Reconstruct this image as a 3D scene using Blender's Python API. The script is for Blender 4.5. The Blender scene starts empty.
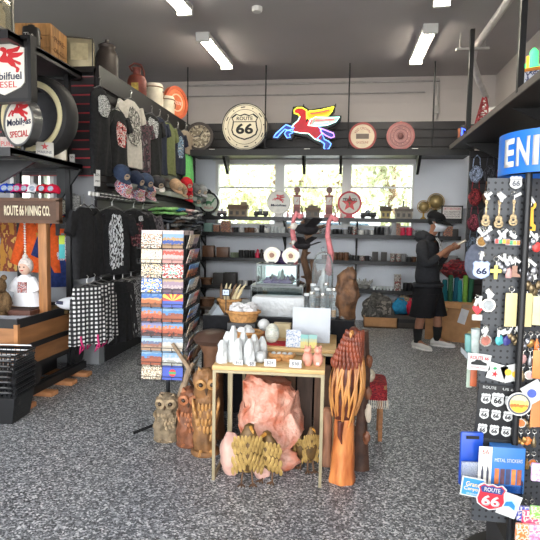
import bpy, bmesh, math, random
from mathutils import Vector, Matrix, Euler, noise
random.seed(7)
PI = math.pi
SC = bpy.context.scene
COL = SC.collection
ORD = ['first','second','third','fourth','fifth','sixth','seventh','eighth','ninth','tenth','eleventh','twelfth',
       'thirteenth','fourteenth','fifteenth','sixteenth','seventeenth','eighteenth','nineteenth','twentieth']
# ---------------------------------------------------------------- camera
F = 540.0
CAM = Vector((0, 0, 1.5))
YAW, PITCH, ROLL = math.radians(8.2), math.radians(4.45), math.radians(1.0)
RC = Matrix.Rotation(YAW, 3, 'Z') @ Matrix.Rotation(PI/2 - PITCH, 3, 'X') @ Matrix.Rotation(ROLL, 3, 'Z')
def ray(px, py): return RC @ Vector(((px-270)/F, (270-py)/F, -1))
def P(px, py, Y):
    d = ray(px, py); return CAM + d*((Y-CAM.y)/d.y)
def PX(px, py, X):
    d = ray(px, py); return CAM + d*((X-CAM.x)/d.x)
def PZ(px, py, Z):
    d = ray(px, py); return CAM + d*((Z-CAM.z)/d.z)
def proj(v):
    q = RC.transposed() @ (Vector(v)-CAM); return (270+F*q.x/-q.z, 270-F*q.y/-q.z)
# ---------------------------------------------------------------- materials
def lin(c):
    r = []
    for v in c[:3]:
        v = v/255.0
        r.append(v/12.92 if v <= .04045 else ((v+.055)/1.055)**2.4)
    return (r[0], r[1], r[2], 1)
MATS = {}
def nt_new(name):
    m = bpy.data.materials.new(name); m.use_nodes = True
    nt = m.node_tree; b = nt.nodes['Principled BSDF']
    return m, nt, b
def mat(name, col, rough=.6, metal=0, var=.12, scale=12, bump=0, bscale=None, col2=None, emit=0, spec=.5, detail=3, stretch=None):
    if name in MATS: return MATS[name]
    m, nt, b = nt_new(name); L = nt.links.new
    c = lin(col)
    tc = nt.nodes.new('ShaderNodeTexCoord')
    src = tc.outputs['Object']
    if stretch:
        mp = nt.nodes.new('ShaderNodeMapping'); mp.inputs['Scale'].default_value = stretch
        L(src, mp.inputs[0]); src = mp.outputs[0]
    n = nt.nodes.new('ShaderNodeTexNoise'); n.inputs['Scale'].default_value = scale; n.inputs['Detail'].default_value = detail
    L(src, n.inputs['Vector'])
    mx = nt.nodes.new('ShaderNodeMix'); mx.data_type = 'RGBA'
    if col2: c1, c2 = c, lin(col2)
    else:
        c1 = tuple(max(0, v*(1-var)) for v in c[:3])+(1,); c2 = tuple(min(1, v*(1+var)) for v in c[:3])+(1,)
    rp = nt.nodes.new('ShaderNodeMapRange'); rp.inputs[1].default_value = .3; rp.inputs[2].default_value = .7
    L(n.outputs['Fac'], rp.inputs[0]); L(rp.outputs[0], mx.inputs[0])
    mx.inputs[6].default_value = c1; mx.inputs[7].default_value = c2
    L(mx.outputs[2], b.inputs['Base Color'])
    b.inputs['Roughness'].default_value = rough; b.inputs['Metallic'].default_value = metal
    b.inputs['Specular IOR Level'].default_value = spec
    if emit:
        L(mx.outputs[2], b.inputs['Emission Color']); b.inputs['Emission Strength'].default_value = emit
    if bump:
        n2 = nt.nodes.new('ShaderNodeTexNoise'); n2.inputs['Scale'].default_value = bscale or scale; n2.inputs['Detail'].default_value = 4
        L(src, n2.inputs['Vector'])
        bp = nt.nodes.new('ShaderNodeBump'); bp.inputs['Strength'].default_value = bump; bp.inputs['Distance'].default_value = .02
        L(n2.outputs['Fac'], bp.inputs['Height']); L(bp.outputs[0], b.inputs['Normal'])
    MATS[name] = m; return m
def glass(name, col=(255,255,255), rough=.02, fac=.35, milk=0):
    """clear thin glass: mostly see-through with a fresnel sheen"""
    if name in MATS: return MATS[name]
    m = bpy.data.materials.new(name); m.use_nodes = True; nt = m.node_tree; nt.nodes.clear(); L = nt.links.new
    o = nt.nodes.new('ShaderNodeOutputMaterial'); t = nt.nodes.new('ShaderNodeBsdfTransparent'); g = nt.nodes.new('ShaderNodeBsdfGlossy')
    t.inputs[0].default_value = lin(col); g.inputs['Roughness'].default_value = rough
    lw = nt.nodes.new('ShaderNodeLayerWeight'); lw.inputs[0].default_value = fac
    mx = nt.nodes.new('ShaderNodeMixShader'); L(lw.outputs['Fresnel'], mx.inputs[0]); L(t.outputs[0], mx.inputs[1]); L(g.outputs[0], mx.inputs[2])
    if milk:  # white haze mixed into clear glass, standing in for bright reflections
        df = nt.nodes.new('ShaderNodeBsdfDiffuse'); df.inputs[0].default_value = lin((225,230,232)); m2 = nt.nodes.new('ShaderNodeMixShader'); m2.inputs[0].default_value = milk
        L(mx.outputs[0], m2.inputs[1]); L(df.outputs[0], m2.inputs[2]); L(m2.outputs[0], o.inputs[0])
    else: L(mx.outputs[0], o.inputs[0])
    MATS[name] = m; return m
def ramp_mat(name, stops, scale=10, rough=.6, const=True, coord='Generated', detail=2, grad=None, gmix=.0, stretch=None, sheen=.4):
    """printed / patterned surface: noise (optionally blended with a height gradient) through a colour ramp"""
    if name in MATS: return MATS[name]
    m, nt, b = nt_new(name); L = nt.links.new
    tc = nt.nodes.new('ShaderNodeTexCoord'); src = tc.outputs[coord]
    s2 = src
    if stretch:
        mp = nt.nodes.new('ShaderNodeMapping'); mp.inputs['Scale'].default_value = stretch
        L(src, mp.inputs[0]); s2 = mp.outputs[0]
    n = nt.nodes.new('ShaderNodeTexNoise'); n.inputs['Scale'].default_value = scale; n.inputs['Detail'].default_value = detail
    L(s2, n.inputs['Vector']); fac = n.outputs['Fac']
    if grad is not None:
        sp = nt.nodes.new('ShaderNodeSeparateXYZ'); L(src, sp.inputs[0])
        mm = nt.nodes.new('ShaderNodeMath'); mm.operation = 'MULTIPLY_ADD'; mm.inputs[1].default_value = gmix; mm.inputs[2].default_value = -gmix/2
        L(fac, mm.inputs[0])
        ad = nt.nodes.new('ShaderNodeMath'); ad.operation = 'ADD'; L(mm.outputs[0], ad.inputs[0]); L(sp.outputs[grad], ad.inputs[1]); fac = ad.outputs[0]
    r = nt.nodes.new('ShaderNodeValToRGB'); cr = r.color_ramp
    cr.interpolation = 'CONSTANT' if const else 'LINEAR'
    while len(cr.elements) < len(stops): cr.elements.new(.5)
    for e, (p, c) in zip(cr.elements, stops): e.position = p; e.color = lin(c)
    L(fac, r.inputs[0]); L(r.outputs[0], b.inputs['Base Color']); b.inputs['Roughness'].default_value = rough
    b.inputs['Specular IOR Level'].default_value = sheen
    MATS[name] = m; return m
def colors(name, pal, scale=10, **k):
    n = len(pal); return ramp_mat(name, [(.3+.4*i/n if i else 0, c) for i, c in enumerate(pal)], scale=scale, **k)
# ---------------------------------------------------------------- mesh builder
class MB:
    def __init__(s): s.bm = bmesh.new()
    def box(s, c, d, rot=None, bevel=0, taper=None):
        b = bmesh.new(); bmesh.ops.create_cube(b, size=1)
        for v in b.verts:
            k = taper if (taper and v.co.z < 0) else 1
            v.co = Vector((v.co.x*d[0]*k, v.co.y*d[1]*k, v.co.z*d[2]))
        if bevel: bmesh.ops.bevel(b, geom=b.edges[:], offset=bevel, segments=2, affect='EDGES', profile=.5)
        M = Matrix.Translation(c)
        if rot: M = M @ Euler(rot).to_matrix().to_4x4()
        return s.merge(b, M)
    def merge(s, b, M=None):
        if M is not None: bmesh.ops.transform(b, matrix=M, verts=b.verts[:])
        me = bpy.data.meshes.new('t'); b.to_mesh(me); b.free(); s.bm.from_mesh(me); bpy.data.meshes.remove(me); return s
    def loft(s, rings, cap=True, closed=True):
        vs = [[s.bm.verts.new(p) for p in r] for r in rings]; n = len(vs[0])
        for a, b in zip(vs, vs[1:]):
            for i in range(n if closed else n-1):
                j = (i+1) % n
                try: s.bm.faces.new((a[i], a[j], b[j], b[i]))
                except ValueError: pass
        if cap and closed:
            for r, f in ((vs[0], 1), (vs[-1], 0)):
                try: s.bm.faces.new(r[::-1] if f else r)
                except ValueError: pass
        return s
    def cyl(s, p0, p1, r0, r1=None, n=12, cap=True):
        p0, p1 = Vector(p0), Vector(p1); r1 = r0 if r1 is None else r1
        q = (p1-p0).to_track_quat('Z', 'Y').to_matrix()
        return s.loft([[p + q @ Vector((r*math.cos(2*PI*i/n), r*math.sin(2*PI*i/n), 0)) for i in range(n)] for p, r in ((p0, r0), (p1, r1))], cap)
    def tube(s, pts, r, n=6, closed=False):
        pts = [Vector(p) for p in pts]; rings = []; m = len(pts)
        rr = r if isinstance(r, (list, tuple)) else [r]*m
        prev = None
        for i, p in enumerate(pts):
            a = pts[(i-1) % m] if (i or closed) else p; b = pts[(i+1) % m] if (i < m-1 or closed) else p
            d = (b-a)
            if d.length < 1e-9: d = Vector((0, 0, 1))
            d.normalize()
            if prev is None:
                u = d.orthogonal().normalized()
            else:
                u = prev - d*prev.dot(d)
                u = u.normalized() if u.length > 1e-6 else d.orthogonal().normalized()
            prev = u; w = d.cross(u)
            rings.append([p + (u*math.cos(2*PI*k/n)+w*math.sin(2*PI*k/n))*rr[i] for k in range(n)])
        if closed: rings.append(rings[0])
        return s.loft(rings, not closed)
    def lathe(s, prof, n=16, c=(0, 0, 0), sx=1, sy=1, cap=True):
        c = Vector(c)
        return s.loft([[c+Vector((max(r, 1e-4)*sx*math.cos(2*PI*i/n), max(r, 1e-4)*sy*math.sin(2*PI*i/n), z)) for i in range(n)] for r, z in prof], cap)
    def prism(s, poly, y0, y1, M=None):
        """polygon in x,z extruded along y from y0 (front) to y1"""
        b = bmesh.new()
        a = [b.verts.new((x, y0, z)) for x, z in poly]; c = [b.verts.new((x, y1, z)) for x, z in poly]
        n = len(poly)
        b.faces.new(a); b.faces.new(c[::-1])
        for i in range(n):
            j = (i+1) % n; b.faces.new((a[i], c[i], c[j], a[j]))
        bmesh.ops.recalc_face_normals(b, faces=b.faces[:])
        bmesh.ops.triangulate(b, faces=[f for f in b.faces if len(f.verts) > 4])
        return s.merge(b, M)
    def ball(s, c, r, sub=2, rot=None):
        b = bmesh.new(); bmesh.ops.create_icosphere(b, subdivisions=sub, radius=1)
        r = (r, r, r) if not isinstance(r, (tuple, list)) else r
        M = Matrix.Translation(c)
        if rot: M = M @ Euler(rot).to_matrix().to_4x4()
        return s.merge(b, M @ Matrix.Diagonal((*r, 1)))
    def rock(s, c, r, seed=0, amp=.25, freq=1.6, sub=3, facet=0, rot=None):
        b = bmesh.new(); bmesh.ops.create_icosphere(b, subdivisions=sub, radius=1)
        o = Vector((seed*7.3, seed*3.1, seed*1.7))
        for v in b.verts:
            d = v.co.normalized()
            k = 1+amp*(noise.noise(d*freq+o)*1.4+.5*noise.noise(d*freq*2.7+o))
            v.co = d*k
        M = Matrix.Translation(c)
        if rot: M = M @ Euler(rot).to_matrix().to_4x4()
        return s.merge(b, M @ Matrix.Diagonal((*r, 1)))
    def torus(s, c, R, r, n=24, m=8, axis='Y'):
        pts = []
        for i in range(n):
            a = 2*PI*i/n; x, y = R*math.cos(a), R*math.sin(a)
            pts.append(Vector(c)+Vector({'Y': (x, 0, y), 'Z': (x, y, 0), 'X': (0, x, y)}[axis]))
        return s.tube(pts, r, m, True)
    def disc(s, c, r, t, n=32):
        """disc facing -y, front at c.y - t/2"""
        return s.prism([(c[0]+r*math.cos(2*PI*i/n), c[2]+r*math.sin(2*PI*i/n)) for i in range(n)], c[1]-t/2, c[1]+t/2)
    def annulus(s, c, r0, r1, t, n=40):
        c = Vector(c)
        def ring(r, y): return [c+Vector((r*math.cos(2*PI*i/n), y, r*math.sin(2*PI*i/n))) for i in range(n)]
        rs = [ring(r0, -t/2), ring(r1, -t/2), ring(r1, t/2), ring(r0, t/2)]; rs.append(rs[0])
        return s.loft(rs, False)
    def jitter(s, a, f=8):
        for v in s.bm.verts:
            v.co += Vector((noise.noise(v.co*f), noise.noise(v.co*f+Vector((9, 0, 0))), noise.noise(v.co*f+Vector((0, 9, 0)))))*a
        return s
    def mesh(s, name, m, smooth=True, ang=35):
        bmesh.ops.remove_doubles(s.bm, verts=s.bm.verts[:], dist=1e-5)
        bmesh.ops.recalc_face_normals(s.bm, faces=s.bm.faces[:])
        me = bpy.data.meshes.new(name); s.bm.to_mesh(me); s.bm.free()
        if m: me.materials.append(m)
        if smooth:
            for p in me.polygons: p.use_smooth = True
            me.set_sharp_from_angle(angle=math.radians(ang))
        return me
    def obj(s, name, m, parent=None, loc=None, rot=None, smooth=True, ang=35, label=None):
        o = bpy.data.objects.new(name, s.mesh(name, m, smooth, ang)); COL.objects.link(o)
        if parent: o.parent = parent
        if loc is not None: o.location = loc
        if rot is not None: o.rotation_euler = rot
        if label: o['label'] = label
        return o
def tag(o, label, cat, group=None, kind=None):
    if not 4 <= len(label.split()) <= 16: print('LABEL', len(label.split()), label)
    o['label'] = label; o['category'] = cat
    if group: o['group'] = group
    if kind: o['kind'] = kind
    return o
def thing(name, label, cat, loc=(0, 0, 0), rz=0, group=None, rot=None):
    o = bpy.data.objects.new(name, None); COL.objects.link(o); o.empty_display_size = .05
    o.location = loc; o.rotation_euler = rot or (0, 0, rz)
    return tag(o, label, cat, group)
def struct(o): o['kind'] = 'structure'; return o
def inst(src, name, loc, rz=0, rot=None, label=None, cat=None, group=None, m=None, sc=None):
    """place a single-mesh thing sharing mesh data"""
    o = bpy.data.objects.new(name, src); COL.objects.link(o); o.location = loc; o.rotation_euler = rot or (0, 0, rz)
    if sc: o.scale = sc if isinstance(sc, (tuple, list)) else (sc, sc, sc)
    if label: tag(o, label, cat, group)
    if m:
        o.material_slots[0].link = 'OBJECT'; o.material_slots[0].material = m
    return o
def dup(root, loc, rz=None, label=None, rot=None, mats=None, sc=None):
    r = root.copy(); COL.objects.link(r); r.location = loc
    if rz is not None: r.rotation_euler = (0, 0, rz)
    if rot: r.rotation_euler = rot
    if sc: r.scale = (sc, sc, sc)
    if label: r['label'] = label
    for ch in list(root.children):
        c = ch.copy(); COL.objects.link(c); c.parent = r
        k = ch.name.split('.')[0]
        if mats and k in mats:
            c.material_slots[0].link = 'OBJECT'; c.material_slots[0].material = mats[k]
        for g in ch.children:
            d = g.copy(); COL.objects.link(d); d.parent = c
            if mats and g.name.split('.')[0] in mats:
                d.material_slots[0].link = 'OBJECT'; d.material_slots[0].material = mats[g.name.split('.')[0]]
    return r
def text(body, m, parent, loc, w=None, h=None, rot=(PI/2, 0, 0), name='lettering', ext=.0015, bold=0, arc=None, flip=False):
    cu = bpy.data.curves.new('t', 'FONT'); cu.body = body; cu.size = 1; cu.align_x = 'CENTER'; cu.align_y = 'CENTER'; cu.offset = bold; cu.resolution_u = 3
    t = bpy.data.objects.new('t', cu); COL.objects.link(t)
    bpy.context.view_layer.update()
    me = bpy.data.meshes.new_from_object(t.evaluated_get(bpy.context.evaluated_depsgraph_get()))
    bpy.data.objects.remove(t); bpy.data.curves.remove(cu)
    xs = [v.co.x for v in me.vertices]; ys = [v.co.y for v in me.vertices]
    W, H = max(xs)-min(xs), max(ys)-min(ys); cx, cy = (max(xs)+min(xs))/2, (max(ys)+min(ys))/2
    sx = (w/W) if w else (h/H); sy = (h/H) if h else sx
    for v in me.vertices:
        x, y = (v.co.x-cx)*sx, (v.co.y-cy)*sy
        if arc:
            a = x/arc
            if arc > 0: x, y = (arc+y)*math.sin(a), (arc+y)*math.cos(a)
            else: x, y = (-arc-y)*math.sin(-a), -(-arc-y)*math.cos(a)
        v.co = (x, y, 0)
    b = bmesh.new(); b.from_mesh(me)
    r = bmesh.ops.extrude_face_region(b, geom=b.faces[:])
    bmesh.ops.translate(b, verts=[e for e in r['geom'] if isinstance(e, bmesh.types.BMVert)], vec=(0, 0, ext))
    bmesh.ops.recalc_face_normals(b, faces=b.faces[:])
    b.to_mesh(me); b.free(); me.materials.clear(); me.materials.append(m); me.name = name
    o = bpy.data.objects.new(name, me); COL.objects.link(o); o.parent = parent; o.location = loc; o.rotation_euler = rot
    return o
def skin(verts, edges, name, m, parent=None, sub=2, root=0, loc=None, extra=None):
    """verts: (x,y,z,r) or (x,y,z,rx,ry) ; grows one continuous surface"""
    me = bpy.data.meshes.new(name); me.from_pydata([v[:3] for v in verts], edges, [])
    o = bpy.data.objects.new(name, me); COL.objects.link(o)
    md = o.modifiers.new('s', 'SKIN'); md.use_smooth_shade = True; md.branch_smoothing = .6
    for i, v in enumerate(verts):
        d = me.skin_vertices[0].data[i]; d.radius = (v[3], v[4] if len(v) > 4 else v[3]); d.use_root = (i == root)
    s2 = o.modifiers.new('u', 'SUBSURF'); s2.levels = sub; s2.render_levels = sub
    bpy.context.view_layer.update()
    nm = bpy.data.meshes.new_from_object(o.evaluated_get(bpy.context.evaluated_depsgraph_get()))
    bpy.data.objects.remove(o); bpy.data.meshes.remove(me)
    if extra:
        b = MB(); b.bm.from_mesh(nm); extra(b); bpy.data.meshes.remove(nm); nm = b.mesh(name, m)
    nm.materials.clear(); nm.materials.append(m); nm.name = name
    for p in nm.polygons: p.use_smooth = True
    o = bpy.data.objects.new(name, nm); COL.objects.link(o); o.parent = parent
    if loc is not None: o.location = loc
    return o
def shield(w, h):
    """highway-shield outline, centred, width w, height h"""
    half = [(0, .5), (.17, .44), (.33, .5), (.5, .36), (.44, .22), (.46, .05), (.5, -.12), (.44, -.3), (.25, -.42), (0, -.5)]
    pts = half + [(-x, z) for x, z in half[-2:0:-1]]
    return [(x*w, z*h) for x, z in pts]
def star(r, n=5, k=.4, a0=PI/2):
    return [((r if i % 2 == 0 else r*k)*math.cos(a0+i*PI/n), (r if i % 2 == 0 else r*k)*math.sin(a0+i*PI/n)) for i in range(2*n)]
# common materials
BLACK = mat('black_powdercoat', (18,18,20), .5, var=.15)
BLACKM = mat('black_satin_metal', (30,30,32), .35, .3)
WHITE = mat('white_paint', (206,205,202), .5, var=.04)
INK = mat('black_ink', (20,20,22), .6)
RED = mat('sign_red', (190,30,36), .4, var=.1)
CREAM = mat('sign_cream', (226,214,186), .45, var=.06)
WOOD = mat('warm_wood', (150,100,60), .5, var=.3, scale=6, stretch=(1,1,8))
PALEWOOD = mat('pale_wood', (205,168,112), .5, var=.15, scale=6, stretch=(2,10,10))
STEEL = mat('steel', (170,170,170), .3, .9)
GLASS = glass('clear_glass')
KRAFT = mat('cardboard', (165,122,82), .8, var=.12)
CHROME = mat('bright_metal', (200,198,190), .25, .8, var=.3, scale=60)
# ================================================================ SETTING
XL, XR, YB, ZC = -6.6, 2.2, 9.0, 3.93
def floor_mat():
    m, nt, b = nt_new('speckled_epoxy_floor'); L = nt.links.new
    tc = nt.nodes.new('ShaderNodeTexCoord')
    v = nt.nodes.new('ShaderNodeTexVoronoi'); v.inputs['Scale'].default_value = 105; L(tc.outputs['Object'], v.inputs['Vector'])
    sp = nt.nodes.new('ShaderNodeSeparateColor'); L(v.outputs['Color'], sp.inputs[0])
    r = nt.nodes.new('ShaderNodeValToRGB'); r.color_ramp.interpolation = 'CONSTANT'
    st = [(0, (24,25,28)), (.26, (88,90,94)), (.5, (138,140,144)), (.72, (188,190,193)), (.88, (242,242,243))]
    while len(r.color_ramp.elements) < len(st): r.color_ramp.elements.new(.5)
    for e, (p, c) in zip(r.color_ramp.elements, st): e.position = p; e.color = lin(c)
    L(sp.outputs[0], r.inputs[0])
    v2 = nt.nodes.new('ShaderNodeTexVoronoi'); v2.inputs['Scale'].default_value = 210; L(tc.outputs['Object'], v2.inputs['Vector'])
    sp2 = nt.nodes.new('ShaderNodeSeparateColor'); L(v2.outputs['Color'], sp2.inputs[0])
    r2 = nt.nodes.new('ShaderNodeValToRGB'); r2.color_ramp.interpolation = 'CONSTANT'
    st = [(0, (60,62,66)), (.4, (112,116,121)), (.8, (160,164,168))]
    while len(r2.color_ramp.elements) < len(st): r2.color_ramp.elements.new(.5)
    for e, (p, c) in zip(r2.color_ramp.elements, st): e.position = p; e.color = lin(c)
    L(sp2.outputs[1], r2.inputs[0])
    mx = nt.nodes.new('ShaderNodeMix'); mx.data_type = 'RGBA'; mx.inputs[0].default_value = .35
    L(r.outputs[0], mx.inputs[6]); L(r2.outputs[0], mx.inputs[7]); L(mx.outputs[2], b.inputs['Base Color'])
    b.inputs['Roughness'].default_value = .42; b.inputs['Specular IOR Level'].default_value = .35
    return m
FLOOR = floor_mat()
WALLM = mat('painted_block_wall', (222,226,234), .75, var=.03, scale=2, bump=.08, bscale=40)
UPW = mat('upper_wall_paint', (182,174,170), .8, var=.03, scale=2)
CEIL = mat('grey_ceiling_paint', (170,165,166), .85, var=.03, scale=1.5)
def slat_mat():
    m, nt, b = nt_new('dark_slatwall'); L = nt.links.new
    tc = nt.nodes.new('ShaderNodeTexCoord'); n = nt.nodes.new('ShaderNodeTexNoise'); n.inputs['Scale'].default_value = 5
    L(tc.outputs['Object'], n.inputs['Vector'])
    r = nt.nodes.new('ShaderNodeValToRGB'); r.color_ramp.elements[0].color = lin((30,28,30)); r.color_ramp.elements[1].color = lin((52,48,50))
    L(n.outputs['Fac'], r.inputs[0]); L(r.outputs[0], b.inputs['Base Color']); b.inputs['Roughness'].default_value = .45
    return m
SLAT = slat_mat(); SLATRED = mat('red_slat_groove', (165,50,58), .5, var=.2)
fl = struct(MB().box(((XL+XR)/2, 4.2, -.05), (XR-XL, 9.8, .1)).obj('floor', FLOOR, smooth=False))
ce = struct(MB().box(((XL+XR)/2, 4.2, ZC+.05), (XR-XL, 9.8, .1)).obj('ceiling', CEIL, smooth=False))
struct(MB().box((XL-.06, 4.2, ZC/2), (.12, 9.8, ZC)).obj('wall_left', WALLM, smooth=False))
# right wall, with shallow block courses
wr = MB().box((XR+.06, 4.2, ZC/2), (.12, 9.8, ZC)); struct(wr.obj('wall_right', UPW, smooth=False))
# back wall with the strip of windows, plus an opening added for daylight
w0 = P(216, 161, YB); w1 = P(415, 163, YB); WX0, WX1, WZ1, WZ0 = w0.x, w1.x, w0.z+.0, 1.52
b = MB()
for x0, x1, z0, z1 in ((XL, -6.3, 0, 2.7), (-4.5, WX0, 0, 2.7), (-6.3, -4.5, 0, 1.4), (-6.3, -4.5, 2.6, 2.7), (WX1, XR, 0, 2.7), (WX0, WX1, 0, WZ0), (WX0, WX1, WZ1, 2.7)):
    b.box(((x0+x1)/2, YB+.1, (z0+z1)/2), (x1-x0, .2, z1-z0))
struct(b.obj('wall_back', WALLM, smooth=False))
b = MB().box(((XL+XR)/2, YB+.1, (2.7+ZC)/2), (XR-XL, .2, ZC-2.7))
for z in (3.12, 3.32, 3.52, 3.72):
    b.box(((XL+XR)/2, YB-.002, z), (XR-XL, .004, .006))
struct(b.obj('wall_back_upper', UPW, smooth=False))
panes = [(218.5, 275), (284, 342), (351, 412)]
FRM = mat('white_window_frame', (214,214,212), .45, var=.02); PANE = glass('window_glass', (250,252,250), .01, .12)
for i, (a, c) in enumerate(panes):
    xa, xb = P(a, 190, YB).x, P(c, 190, YB).x; za, zb = WZ0+.05, WZ1-.06
    ox0 = WX0 if i == 0 else (P(panes[i-1][1], 190, YB).x+xa)/2; ox1 = WX1 if i == 2 else (P(panes[i+1][0], 190, YB).x+xb)/2
    zm = P((a+c)/2, 187.3, YB).z
    e = bpy.data.objects.new('window_%d' % (i+1), None); COL.objects.link(e); e.location = ((xa+xb)/2, YB, 0); e['kind'] = 'structure'
    m = MB(); X = (xa+xb)/2
    m.box(((ox0+xa)/2-X, .08, (WZ0+WZ1)/2), (xa-ox0, .2, WZ1-WZ0)); m.box(((ox1+xb)/2-X, .08, (WZ0+WZ1)/2), (ox1-xb, .2, WZ1-WZ0))
    m.box((0, .08, (WZ0+za)/2), (xb-xa, .2, za-WZ0)); m.box((0, .08, (WZ1+zb)/2), (xb-xa, .2, WZ1-zb))
    m.box((0, .08, zm), (xb-xa, .05, .03))
    m.obj('window_frame', FRM, e, smooth=False)
    for z0, z1 in ((za, zm-.015), (zm+.015, zb)):
        MB().box((0, .09, (z0+z1)/2), (xb-xa, .008, z1-z0)).obj('pane', PANE, e, smooth=False)
e = bpy.data.objects.new('window_5', None); COL.objects.link(e); e.location = (-5.4, YB, 0); e['kind'] = 'structure'  # window added behind the partition so the alcove pane looks daylit
m = MB()
for x in (-.87, 0, .87): m.box((x, .08, 2.0), (.06, .2, 1.2))
for z in (1.43, 2.57): m.box((0, .08, z), (1.8, .2, .06))
m.obj('window_frame', FRM, e, smooth=False)
for s in (-1, 1): MB().box((s*.435, .09, 2.0), (.81, .008, 1.08)).obj('pane', PANE, e, smooth=False)
b = MB().box(((WX0+WX1)/2, YB-.012, WZ1+.03), (WX1-WX0+.1, .024, .06)); struct(b.obj('trim_1', FRM, smooth=False))
# alcove wall at the left, facing the camera, with a small window
YA = 5.4; ax0, ax1, az0, az1 = -3.62, -3.12, 1.62, 2.14
b = MB()
for x0, x1, z0, z1 in ((XL, ax0, 0, 3.05), (ax1, -2.62, 0, 3.05), (ax0, ax1, 0, az0), (ax0, ax1, az1, 3.05)):
    b.box(((x0+x1)/2, YA+.06, (z0+z1)/2), (x1-x0, .12, z1-z0))
struct(b.obj('wall_alcove', mat('alcove_paint', (150,152,156), .7, var=.04, scale=3), smooth=False))
e = bpy.data.objects.new('window_4', None); COL.objects.link(e); e.location = ((ax0+ax1)/2, YA+.05, 0); e['kind'] = 'structure'
m = MB(); hw = (ax1-ax0)/2
for s in (-1, 0, 1): m.box((s*(hw-.02), 0, (az0+az1)/2), (.045, .1, az1-az0))
for z in (az0+.02, az1-.02): m.box((0, 0, z), (2*hw, .1, .04))
m.obj('window_frame', FRM, e, smooth=False)
for s in (-1, 1): MB().box((s*hw/2, .02, (az0+az1)/2), (hw-.06, .008, az1-az0-.08)).obj('pane', glass('frosted_pane', (235,238,235), .3, .2), e, smooth=False)
# side partition carrying the slat wall, and the slatted front
XS = -2.6
b = MB().box((XS-.06, (YA+.12+YB)/2, 1.5), (.1, YB-YA-.12, 3.0)); struct(b.obj('wall_partition', mat('partition_charcoal', (44,44,47), .7, var=.1), smooth=False))
def slats(x0, x1, y0, y1, z0, z1, face, m, groove, name):
    """slat panel: boards with grooves; face 'x' (looks +x) or 'y' (looks -y)"""
    e = bpy.data.objects.new(name, None); COL.objects.link(e); e['kind'] = 'structure'
    b = MB(); g = MB(); n = max(1, round((z1-z0)/.095)); h = (z1-z0)/n
    g.box(((x0+x1)/2, (y0+y1)/2, (z0+z1)/2), ((x1-x0)*(.5 if face == 'x' else 1), (y1-y0)*(.5 if face == 'y' else 1), z1-z0))
    for i in range(n):
        b.box(((x0+x1)/2, (y0+y1)/2, z0+h*(i+.5)), (x1-x0, y1-y0, h*(.86 if face == 'x' else .82)))
    b.obj('slat_boards', m, e, smooth=False); g.obj('groove_backing', groove, e, smooth=False)
    return e
slats(XS, XS+.03, YA-.12, YB-.12, .35, 3.08, 'x', SLAT, mat('dark_groove', (18,17,18), .6), 'wall_slat_side')
slats(-4.3, XS+.02, YA-.12, YA-.09, 2.0, 3.0, 'y', SLAT, SLATRED, 'wall_slat_front')
# dark platform over the slat walls
b = MB(); ZP = 3.1
b.box((-2.95, (YA-.12+8.2)/2, ZP-.03), (.76, 8.2-YA+.12, .06)); b.box((XS+.045, (YA-.12+8.9)/2, ZP-.09), (.03, 8.9-YA+.12, .2))
b.box((-3.6, YA+.12, ZP-.03), (1.4, .48, .06))
plat = struct(b.obj('trim_2', BLACK, smooth=False))
# back overhead shelf: ledge, slat upstand, brackets and rods
zl = P(320, 151, 8.2).z
oe = bpy.data.objects.new('overhead_shelf', None); COL.objects.link(oe); oe.location = (0, 8.9, zl)
tag(oe, 'long black overhead shelf with slatted upstand high across the back wall above the windows', 'shelf')
xl, xr = XS+.06, 1.75
MB().box(((xl+xr)/2, -.32, 0), (xr-xl, .78, .05)).obj('ledge', BLACK, oe, smooth=False)
MB().box(((xl+xr)/2, -.70, -.02), (xr-xl, .03, .092)).obj('front_lip', BLACK, oe, smooth=False)
b = MB(); zt = P(320, 121, 8.85).z-zl; n = 4
for i in range(n): b.box(((xl+xr)/2, .06, .03+(zt-.03)*(i+.5)/n), (xr-xl, .05, (zt-.03)/n*.9))
b.box(((xl+xr)/2, .08, zt/2), (xr-xl, .02, zt)); b.obj('slat_upstand', SLAT, oe, smooth=False)
for px in (226, 304, 341, 419):
    x = P(px, 155, 8.5).x
    MB().prism([(-.32, -.03), (.08, -.03), (.08, -.3), (.02, -.3)], -.02, .02, Matrix.Rotation(PI/2, 4, 'Z')).obj('bracket', BLACK, oe, (x, -.3, 0), smooth=False)
for px in (187.5, 265.5, 349, 434):
    x = P(px, 100, 8.2).x
    MB().cyl((x, -.69, .02), (x, -.69, ZC-zl), .011, n=8).obj('hanging_rod', BLACK, oe)
# conduits on the upper wall and the ceiling
GREYP = mat('grey_conduit', (160,156,152), .5, .2)
c = MB(); y = YB-.04
z = P(320, 83, y).z; c.tube([(P(186, 83, y).x, y, z), (P(440, 83, y).x, y, z)], .016)
z = P(320, 92, y).z; c.tube([(P(186, 92, y).x, y, z-.03), (P(425, 92, y).x, y, z-.03)], .012)
tag(c.obj('electrical_conduit', GREYP), 'thin grey conduit running level along the upper back wall', 'conduit')
c = MB(); p0, p1 = P(438, 83, y), P(436, 119, y); c.tube([p0, P(438, 105, y), p1], .015); c.box((p1.x, y-.02, P(437, 110, y).z), (.07, .05, .12))
tag(c.obj('electrical_conduit', GREYP), 'grey conduit dropping to a small box right of the hubcap clock', 'conduit')
c = MB(); pts = [Vector((1.55, 3.0, 3.84)), Vector((1.53, 6.9, 3.84)), Vector((1.5, 7.25, 3.8)), Vector((1.52, 7.45, 3.68)), Vector((1.68, 7.75, 3.5)), Vector((1.86, 8.1, 3.38)), Vector((1.86, 8.1, 2.72))]
c.tube(pts, .042, 10)
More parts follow.
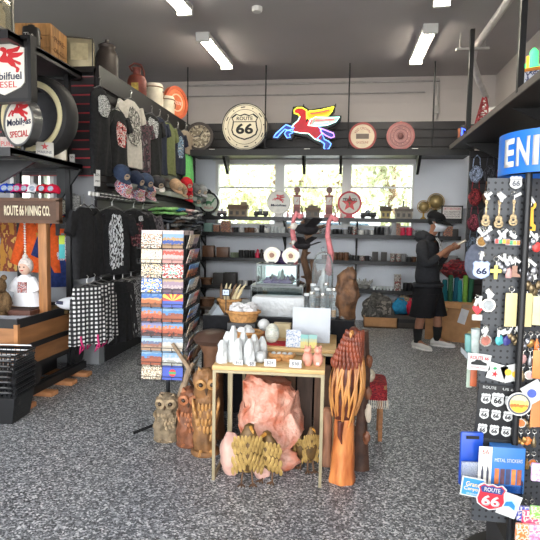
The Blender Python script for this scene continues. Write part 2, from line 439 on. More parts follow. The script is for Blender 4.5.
pv = c.obj('drain_pipe', mat('pale_pipe', (196,192,188), .45), None); tag(pv, 'pale plastic pipe along the right of the ceiling with elbows near the corner', 'pipe')
c = MB(); y = 7.1; c.box(((P(456, 49, y).x+P(489, 49, y).x)/2, y, P(472, 49, y).z), (P(489, 49, y).x-P(456, 49, y).x, .04, .03))
zz = P(472, 49, y).z
for px in (460, 485): c.cyl((P(px, 49, y).x, y, zz), (P(px, 49, y).x, y, ZC), .008, n=6)
tag(c.obj('strut_bar', GREYP), 'short grey strut bar hung under the pipe near the right wall', 'bar')
# ceiling lights
TUBE = mat('lit_tube', (255,246,226), .5, emit=24, var=.02)
def lightfix(p0, p1, label):
    a, q = PZ(*p0, ZC-.08), PZ(*p1, ZC-.08); d = q-a; L = d.length
    t = thing('ceiling_light', label, 'ceiling light', (a+q)/2, math.atan2(d.y, d.x)-PI/2, 'strip ceiling lights')
    MB().box((0, 0, .05), (.17, L+.04, .06)).obj('housing', WHITE, t, smooth=False)
    MB().box((0, 0, .01), (.12, L, .03), bevel=.01).obj('diffuser', TUBE, t)
    for s in (-1, 1): MB().box((0, s*(L/2+.03), .025), (.17, .05, .11)).obj('end_cap', WHITE, t, smooth=False)
lightfix((203.5, 40), (226.5, 67), 'strip ceiling light nearest the round shield clock, left of centre')
lightfix((161, -12), (184, 12), 'strip ceiling light cut by the top edge, over the left side')
lightfix((430, 32), (416, 62), 'strip ceiling light on the right, closest to the back wall')
lightfix((451, -40), (442, 3), 'strip ceiling light at the top edge, over the right side')
c = MB().lathe([(.05, 0), (.06, .02), (.06, .05), (.04, .06)], 16); p = PZ(257, 12, ZC-.06)
tag(c.obj('smoke_detector', WHITE, None, p), 'small white smoke detector on the grey ceiling', 'smoke detector')
# ---------------------------------------------------------------- outside the windows
GRASS = mat('dry_grass', (150,150,100), .9, var=.25, scale=3)
struct(MB().box((0, 21, -.16), (80, 24, .1)).obj('ground_yard', GRASS, smooth=False))
struct(MB().box((0, -12, -.16), (60, 22, .1)).obj('ground_forecourt', mat('concrete_forecourt', (178,174,168), .9, scale=2), smooth=False))
BARK = mat('tree_bark', (120,100,80), .9, var=.3, scale=14)
def leafmat(n, c, c2):
    m = mat(n, c, .6, col2=c2, scale=2.5); return m
def tree(x, y, h, rad, seed, lm, label, n=2600):
    rnd = random.Random(seed); t = thing('leafy_tree', label, 'tree', (x, y, -.11), 0, 'trees outside the back windows')
    b = MB(); b.tube([(0, 0, 0), (.05, 0, h*.25), (-.05, .05, h*.5), (0, 0, h*.8)], [.16, .13, .1, .03], 8)
    tips = []
    for i in range(11):
        a = rnd.uniform(0, 2*PI); z0 = h*rnd.uniform(.18, .6); r = rad*rnd.uniform(.6, 1)
        p = Vector((math.cos(a)*r, math.sin(a)*r, z0+h*rnd.uniform(-.05, .25)))
        mid = Vector((p.x*.5, p.y*.5, (z0+p.z)/2+.15)); b.tube([(0, 0, z0), mid, p], [.06, .04, .012], 6); tips += [mid, p, (mid+p)/2]
    b.obj('trunk', BARK, t)
    verts, faces = [], []
    for i in range(n):
        c = rnd.choice(tips); q = Vector((rnd.gauss(0, 1), rnd.gauss(0, 1), rnd.gauss(0, .8)))*rad*.28
        p = c+q; s = rnd.uniform(.06, .13); R = Euler((rnd.uniform(0, 6), rnd.uniform(0, 6), rnd.uniform(0, 6))).to_matrix(); k = len(verts)
        for u, v in ((-1, 0), (0, -.55), (1, 0), (0, .55)): verts.append(p+R @ Vector((u*s, v*s, .15*s*abs(u))))
        faces.append((k, k+1, k+2, k+3))
    me = bpy.data.meshes.new('foliage'); me.from_pydata(verts, [], faces); me.materials.append(lm)
    o = bpy.data.objects.new('foliage', me); COL.objects.link(o); o.parent = t
LM1 = leafmat('spring_leaves', (208,207,170), (184,187,150)); LM2 = leafmat('olive_leaves', (186,189,156), (156,161,130)); LM3 = leafmat('pale_leaves', (218,217,188), (198,199,168))
tree(-1.75, 13.0, 4.6, 1.15, 1, LM1, 'pale yellow-green tree outside the left window pane')
tree(-.3, 17.6, 5.4, 1.6, 2, LM3, 'pale airy tree outside the middle window')
tree(1.05, 13.2, 4.4, 1.0, 3, LM2, 'olive green tree outside the right window', 2200)
tree(-5.6, 19.5, 5.6, 2.0, 4, LM2, 'darker tree further off behind the left window')
tree(-2.4, 26.5, 7.4, 2.6, 5, LM1, 'tall far tree seen between the left and middle windows')
tree(4.4, 23.5, 7, 2.2, 6, LM3, 'far pale tree behind the right window')
t = thing('white_shed', 'bright white building outside at the right end of the windows', 'building', (3.3, 15.4, -.11))
MB().box((0, 0, 1.6), (2.2, 2.4, 3.2)).obj('wall', mat('white_render', (236,236,232), .8, var=.02), t, smooth=False)
MB().prism([(-1.3, 3.2), (1.3, 3.2), (0, 3.9)], -1.4, 1.4).obj('roof', mat('grey_roof', (150,150,150), .7), t, smooth=False)
t = thing('parked_van', 'white van parked outside, glimpsed low through the middle window', 'van', (-.45, 10.6, -.11))
MB().box((0, 0, 1.15), (2.0, 1.6, 1.5), bevel=.15).obj('body', mat('van_white', (232,236,240), .3, var=.02), t)
MB().box((0, -.8, 1.5), (1.6, .06, .45), bevel=.02).obj('window', mat('van_glass', (90,110,125), .1), t)
for x in (-.6, .6): MB().cyl((x, -.85, .36), (x, -.6, .36), .36, n=20).obj('wheel', INK, t)

# wide open front behind the camera, with an added slab blocking high sky
b = MB(); yf = -.75
b.box((XL+.2, yf, ZC/2), (.4, .12, ZC)); b.box(((XR+1.9)/2, yf, ZC/2), (XR-1.9, .12, ZC)); b.box(((XL+XR)/2, yf, (3.6+ZC)/2), (XR-XL, .12, ZC-3.6))
struct(b.obj('wall_front', WALLM, smooth=False))
struct(MB().box(((XL+XR)/2, -1.9, ZC+.1), (XR-XL+1, 2.2, .15)).obj('added_sky_blocker', WALLM, smooth=False))  # unseen overhang added to keep high sky off the near floor
# ================================================================ LEFT SIDE: shelves, signs, mining cart
# flying horse, drawn facing left, in units of a 6x enlargement; returns polygons by piece
def HP(pts, s=1/400.0, cx=280, cy=232): return [((x-cx)*s, (cy-y)*s) for x, y in pts]
HORSE = {
 'body': [(205,125),(222,112),(250,112),(278,128),(280,158),(275,190),(300,212),(350,222),(366,240),(372,270),(362,306),(330,294),(292,262),(240,258),(205,250),(192,226),(206,206),(228,188),(240,164),(228,150),(206,144)],
 'fore': [(206,228),(158,210),(132,232),(98,262),(86,282),(108,284),(124,264),(152,236),(196,250)],
 'fore2': [(196,236),(160,246),(150,262),(166,286),(186,284),(178,266),(200,256)],
 'hind': [(345,290),(364,306),(388,322),(384,346),(396,358),(414,350),(426,322),(408,306),(386,296),(372,262)],
 'tail': [(360,232),(392,244),(438,262),(444,282),(424,288),(394,274),(362,250)],
 'wing1': [(278,150),(292,134),(360,128),(438,110),(426,136),(404,160),(350,166),(292,180)],
 'wing2': [(288,214),(304,180),(332,168),(400,172),(472,170),(452,194),(402,214),(340,220)],
}
def horse_flat(k=1.0, sx=1.0, y0=-.003, y1=.0, M=None):
    b = MB()
    for i, p in enumerate(HORSE.values()): b.prism([(x*k*sx, z*k) for x, z in HP(p)], y0-.0003*i, y1, M)
    return b
DKBL = mat('navy_lettering', (30,36,70), .5); CREAMY = mat('aged_white_enamel', (222,218,208), .4, var=.06, scale=5)
# ---- steel shelf unit running towards the camera
su = thing('steel_shelf_unit', 'black steel shelf unit along the left edge with two long shelves and corner brackets', 'shelf unit', (-2.68, 4.6, 0))
for z, lab in ((2.08, 'shelf'), (2.99, 'shelf')):
    b = MB().box((-.36, 0, z), (.72, 1.18, .035)); b.box((-.012, 0, z-.01), (.024, 1.18, .07)); b.box((-.36, .58, z-.01), (.72, .024, .07)); b.box((-.36, -.58, z-.01), (.72, .024, .07))
    b.obj(lab, BLACKM, su, smooth=False)
MB().box((-.12, .53, 1.5), (.05, .05, 3.0)).obj('post', BLACKM, su, smooth=False)
MB().box((-.68, .56, 1.5), (.045, .045, 3.0)).obj('post', BLACKM, su, smooth=False)
for y in (.53,): MB().prism([(0, 0), (.02, 0), (.02, .0), (-.2, -.3), (-.24, -.3), (-.24, 0)], -.015, .015).obj('bracket', mat('bracket_grey', (52,54,56), .5), su, (0, y, 2.05), smooth=False)
MB().prism([(0, 0), (-.36, -.2), (-.36, 0)], -.015, .015).obj('bracket', BLACKM, su, (0, -.2, 2.05), smooth=False)
ZU, ZM = 3.01, 2.10
# ---- top shelf: jar case, crate, tins
t = thing('glass_jar_case', 'framed glass jar case cropped by the top left corner', 'jar case', (-2.9, 4.05, ZU+.018))
b = MB()
for x in (-.14, .14):
    for y in (-.14, .14): b.box((x, y, .21), (.018, .018, .42))
for z in (.01, .27, .41):
    for s in (-.14, .14): b.box((s, 0, z), (.018, .3, .018)); b.box((0, s, z), (.3, .018, .018))
b.obj('frame', mat('dull_steel', (120,116,108), .4, .6), t, smooth=False)
b = MB()
for s in (-.14, .14): b.box((s, 0, .21), (.004, .27, .38)); b.box((0, s, .21), (.27, .004, .38))
b.obj('glass_panel', glass('case_glass', (250,246,232), .05, .1, .12), t, smooth=False)
for i in range(4):
    MB().lathe([(.05, 0), (.055, .02), (.055, .14), (.035, .17), (.04, .2), (0, .2)], 14).obj('jar', mat('sweets_jar', (214,204,178), .3, var=.1, scale=20), t, (-.065+.13*(i % 2), -.065+.13*(i//2), .02))
def crate(w, d, h, name, label, loc, rz, m):
    t = thing(name, label, 'crate', loc, rz)
    b = MB(); n = 3
    for i in range(n):
        z = h*(i+.5)/n; hh = h/n*.96
        for s in (-1, 1): b.box((0, s*(d/2-.01), z), (w, .02, hh)); b.box((s*(w/2-.01), 0, z), (.02, d-.04, hh))
    b.box((0, 0, .012), (w-.04, d-.04, .024)); b.box((0, 0, h-.006), (w-.04, d-.04, .012)); b.obj('boards', m, t, smooth=False)
    return t
p = PX(35, 56, -2.95)
CRW = mat('old_crate_wood', (168,120,66), .65, var=.4, scale=5, stretch=(6,6,1))
t = crate(.34, .36, .34, 'wooden_crate', 'old honey-brown wooden crate with faded lettering on the upper left platform', (-2.99, 5.0, ZU+.018), .10, CRW)
for i, s in enumerate(('PURE', 'OIL CO')): text(s, mat('faded_brown_ink', (110,74,44), .8), t, (.171, 0, .22-.1*i), w=.22, h=.05, rot=(PI/2, 0, PI/2))
for x in (-.12, .1): MB().ball((x*.8, -.181, .2), .012, 1).obj('knot', mat('knot_brown', (96,60,32), .7), t)
# dark tin left of the crate, with a curl of light lettering
t = thing('dark_oil_can', 'dark round oil can with pale lettering in front of the crate at the upper left', 'oil can', (-2.86, 4.62, ZU+.018))
MB().lathe([(.07, 0), (.075, .01), (.075, .2), (.07, .215), (.03, .22), (.03, .24), (0, .24)], 20).obj('body', mat('black_tin', (44,42,40), .4, .3), t)
text('The', CREAMY, t, (.02, -.079, .13), w=.09, h=.05); text('Finest', CREAMY, t, (.02, -.079, .08), w=.09, h=.03)
t = thing('square_oil_tin', 'square aged cream oil tin with dark edges beside the crate on the slat wall corner', 'oil tin', (-2.80, 5.40, ZP), .35)
MB().box((0, 0, .15), (.26, .17, .3), bevel=.012).obj('body', mat('aged_tin', (150,140,112), .45, .4, var=.25, scale=7), t)
b = MB()
for x in (-.13, .13):
    for y in (-.085, .085): b.box((x, y, .15), (.012, .012, .3))
b.box((0, -.087, .295), (.26, .008, .012)); b.box((.132, 0, .295), (.008, .17, .012)); b.obj('edge_strip', mat('tin_edge', (60,52,42), .5), t, smooth=False)
MB().box((0, -.0865, .16), (.17, .002, .17)).obj('paper_label', mat('tin_label', (176,164,128), .6, var=.2, scale=18), t, smooth=False)
MB().cyl((.08, 0, .3), (.08, 0, .33), .02, n=12).obj('cap', STEEL, t)
t = thing('milk_can', 'dark rusty old milk can with a knobbed lid behind the square oil tin', 'can', (-2.72, PX(107, 70, -2.72).y, ZP))
MB().lathe([(.12, 0), (.125, .02), (.125, .25), (.11, .3), (.085, .34), (.085, .36)], 20).obj('body', mat('dark_can', (56,48,44), .5, .4, var=.25), t)
MB().lathe([(.09, .36), (.095, .385), (.05, .41), (.02, .42), (.02, .45), (0, .455)], 16).obj('lid', mat('dark_can', (56,48,44)), t)
t = thing('oil_jug', 'rust-red metal oil jug with a curled handle on the slat wall platform', 'jug', (-2.7, PX(137, 80, -2.7).y, ZP))
MB().lathe([(.11, 0), (.12, .02), (.12, .22), (.1, .27), (.05, .3), (.05, .36), (.06, .38), (0, .38)], 20).obj('body', mat('rust_red', (110,50,40), .55, .3, var=.35), t)
MB().tube([(-.06, 0, .34), (-.1, 0, .4), (-.04, 0, .44), (.05, 0, .42), (.09, 0, .34), (.1, 0, .27)], .012).obj('handle', mat('rust_red', (110,50,40)), t)
MB().box((.02, -.121, .12), (.09, .004, .1)).obj('paper_label', mat('jug_label', (176,150,70), .6, var=.3, scale=30), t, smooth=False)
for i, (y, r, h, lab) in enumerate(((PX(154, 95, -2.68).y, .125, .30, 'taller white enamel tin behind the red jug on the platform'), (PX(167, 95, -2.68).y, .11, .26, 'shorter white enamel tin beside the orange round sign'))):
    t = thing('enamel_tin', lab, 'tin', (-2.68, y, ZP), 0, 'white enamel tins on the platform')
    MB().lathe([(r*.95, 0), (r, .02), (r, h-.02), (r*.97, h), (r*.9, h+.02), (0, h+.03)], 20).obj('body', mat('aged_enamel', (206,196,176), .4, var=.1), t)
    MB().torus((0, 0, h-.03), r*1.01, .008, 24, 6, 'Z').obj('rim', mat('enamel_rim', (120,84,60), .5), t)
    MB().tube([(r, 0, h*.75), (r+.03, -.02, h*.6), (r+.02, -.03, h*.4)], .007).obj('handle', mat('enamel_rim', (120,84,60)), t)
def round_sign(name, label, p, r, rz, field, rim, rimw=.1, thick=.05, group=None, tilt=0):
    t = thing(name, label, 'sign', p, 0, group, rot=(tilt, 0, rz))
    MB().disc((0, 0, 0), r*(1-rimw*.5), thick, 40).obj('face', field, t)
    MB().annulus((0, -.004, 0), r*(1-rimw), r, thick+.012, 44).obj('rim', rim, t)
    return t
t = round_sign('round_sign', 'orange round sign standing at the end of the platform near the back wall', (-2.62, 7.95, ZP+.24), .24, PI*.36, mat('orange_sign', (206,110,70), .5, var=.2, scale=10), mat('orange_rim', (190,90,58), .5), .2)
MB().annulus((0, -.03, 0), .11, .13, .006).obj('ring', mat('pale_ring', (226,180,150), .5), t); text('GASOLINE', CREAMY, t, (0, -.03, .0), w=.2, h=.05)
# ---- hanging shield sign in a black square frame
t = thing('framed_shield_sign', 'black square panel with white shield and red winged horse at the upper left edge', 'sign', (-2.86, 4.22, 2.76), -.06)
MB().box((0, .03, 0), (.52, .05, .5)).obj('panel', mat('sign_panel_black', (38,36,36), .45), t, smooth=False)
b = MB()
for s in (-1, 1): b.box((s*.26, 0, 0), (.03, .08, .5)); b.box((0, 0, s*.25), (.55, .08, .03))
b.obj('frame', BLACKM, t, smooth=False)
sh = MB().prism([(0, .235), (.1, .2), (.19, .175), (.19, -.1), (.15, -.14), (0, -.2), (-.15, -.14), (-.19, -.1), (-.19, .175), (-.1, .2)], -.006, .01).obj('shield', CREAMY, t, smooth=False)
horse_flat(.34, .95).obj('winged_horse', RED, sh, (.03, -.007, .085), smooth=False)
text('Mobilfuel', DKBL, sh, (-.0, -.008, -.045), w=.33, h=.062, bold=.012); text('DIESEL', RED, sh, (0, -.008, -.115), w=.24, h=.05)
# ---- lower shelf
t = thing('round_globe_sign', 'white round globe sign with red winged horse and SPECIAL on the left shelf', 'sign', (-2.82, 4.40, ZM), -.38)
MB().box((0, 0, .012), (.2, .1, .024)).obj('base', BLACKM, t, smooth=False); MB().cyl((0, 0, .02), (0, 0, .08), .02).obj('stem', BLACKM, t)
fc = MB().disc((0, 0, .27), .195, .07, 40).obj('face', CREAMY, t); MB().annulus((0, 0, .27), .188, .205, .09).obj('rim', mat('chrome_rim', (120,120,120), .3, .7), t)
horse_flat(.3).obj('winged_horse', RED, fc, (0, -.037, .365), smooth=False)
text('Mobilgas', DKBL, fc, (0, -.037, .265), w=.32, h=.075, bold=.02); text('SPECIAL', RED, fc, (0, -.037, .17), w=.25, h=.055, bold=.01)
def tin(name, label, p, w, d, h, m, rz, lines):
    t = thing(name, label, 'tin', p, rz)
    MB().box((0, 0, h/2), (w, d, h), bevel=.006).obj('body', m, t)
    for s, z, ww, hh, mm in lines: text(s, mm, t, (0, -d/2-.001, z), w=ww, h=hh)
    return t
WT = mat('white_tin', (214,210,202), .45, var=.08)
t = tin('white_tin', 'low white tin with a red star beside the round globe on the left shelf', (-2.77, 4.66, ZM), .15, .1, .14, WT, .5, [('MARINE', .05, .12, .024, DKBL)])
MB().prism(star(.035), -.052, -.05).obj('star', RED, t, (0, 0, .1), smooth=False)
t = tin('white_tin', 'taller cream tin with a metal edge standing left of the tyre on the shelf', (-2.72, 4.84, ZM), .11, .12, .175, mat('cream_tin', (204,196,176), .4, var=.15), .4, [('OIL', .1, .08, .03, INK)])
tin('red_tin', 'red and white tin cropped by the left edge behind the globe sign', (-3.02, 4.5, ZM), .12, .1, .16, mat('redwhite_tin', (196,178,172), .45, var=.15), .3, [('PURE', .1, .1, .04, RED), ('LUBE', .05, .1, .03, RED)])
t = thing('price_card_block', 'small white price block at the end of the left shelf below the tyre', 'price card', (-2.72, 5.06, ZM), .3)
MB().box((0, 0, .045), (.045, .025, .09)).obj('card', WHITE, t, smooth=False); MB().box((0, 0, .004), (.06, .05, .008)).obj('foot', BLACK, t, smooth=False)
text('$5', INK, t, (0, -.014, .06), w=.03, h=.025)
# tyre
t = thing('whitewall_tyre', 'black tyre with a wide cream whitewall ring standing on the left shelf', 'tyre', (-2.90, 4.78, ZM+.385), -.08)
pr = []
for i in range(17):
    a = PI*i/16-PI/2; pr.append(a)
b = MB(); n = 56; rings = []
sec = [(.215, -.06), (.22, -.085), (.26, -.1), (.315, -.085), (.338, -.055), (.345, 0), (.338, .055), (.315, .085), (.26, .1), (.22, .085), (.215, .06), (.215, 0)]
for i in range(n+1):
    a = 2*PI*i/n; rings.append([(r*math.cos(a), y, r*math.sin(a)) for r, y in sec])
rings = [[Vector(v)*1.115 for v in r] for r in rings]
b.loft(rings, False); b.obj('rubber', mat('tyre_rubber', (34,33,34), .6, var=.2), t)
b = MB(); rs = []
for i in range(n+1):
    a = 2*PI*i/n; rs.append([(r*math.cos(a), y, r*math.sin(a)) for r, y in ((.262, -.1), (.285, -.118), (.318, -.112), (.318, -.095), (.262, -.088))])
b.loft(rs, False); b.obj('whitewall', mat('whitewall_cream', (226,216,172), .5, var=.06), t)
MB().lathe([(.0, 0), (.12, 0), (.14, .02), (.22, .02), (.235, .05)], 32).obj('wheel_disc', mat('wheel_grey', (66,66,68), .4, .5), t, (0, .05, 0), (PI/2, 0, 0))
# ---- MINING CART
CX0, CX1, CY0, CY1 = -3.75, -2.68, 4.05, 5.06
ct = thing('mining_cart', 'wooden mining cart display with black iron bands and wheels standing on rails', 'mining cart', ((CX0+CX1)/2, (CY0+CY1)/2, 0))
hx, hy = (CX1-CX0)/2, (CY1-CY0)/2
CW = mat('cart_plywood', (158,108,66), .5, var=.22, scale=3, stretch=(1,1,6))
b = MB(); zt, zb = .68, .26
for s in (-1, 1):
    b.box((s*(hx-.015), 0, (zt+zb)/2), (.03, 2*hy, zt-zb)); b.box((0, s*(hy-.015), (zt+zb)/2), (2*hx-.06, .03, zt-zb))
b.box((0, 0, zb+.02), (2*hx-.06, 2*hy-.06, .04)); b.obj('body', CW, ct, smooth=False)
def bands(z, h, name):
    b = MB()
    for s in (-1, 1): b.box((s*(hx+.006), 0, z), (.014, 2*hy+.03, h)); b.box((0, s*(hy+.006), z), (2*hx, .014, h))
    b.obj(name, mat('iron_black', (34,33,34), .5, .2), ct, smooth=False)
bands(.675, .075, 'rim_band'); bands(.455, .045, 'middle_band'); bands(.27, .04, 'lower_band')
for sx in (-1, 1):
    for sy in (-1, 1): MB().box((sx*hx, sy*hy, .46), (.035, .035, .42)).obj('corner_strip', mat('oak_strip', (172,118,70), .5, var=.2), ct, smooth=False)
b = MB().box((0, 0, .625), (2*hx-.06, 2*hy-.06, .02)); b.obj('tray', mat('dark_tray', (60,48,40), .6), ct, smooth=False)
for sx in (-1, 1):
    for sy in (-.45, .55):
        w = MB().lathe([(0, -.03), (.11, -.03), (.12, -.02), (.12, .0), (.095, .005), (.095, .04), (.03, .05), (0, .05)], 24).obj('wheel', mat('iron_wheel', (40,40,42), .45, .4), ct, (sx*(hx+.02), sy*.75, .22), (0, PI/2*sx, 0))
b = MB().box((0, 0, .2), (2*hx-.2, 1.1*hy, .2)); b.obj('undercarriage', BLACK, ct, smooth=False)
rl = thing('cart_rail', 'black rail section on wooden ties under the mining cart', 'rail', ((CX0+CX1)/2, 4.45, 0))
for s in (-1, 1): MB().box((s*(hx+.02), 0, .075), (.07, 1.35, .07)).obj('rail_beam', BLACK, rl, smooth=False)
for s in (-1, 1): MB().box((s*(hx+.02), 0, .115), (.03, 1.35, .02)).obj('rail_head', BLACK, rl, smooth=False)
for y in (-.46, -.12, .22, .52): MB().box((0, y, .02), (2*hx+.34, .11, .04), bevel=.006).obj('tie', mat('tie_wood', (186,128,84), .6, var=.2), rl)
# sign board on posts
sg = thing('mining_sign', 'brown wooden sign board reading ROUTE 66 MINING CO. on timber posts over the cart', 'sign', (-3.12, 4.62, .635))
for x in (.335, -.5): MB().box((x, .03, .46), (.085, .07, .92), bevel=.006).obj('post', mat('post_wood', (164,112,68), .55, var=.25, scale=5, stretch=(8,8,1)), sg)
bd = MB().box((0, 0, .985), (1.02, .04, .2)).obj('board', mat('sign_board_brown', (84,58,42), .6, var=.2, scale=4, stretch=(1,1,10)), sg, smooth=False)
b = MB()
for s in (-1, 1): b.box((0, -.01, .985+s*.1), (1.05, .06, .03)); b.box((s*.51, -.01, .985), (.03, .06, .2))
b.obj('board_frame', mat('sign_frame_brown', (96,66,46), .6, var=.2), sg, smooth=False)
b = text('ROUTE 66 MINING CO.', mat('cream_letters', (226,214,186), .5), bd, (.20, -.022, .985), w=.455, h=.095, bold=.03)
# cross beam foot
MB().box((-.1, .03, .02), (1.05, .09, .04)).obj('foot_beam', mat('post_wood', (164,112,68)), sg, smooth=False)
# row of small caps on the sign
def cap_meshes(s=1.0):
    dome = MB().lathe([(.085*s, 0), (.087*s, .03*s), (.08*s, .06*s), (.06*s, .085*s), (.03*s, .1*s), (0, .103*s)], 18, sy=1.1)
    brim = MB(); rs = []
    for i in range(13):
        a = PI+PI*i/12; x, y = math.cos(a), math.sin(a)
        rs.append([(x*.083*s, y*.09*s, .012*s), (x*.085*s, y*.16*s-.0, (.012-.02*x*x)*s), (x*.085*s, y*.16*s, (.006-.02*x*x)*s), (x*.083*s, y*.09*s, .004*s)])
    brim.loft(rs, True)
    return dome, brim
def make_cap(name, label, m, mb, badge, loc, rz, s=1, group=None, rot=None):
    t = thing(name, label, 'hat', loc, rz, group, rot=rot)
    d, b = cap_meshes(s); d.obj('crown', m, t); b.obj('brim', mb, t)
    MB().disc((0, 0, 0), .032*s, .006, 20).obj('badge', badge, t, (0, -.088*s, .045*s), (-.35, 0, 0))
    MB().ball((0, 0, .104*s), .008*s, 1).obj('button', mb, t)
    return t
def cloth(n, c, v=.18): return mat(n, c, .85, var=v, scale=30, spec=.2)
cc = [((8, 190), 'blue', (28,84,176)), ((14, 190), 'pink', (206,34,110)), ((21, 190), 'magenta', (196,28,96)), ((29, 190), 'white', (222,222,226)), ((38, 190), 'red', (186,24,40)), ((47, 191), 'crimson', (196,26,62)), ((2, 190), 'royal blue', (30,66,190))]
for i, ((px, py), cn, c) in enumerate(sorted(cc, key=lambda q: q[0][0])):
    x = P(px, py, 4.55).x
    make_cap('souvenir_hat', '%s cap with round badge, %s from the left on top of the mining sign' % (cn, ORD[i]), cloth('cap_'+cn.replace(' ', '_'), c), INK if i % 2 else cloth('cap_'+cn.replace(' ', '_'), c), mat('cap_badge', (150,160,176), .5, var=.5, scale=60), (x, 4.62+.004*i, 1.785), .25, .78, 'caps on top of the mining sign')
# doll hanging from the sign
dl = thing('hanging_rag_doll', 'white gowned rag doll with knitted hood hung by a beaded cord under the mining sign', 'doll', (-2.985, 4.66, 0.73)); dl.scale = (1.2, 1.2, 1.2)
WC = cloth('white_cotton', (226,226,230), .06)
def gown(b):
    pass
b = MB(); rg = []
for z, rx, ry in ((0, .125, .05), (.08, .105, .05), (.16, .085, .045), (.22, .07, .04), (.245, .03, .03)):
    rg.append([(rx*math.cos(a)*(1+.06*math.sin(5*a)*(1 if z < .1 else 0)), ry*math.sin(a), z) for a in [2*PI*k/24 for k in range(24)]])
b.loft(rg); 
for s in (-1, 1): b.tube([(s*.05, 0, .215), (s*.085, -.01, .17), (s*.105, -.01, .12)], [.03, .032, .036], 10)
b.obj('gown', WC, dl)
MB().box((0, -.047, .15), (.075, .006, .085)).obj('printed_patch', colors('gown_print', [(226,226,230), (60,60,70), (190,80,60), (226,226,230)], 9), dl, (0, 0, .0), smooth=False)
MB().ball((0, -.006, .3), (.048, .042, .058), 3).obj('face', mat('doll_skin', (206,170,150), .7), dl)
b = MB().ball((0, .008, .315), (.058, .05, .068), 3); b.ball((0, 0, .385), .022, 2); b.obj('hood', mat('knit_hood', (206,196,190), .9, var=.25, scale=80), dl)
for s in (-1, 1): MB().ball((s*.017, -.047, .307), .006, 1).obj('eye', INK, dl)
MB().ball((0, -.048, .28), (.014, .005, .005), 1).obj('mouth', RED, dl)
b = MB()
for i in range(20): b.ball((0, .0, .41+i*.0195), .0095, 1)
b.obj('beaded_cord', mat('white_beads', (220,214,206), .4), dl)
# brown plush by the left edge
t = thing('plush_bear', 'shaggy brown plush animal cropped by the left edge in the cart', 'plush toy', (-3.16, 4.5, .635), .3)
PLM = mat('brown_plush', (104,80,52), .95, var=.4, scale=60, bump=.6, bscale=60)
MB().rock((0, 0, .13), (.12, .1, .14), 3, .1, 4).obj('body', PLM, t)
b = MB().rock((.0, -.03, .3), (.085, .08, .08), 4, .08, 4)
for s in (-1, 1): b.ball((s*.06, -.02, .37), (.028, .015, .03), 2)
b.obj('head', PLM, t); MB().ball((0, -.11, .285), (.03, .025, .022), 2).obj('muzzle', mat('plush_tan', (150,124,88), .9), t)
for s in (-1, 1): MB().ball((s*.03, -.105, .32), .008, 1).obj('eye', INK, t)
b = MB()
for s in (-1, 1): b.rock((s*.1, -.06, .15), (.035, .04, .09), 5, .1, 4); b.rock((s*.07, -.1, .04), (.04, .07, .04), 6, .1, 4)
b.obj('limb', PLM, t)
t = thing('display_block', 'dark red-brown low wooden block under the doll in the cart', 'block', (-2.99, 4.56, .635)); MB().box((0, 0, .04), (.34, .2, .08), bevel=.01).obj('wood', mat('redbrown_block', (92,54,40), .6, var=.2), t)
MB().box((0, -.0, .083), (.3, .16, .006)).obj('felt', mat('brown_felt', (70,46,38), .9), t, smooth=False)
# trays of little trinkets at the front of the cart
tr = thing('trinket_tray', 'shallow clear tray of small bright trinkets at the front corner of the cart', 'tray', (-2.86, 4.22, .635), .2)
b = MB().box((0, 0, .004), (.3, .2, .008))
for s in (-1, 1): b.box((s*.15, 0, .03), (.006, .2, .06)); b.box((0, s*.1, .03), (.3, .006, .06))
b.obj('tray_walls', mat('tray_grey', (150,150,156), .3), tr, smooth=False)
rnd = random.Random(4); TC = [mat('trinket_'+n, c, .4) for n, c in (('white', (225,225,225)), ('red', (190,50,50)), ('black', (40,40,44)), ('blue', (90,130,180)), ('tan', (190,150,110)))]
tm = [MB().rock((0, 0, 0), (.02, .014, .01), i, .2, 1.5, 2).mesh('trinket', TC[i]) for i in range(5)]
k = 0
for gx in range(7):
    for gy in range(5):
        q = Matrix.Rotation(.2, 4, 'Z') @ Vector((-.12+gx*.04, -.08+gy*.04, .018+.012*rnd.random())); c = rnd.randrange(5)
        o = inst(tm[c], 'trinket', Vector((-2.86, 4.22, .635))+q, rnd.uniform(0, 6)); k += 1
        tag(o, 'small bright polished trinket lying in the clear tray on the cart', 'trinket', 'trinkets in the cart tray')
bk = thing('ore_heap_mat', 'brown dried-moss mat along the back edge of the cart', 'mat', (-2.85, 4.8, .635)); MB().rock((0, 0, .03), (.2, .09, .05), 8, .2, 3).obj('moss', mat('dry_moss', (96,78,48), .95, var=.4, scale=40), bk)
t = thing('white_pouch', 'small white pouch with a dark label lying at the cart corner by checked trousers', 'pouch', (P(72, 293, 4.72).x, 4.72, .70), .3)
MB().rock((0, 0, .06), (.15, .06, .06), 2, .08, 1.5).obj('pouch', mat('pouch_white', (204,206,212), .8, var=.06), t)
MB().box((-.1, -.056, .075), (.06, .012, .03), rot=(0, .1, -.2)).obj('sewn_label', mat('navy_label', (40,44,70), .7), t, smooth=False)
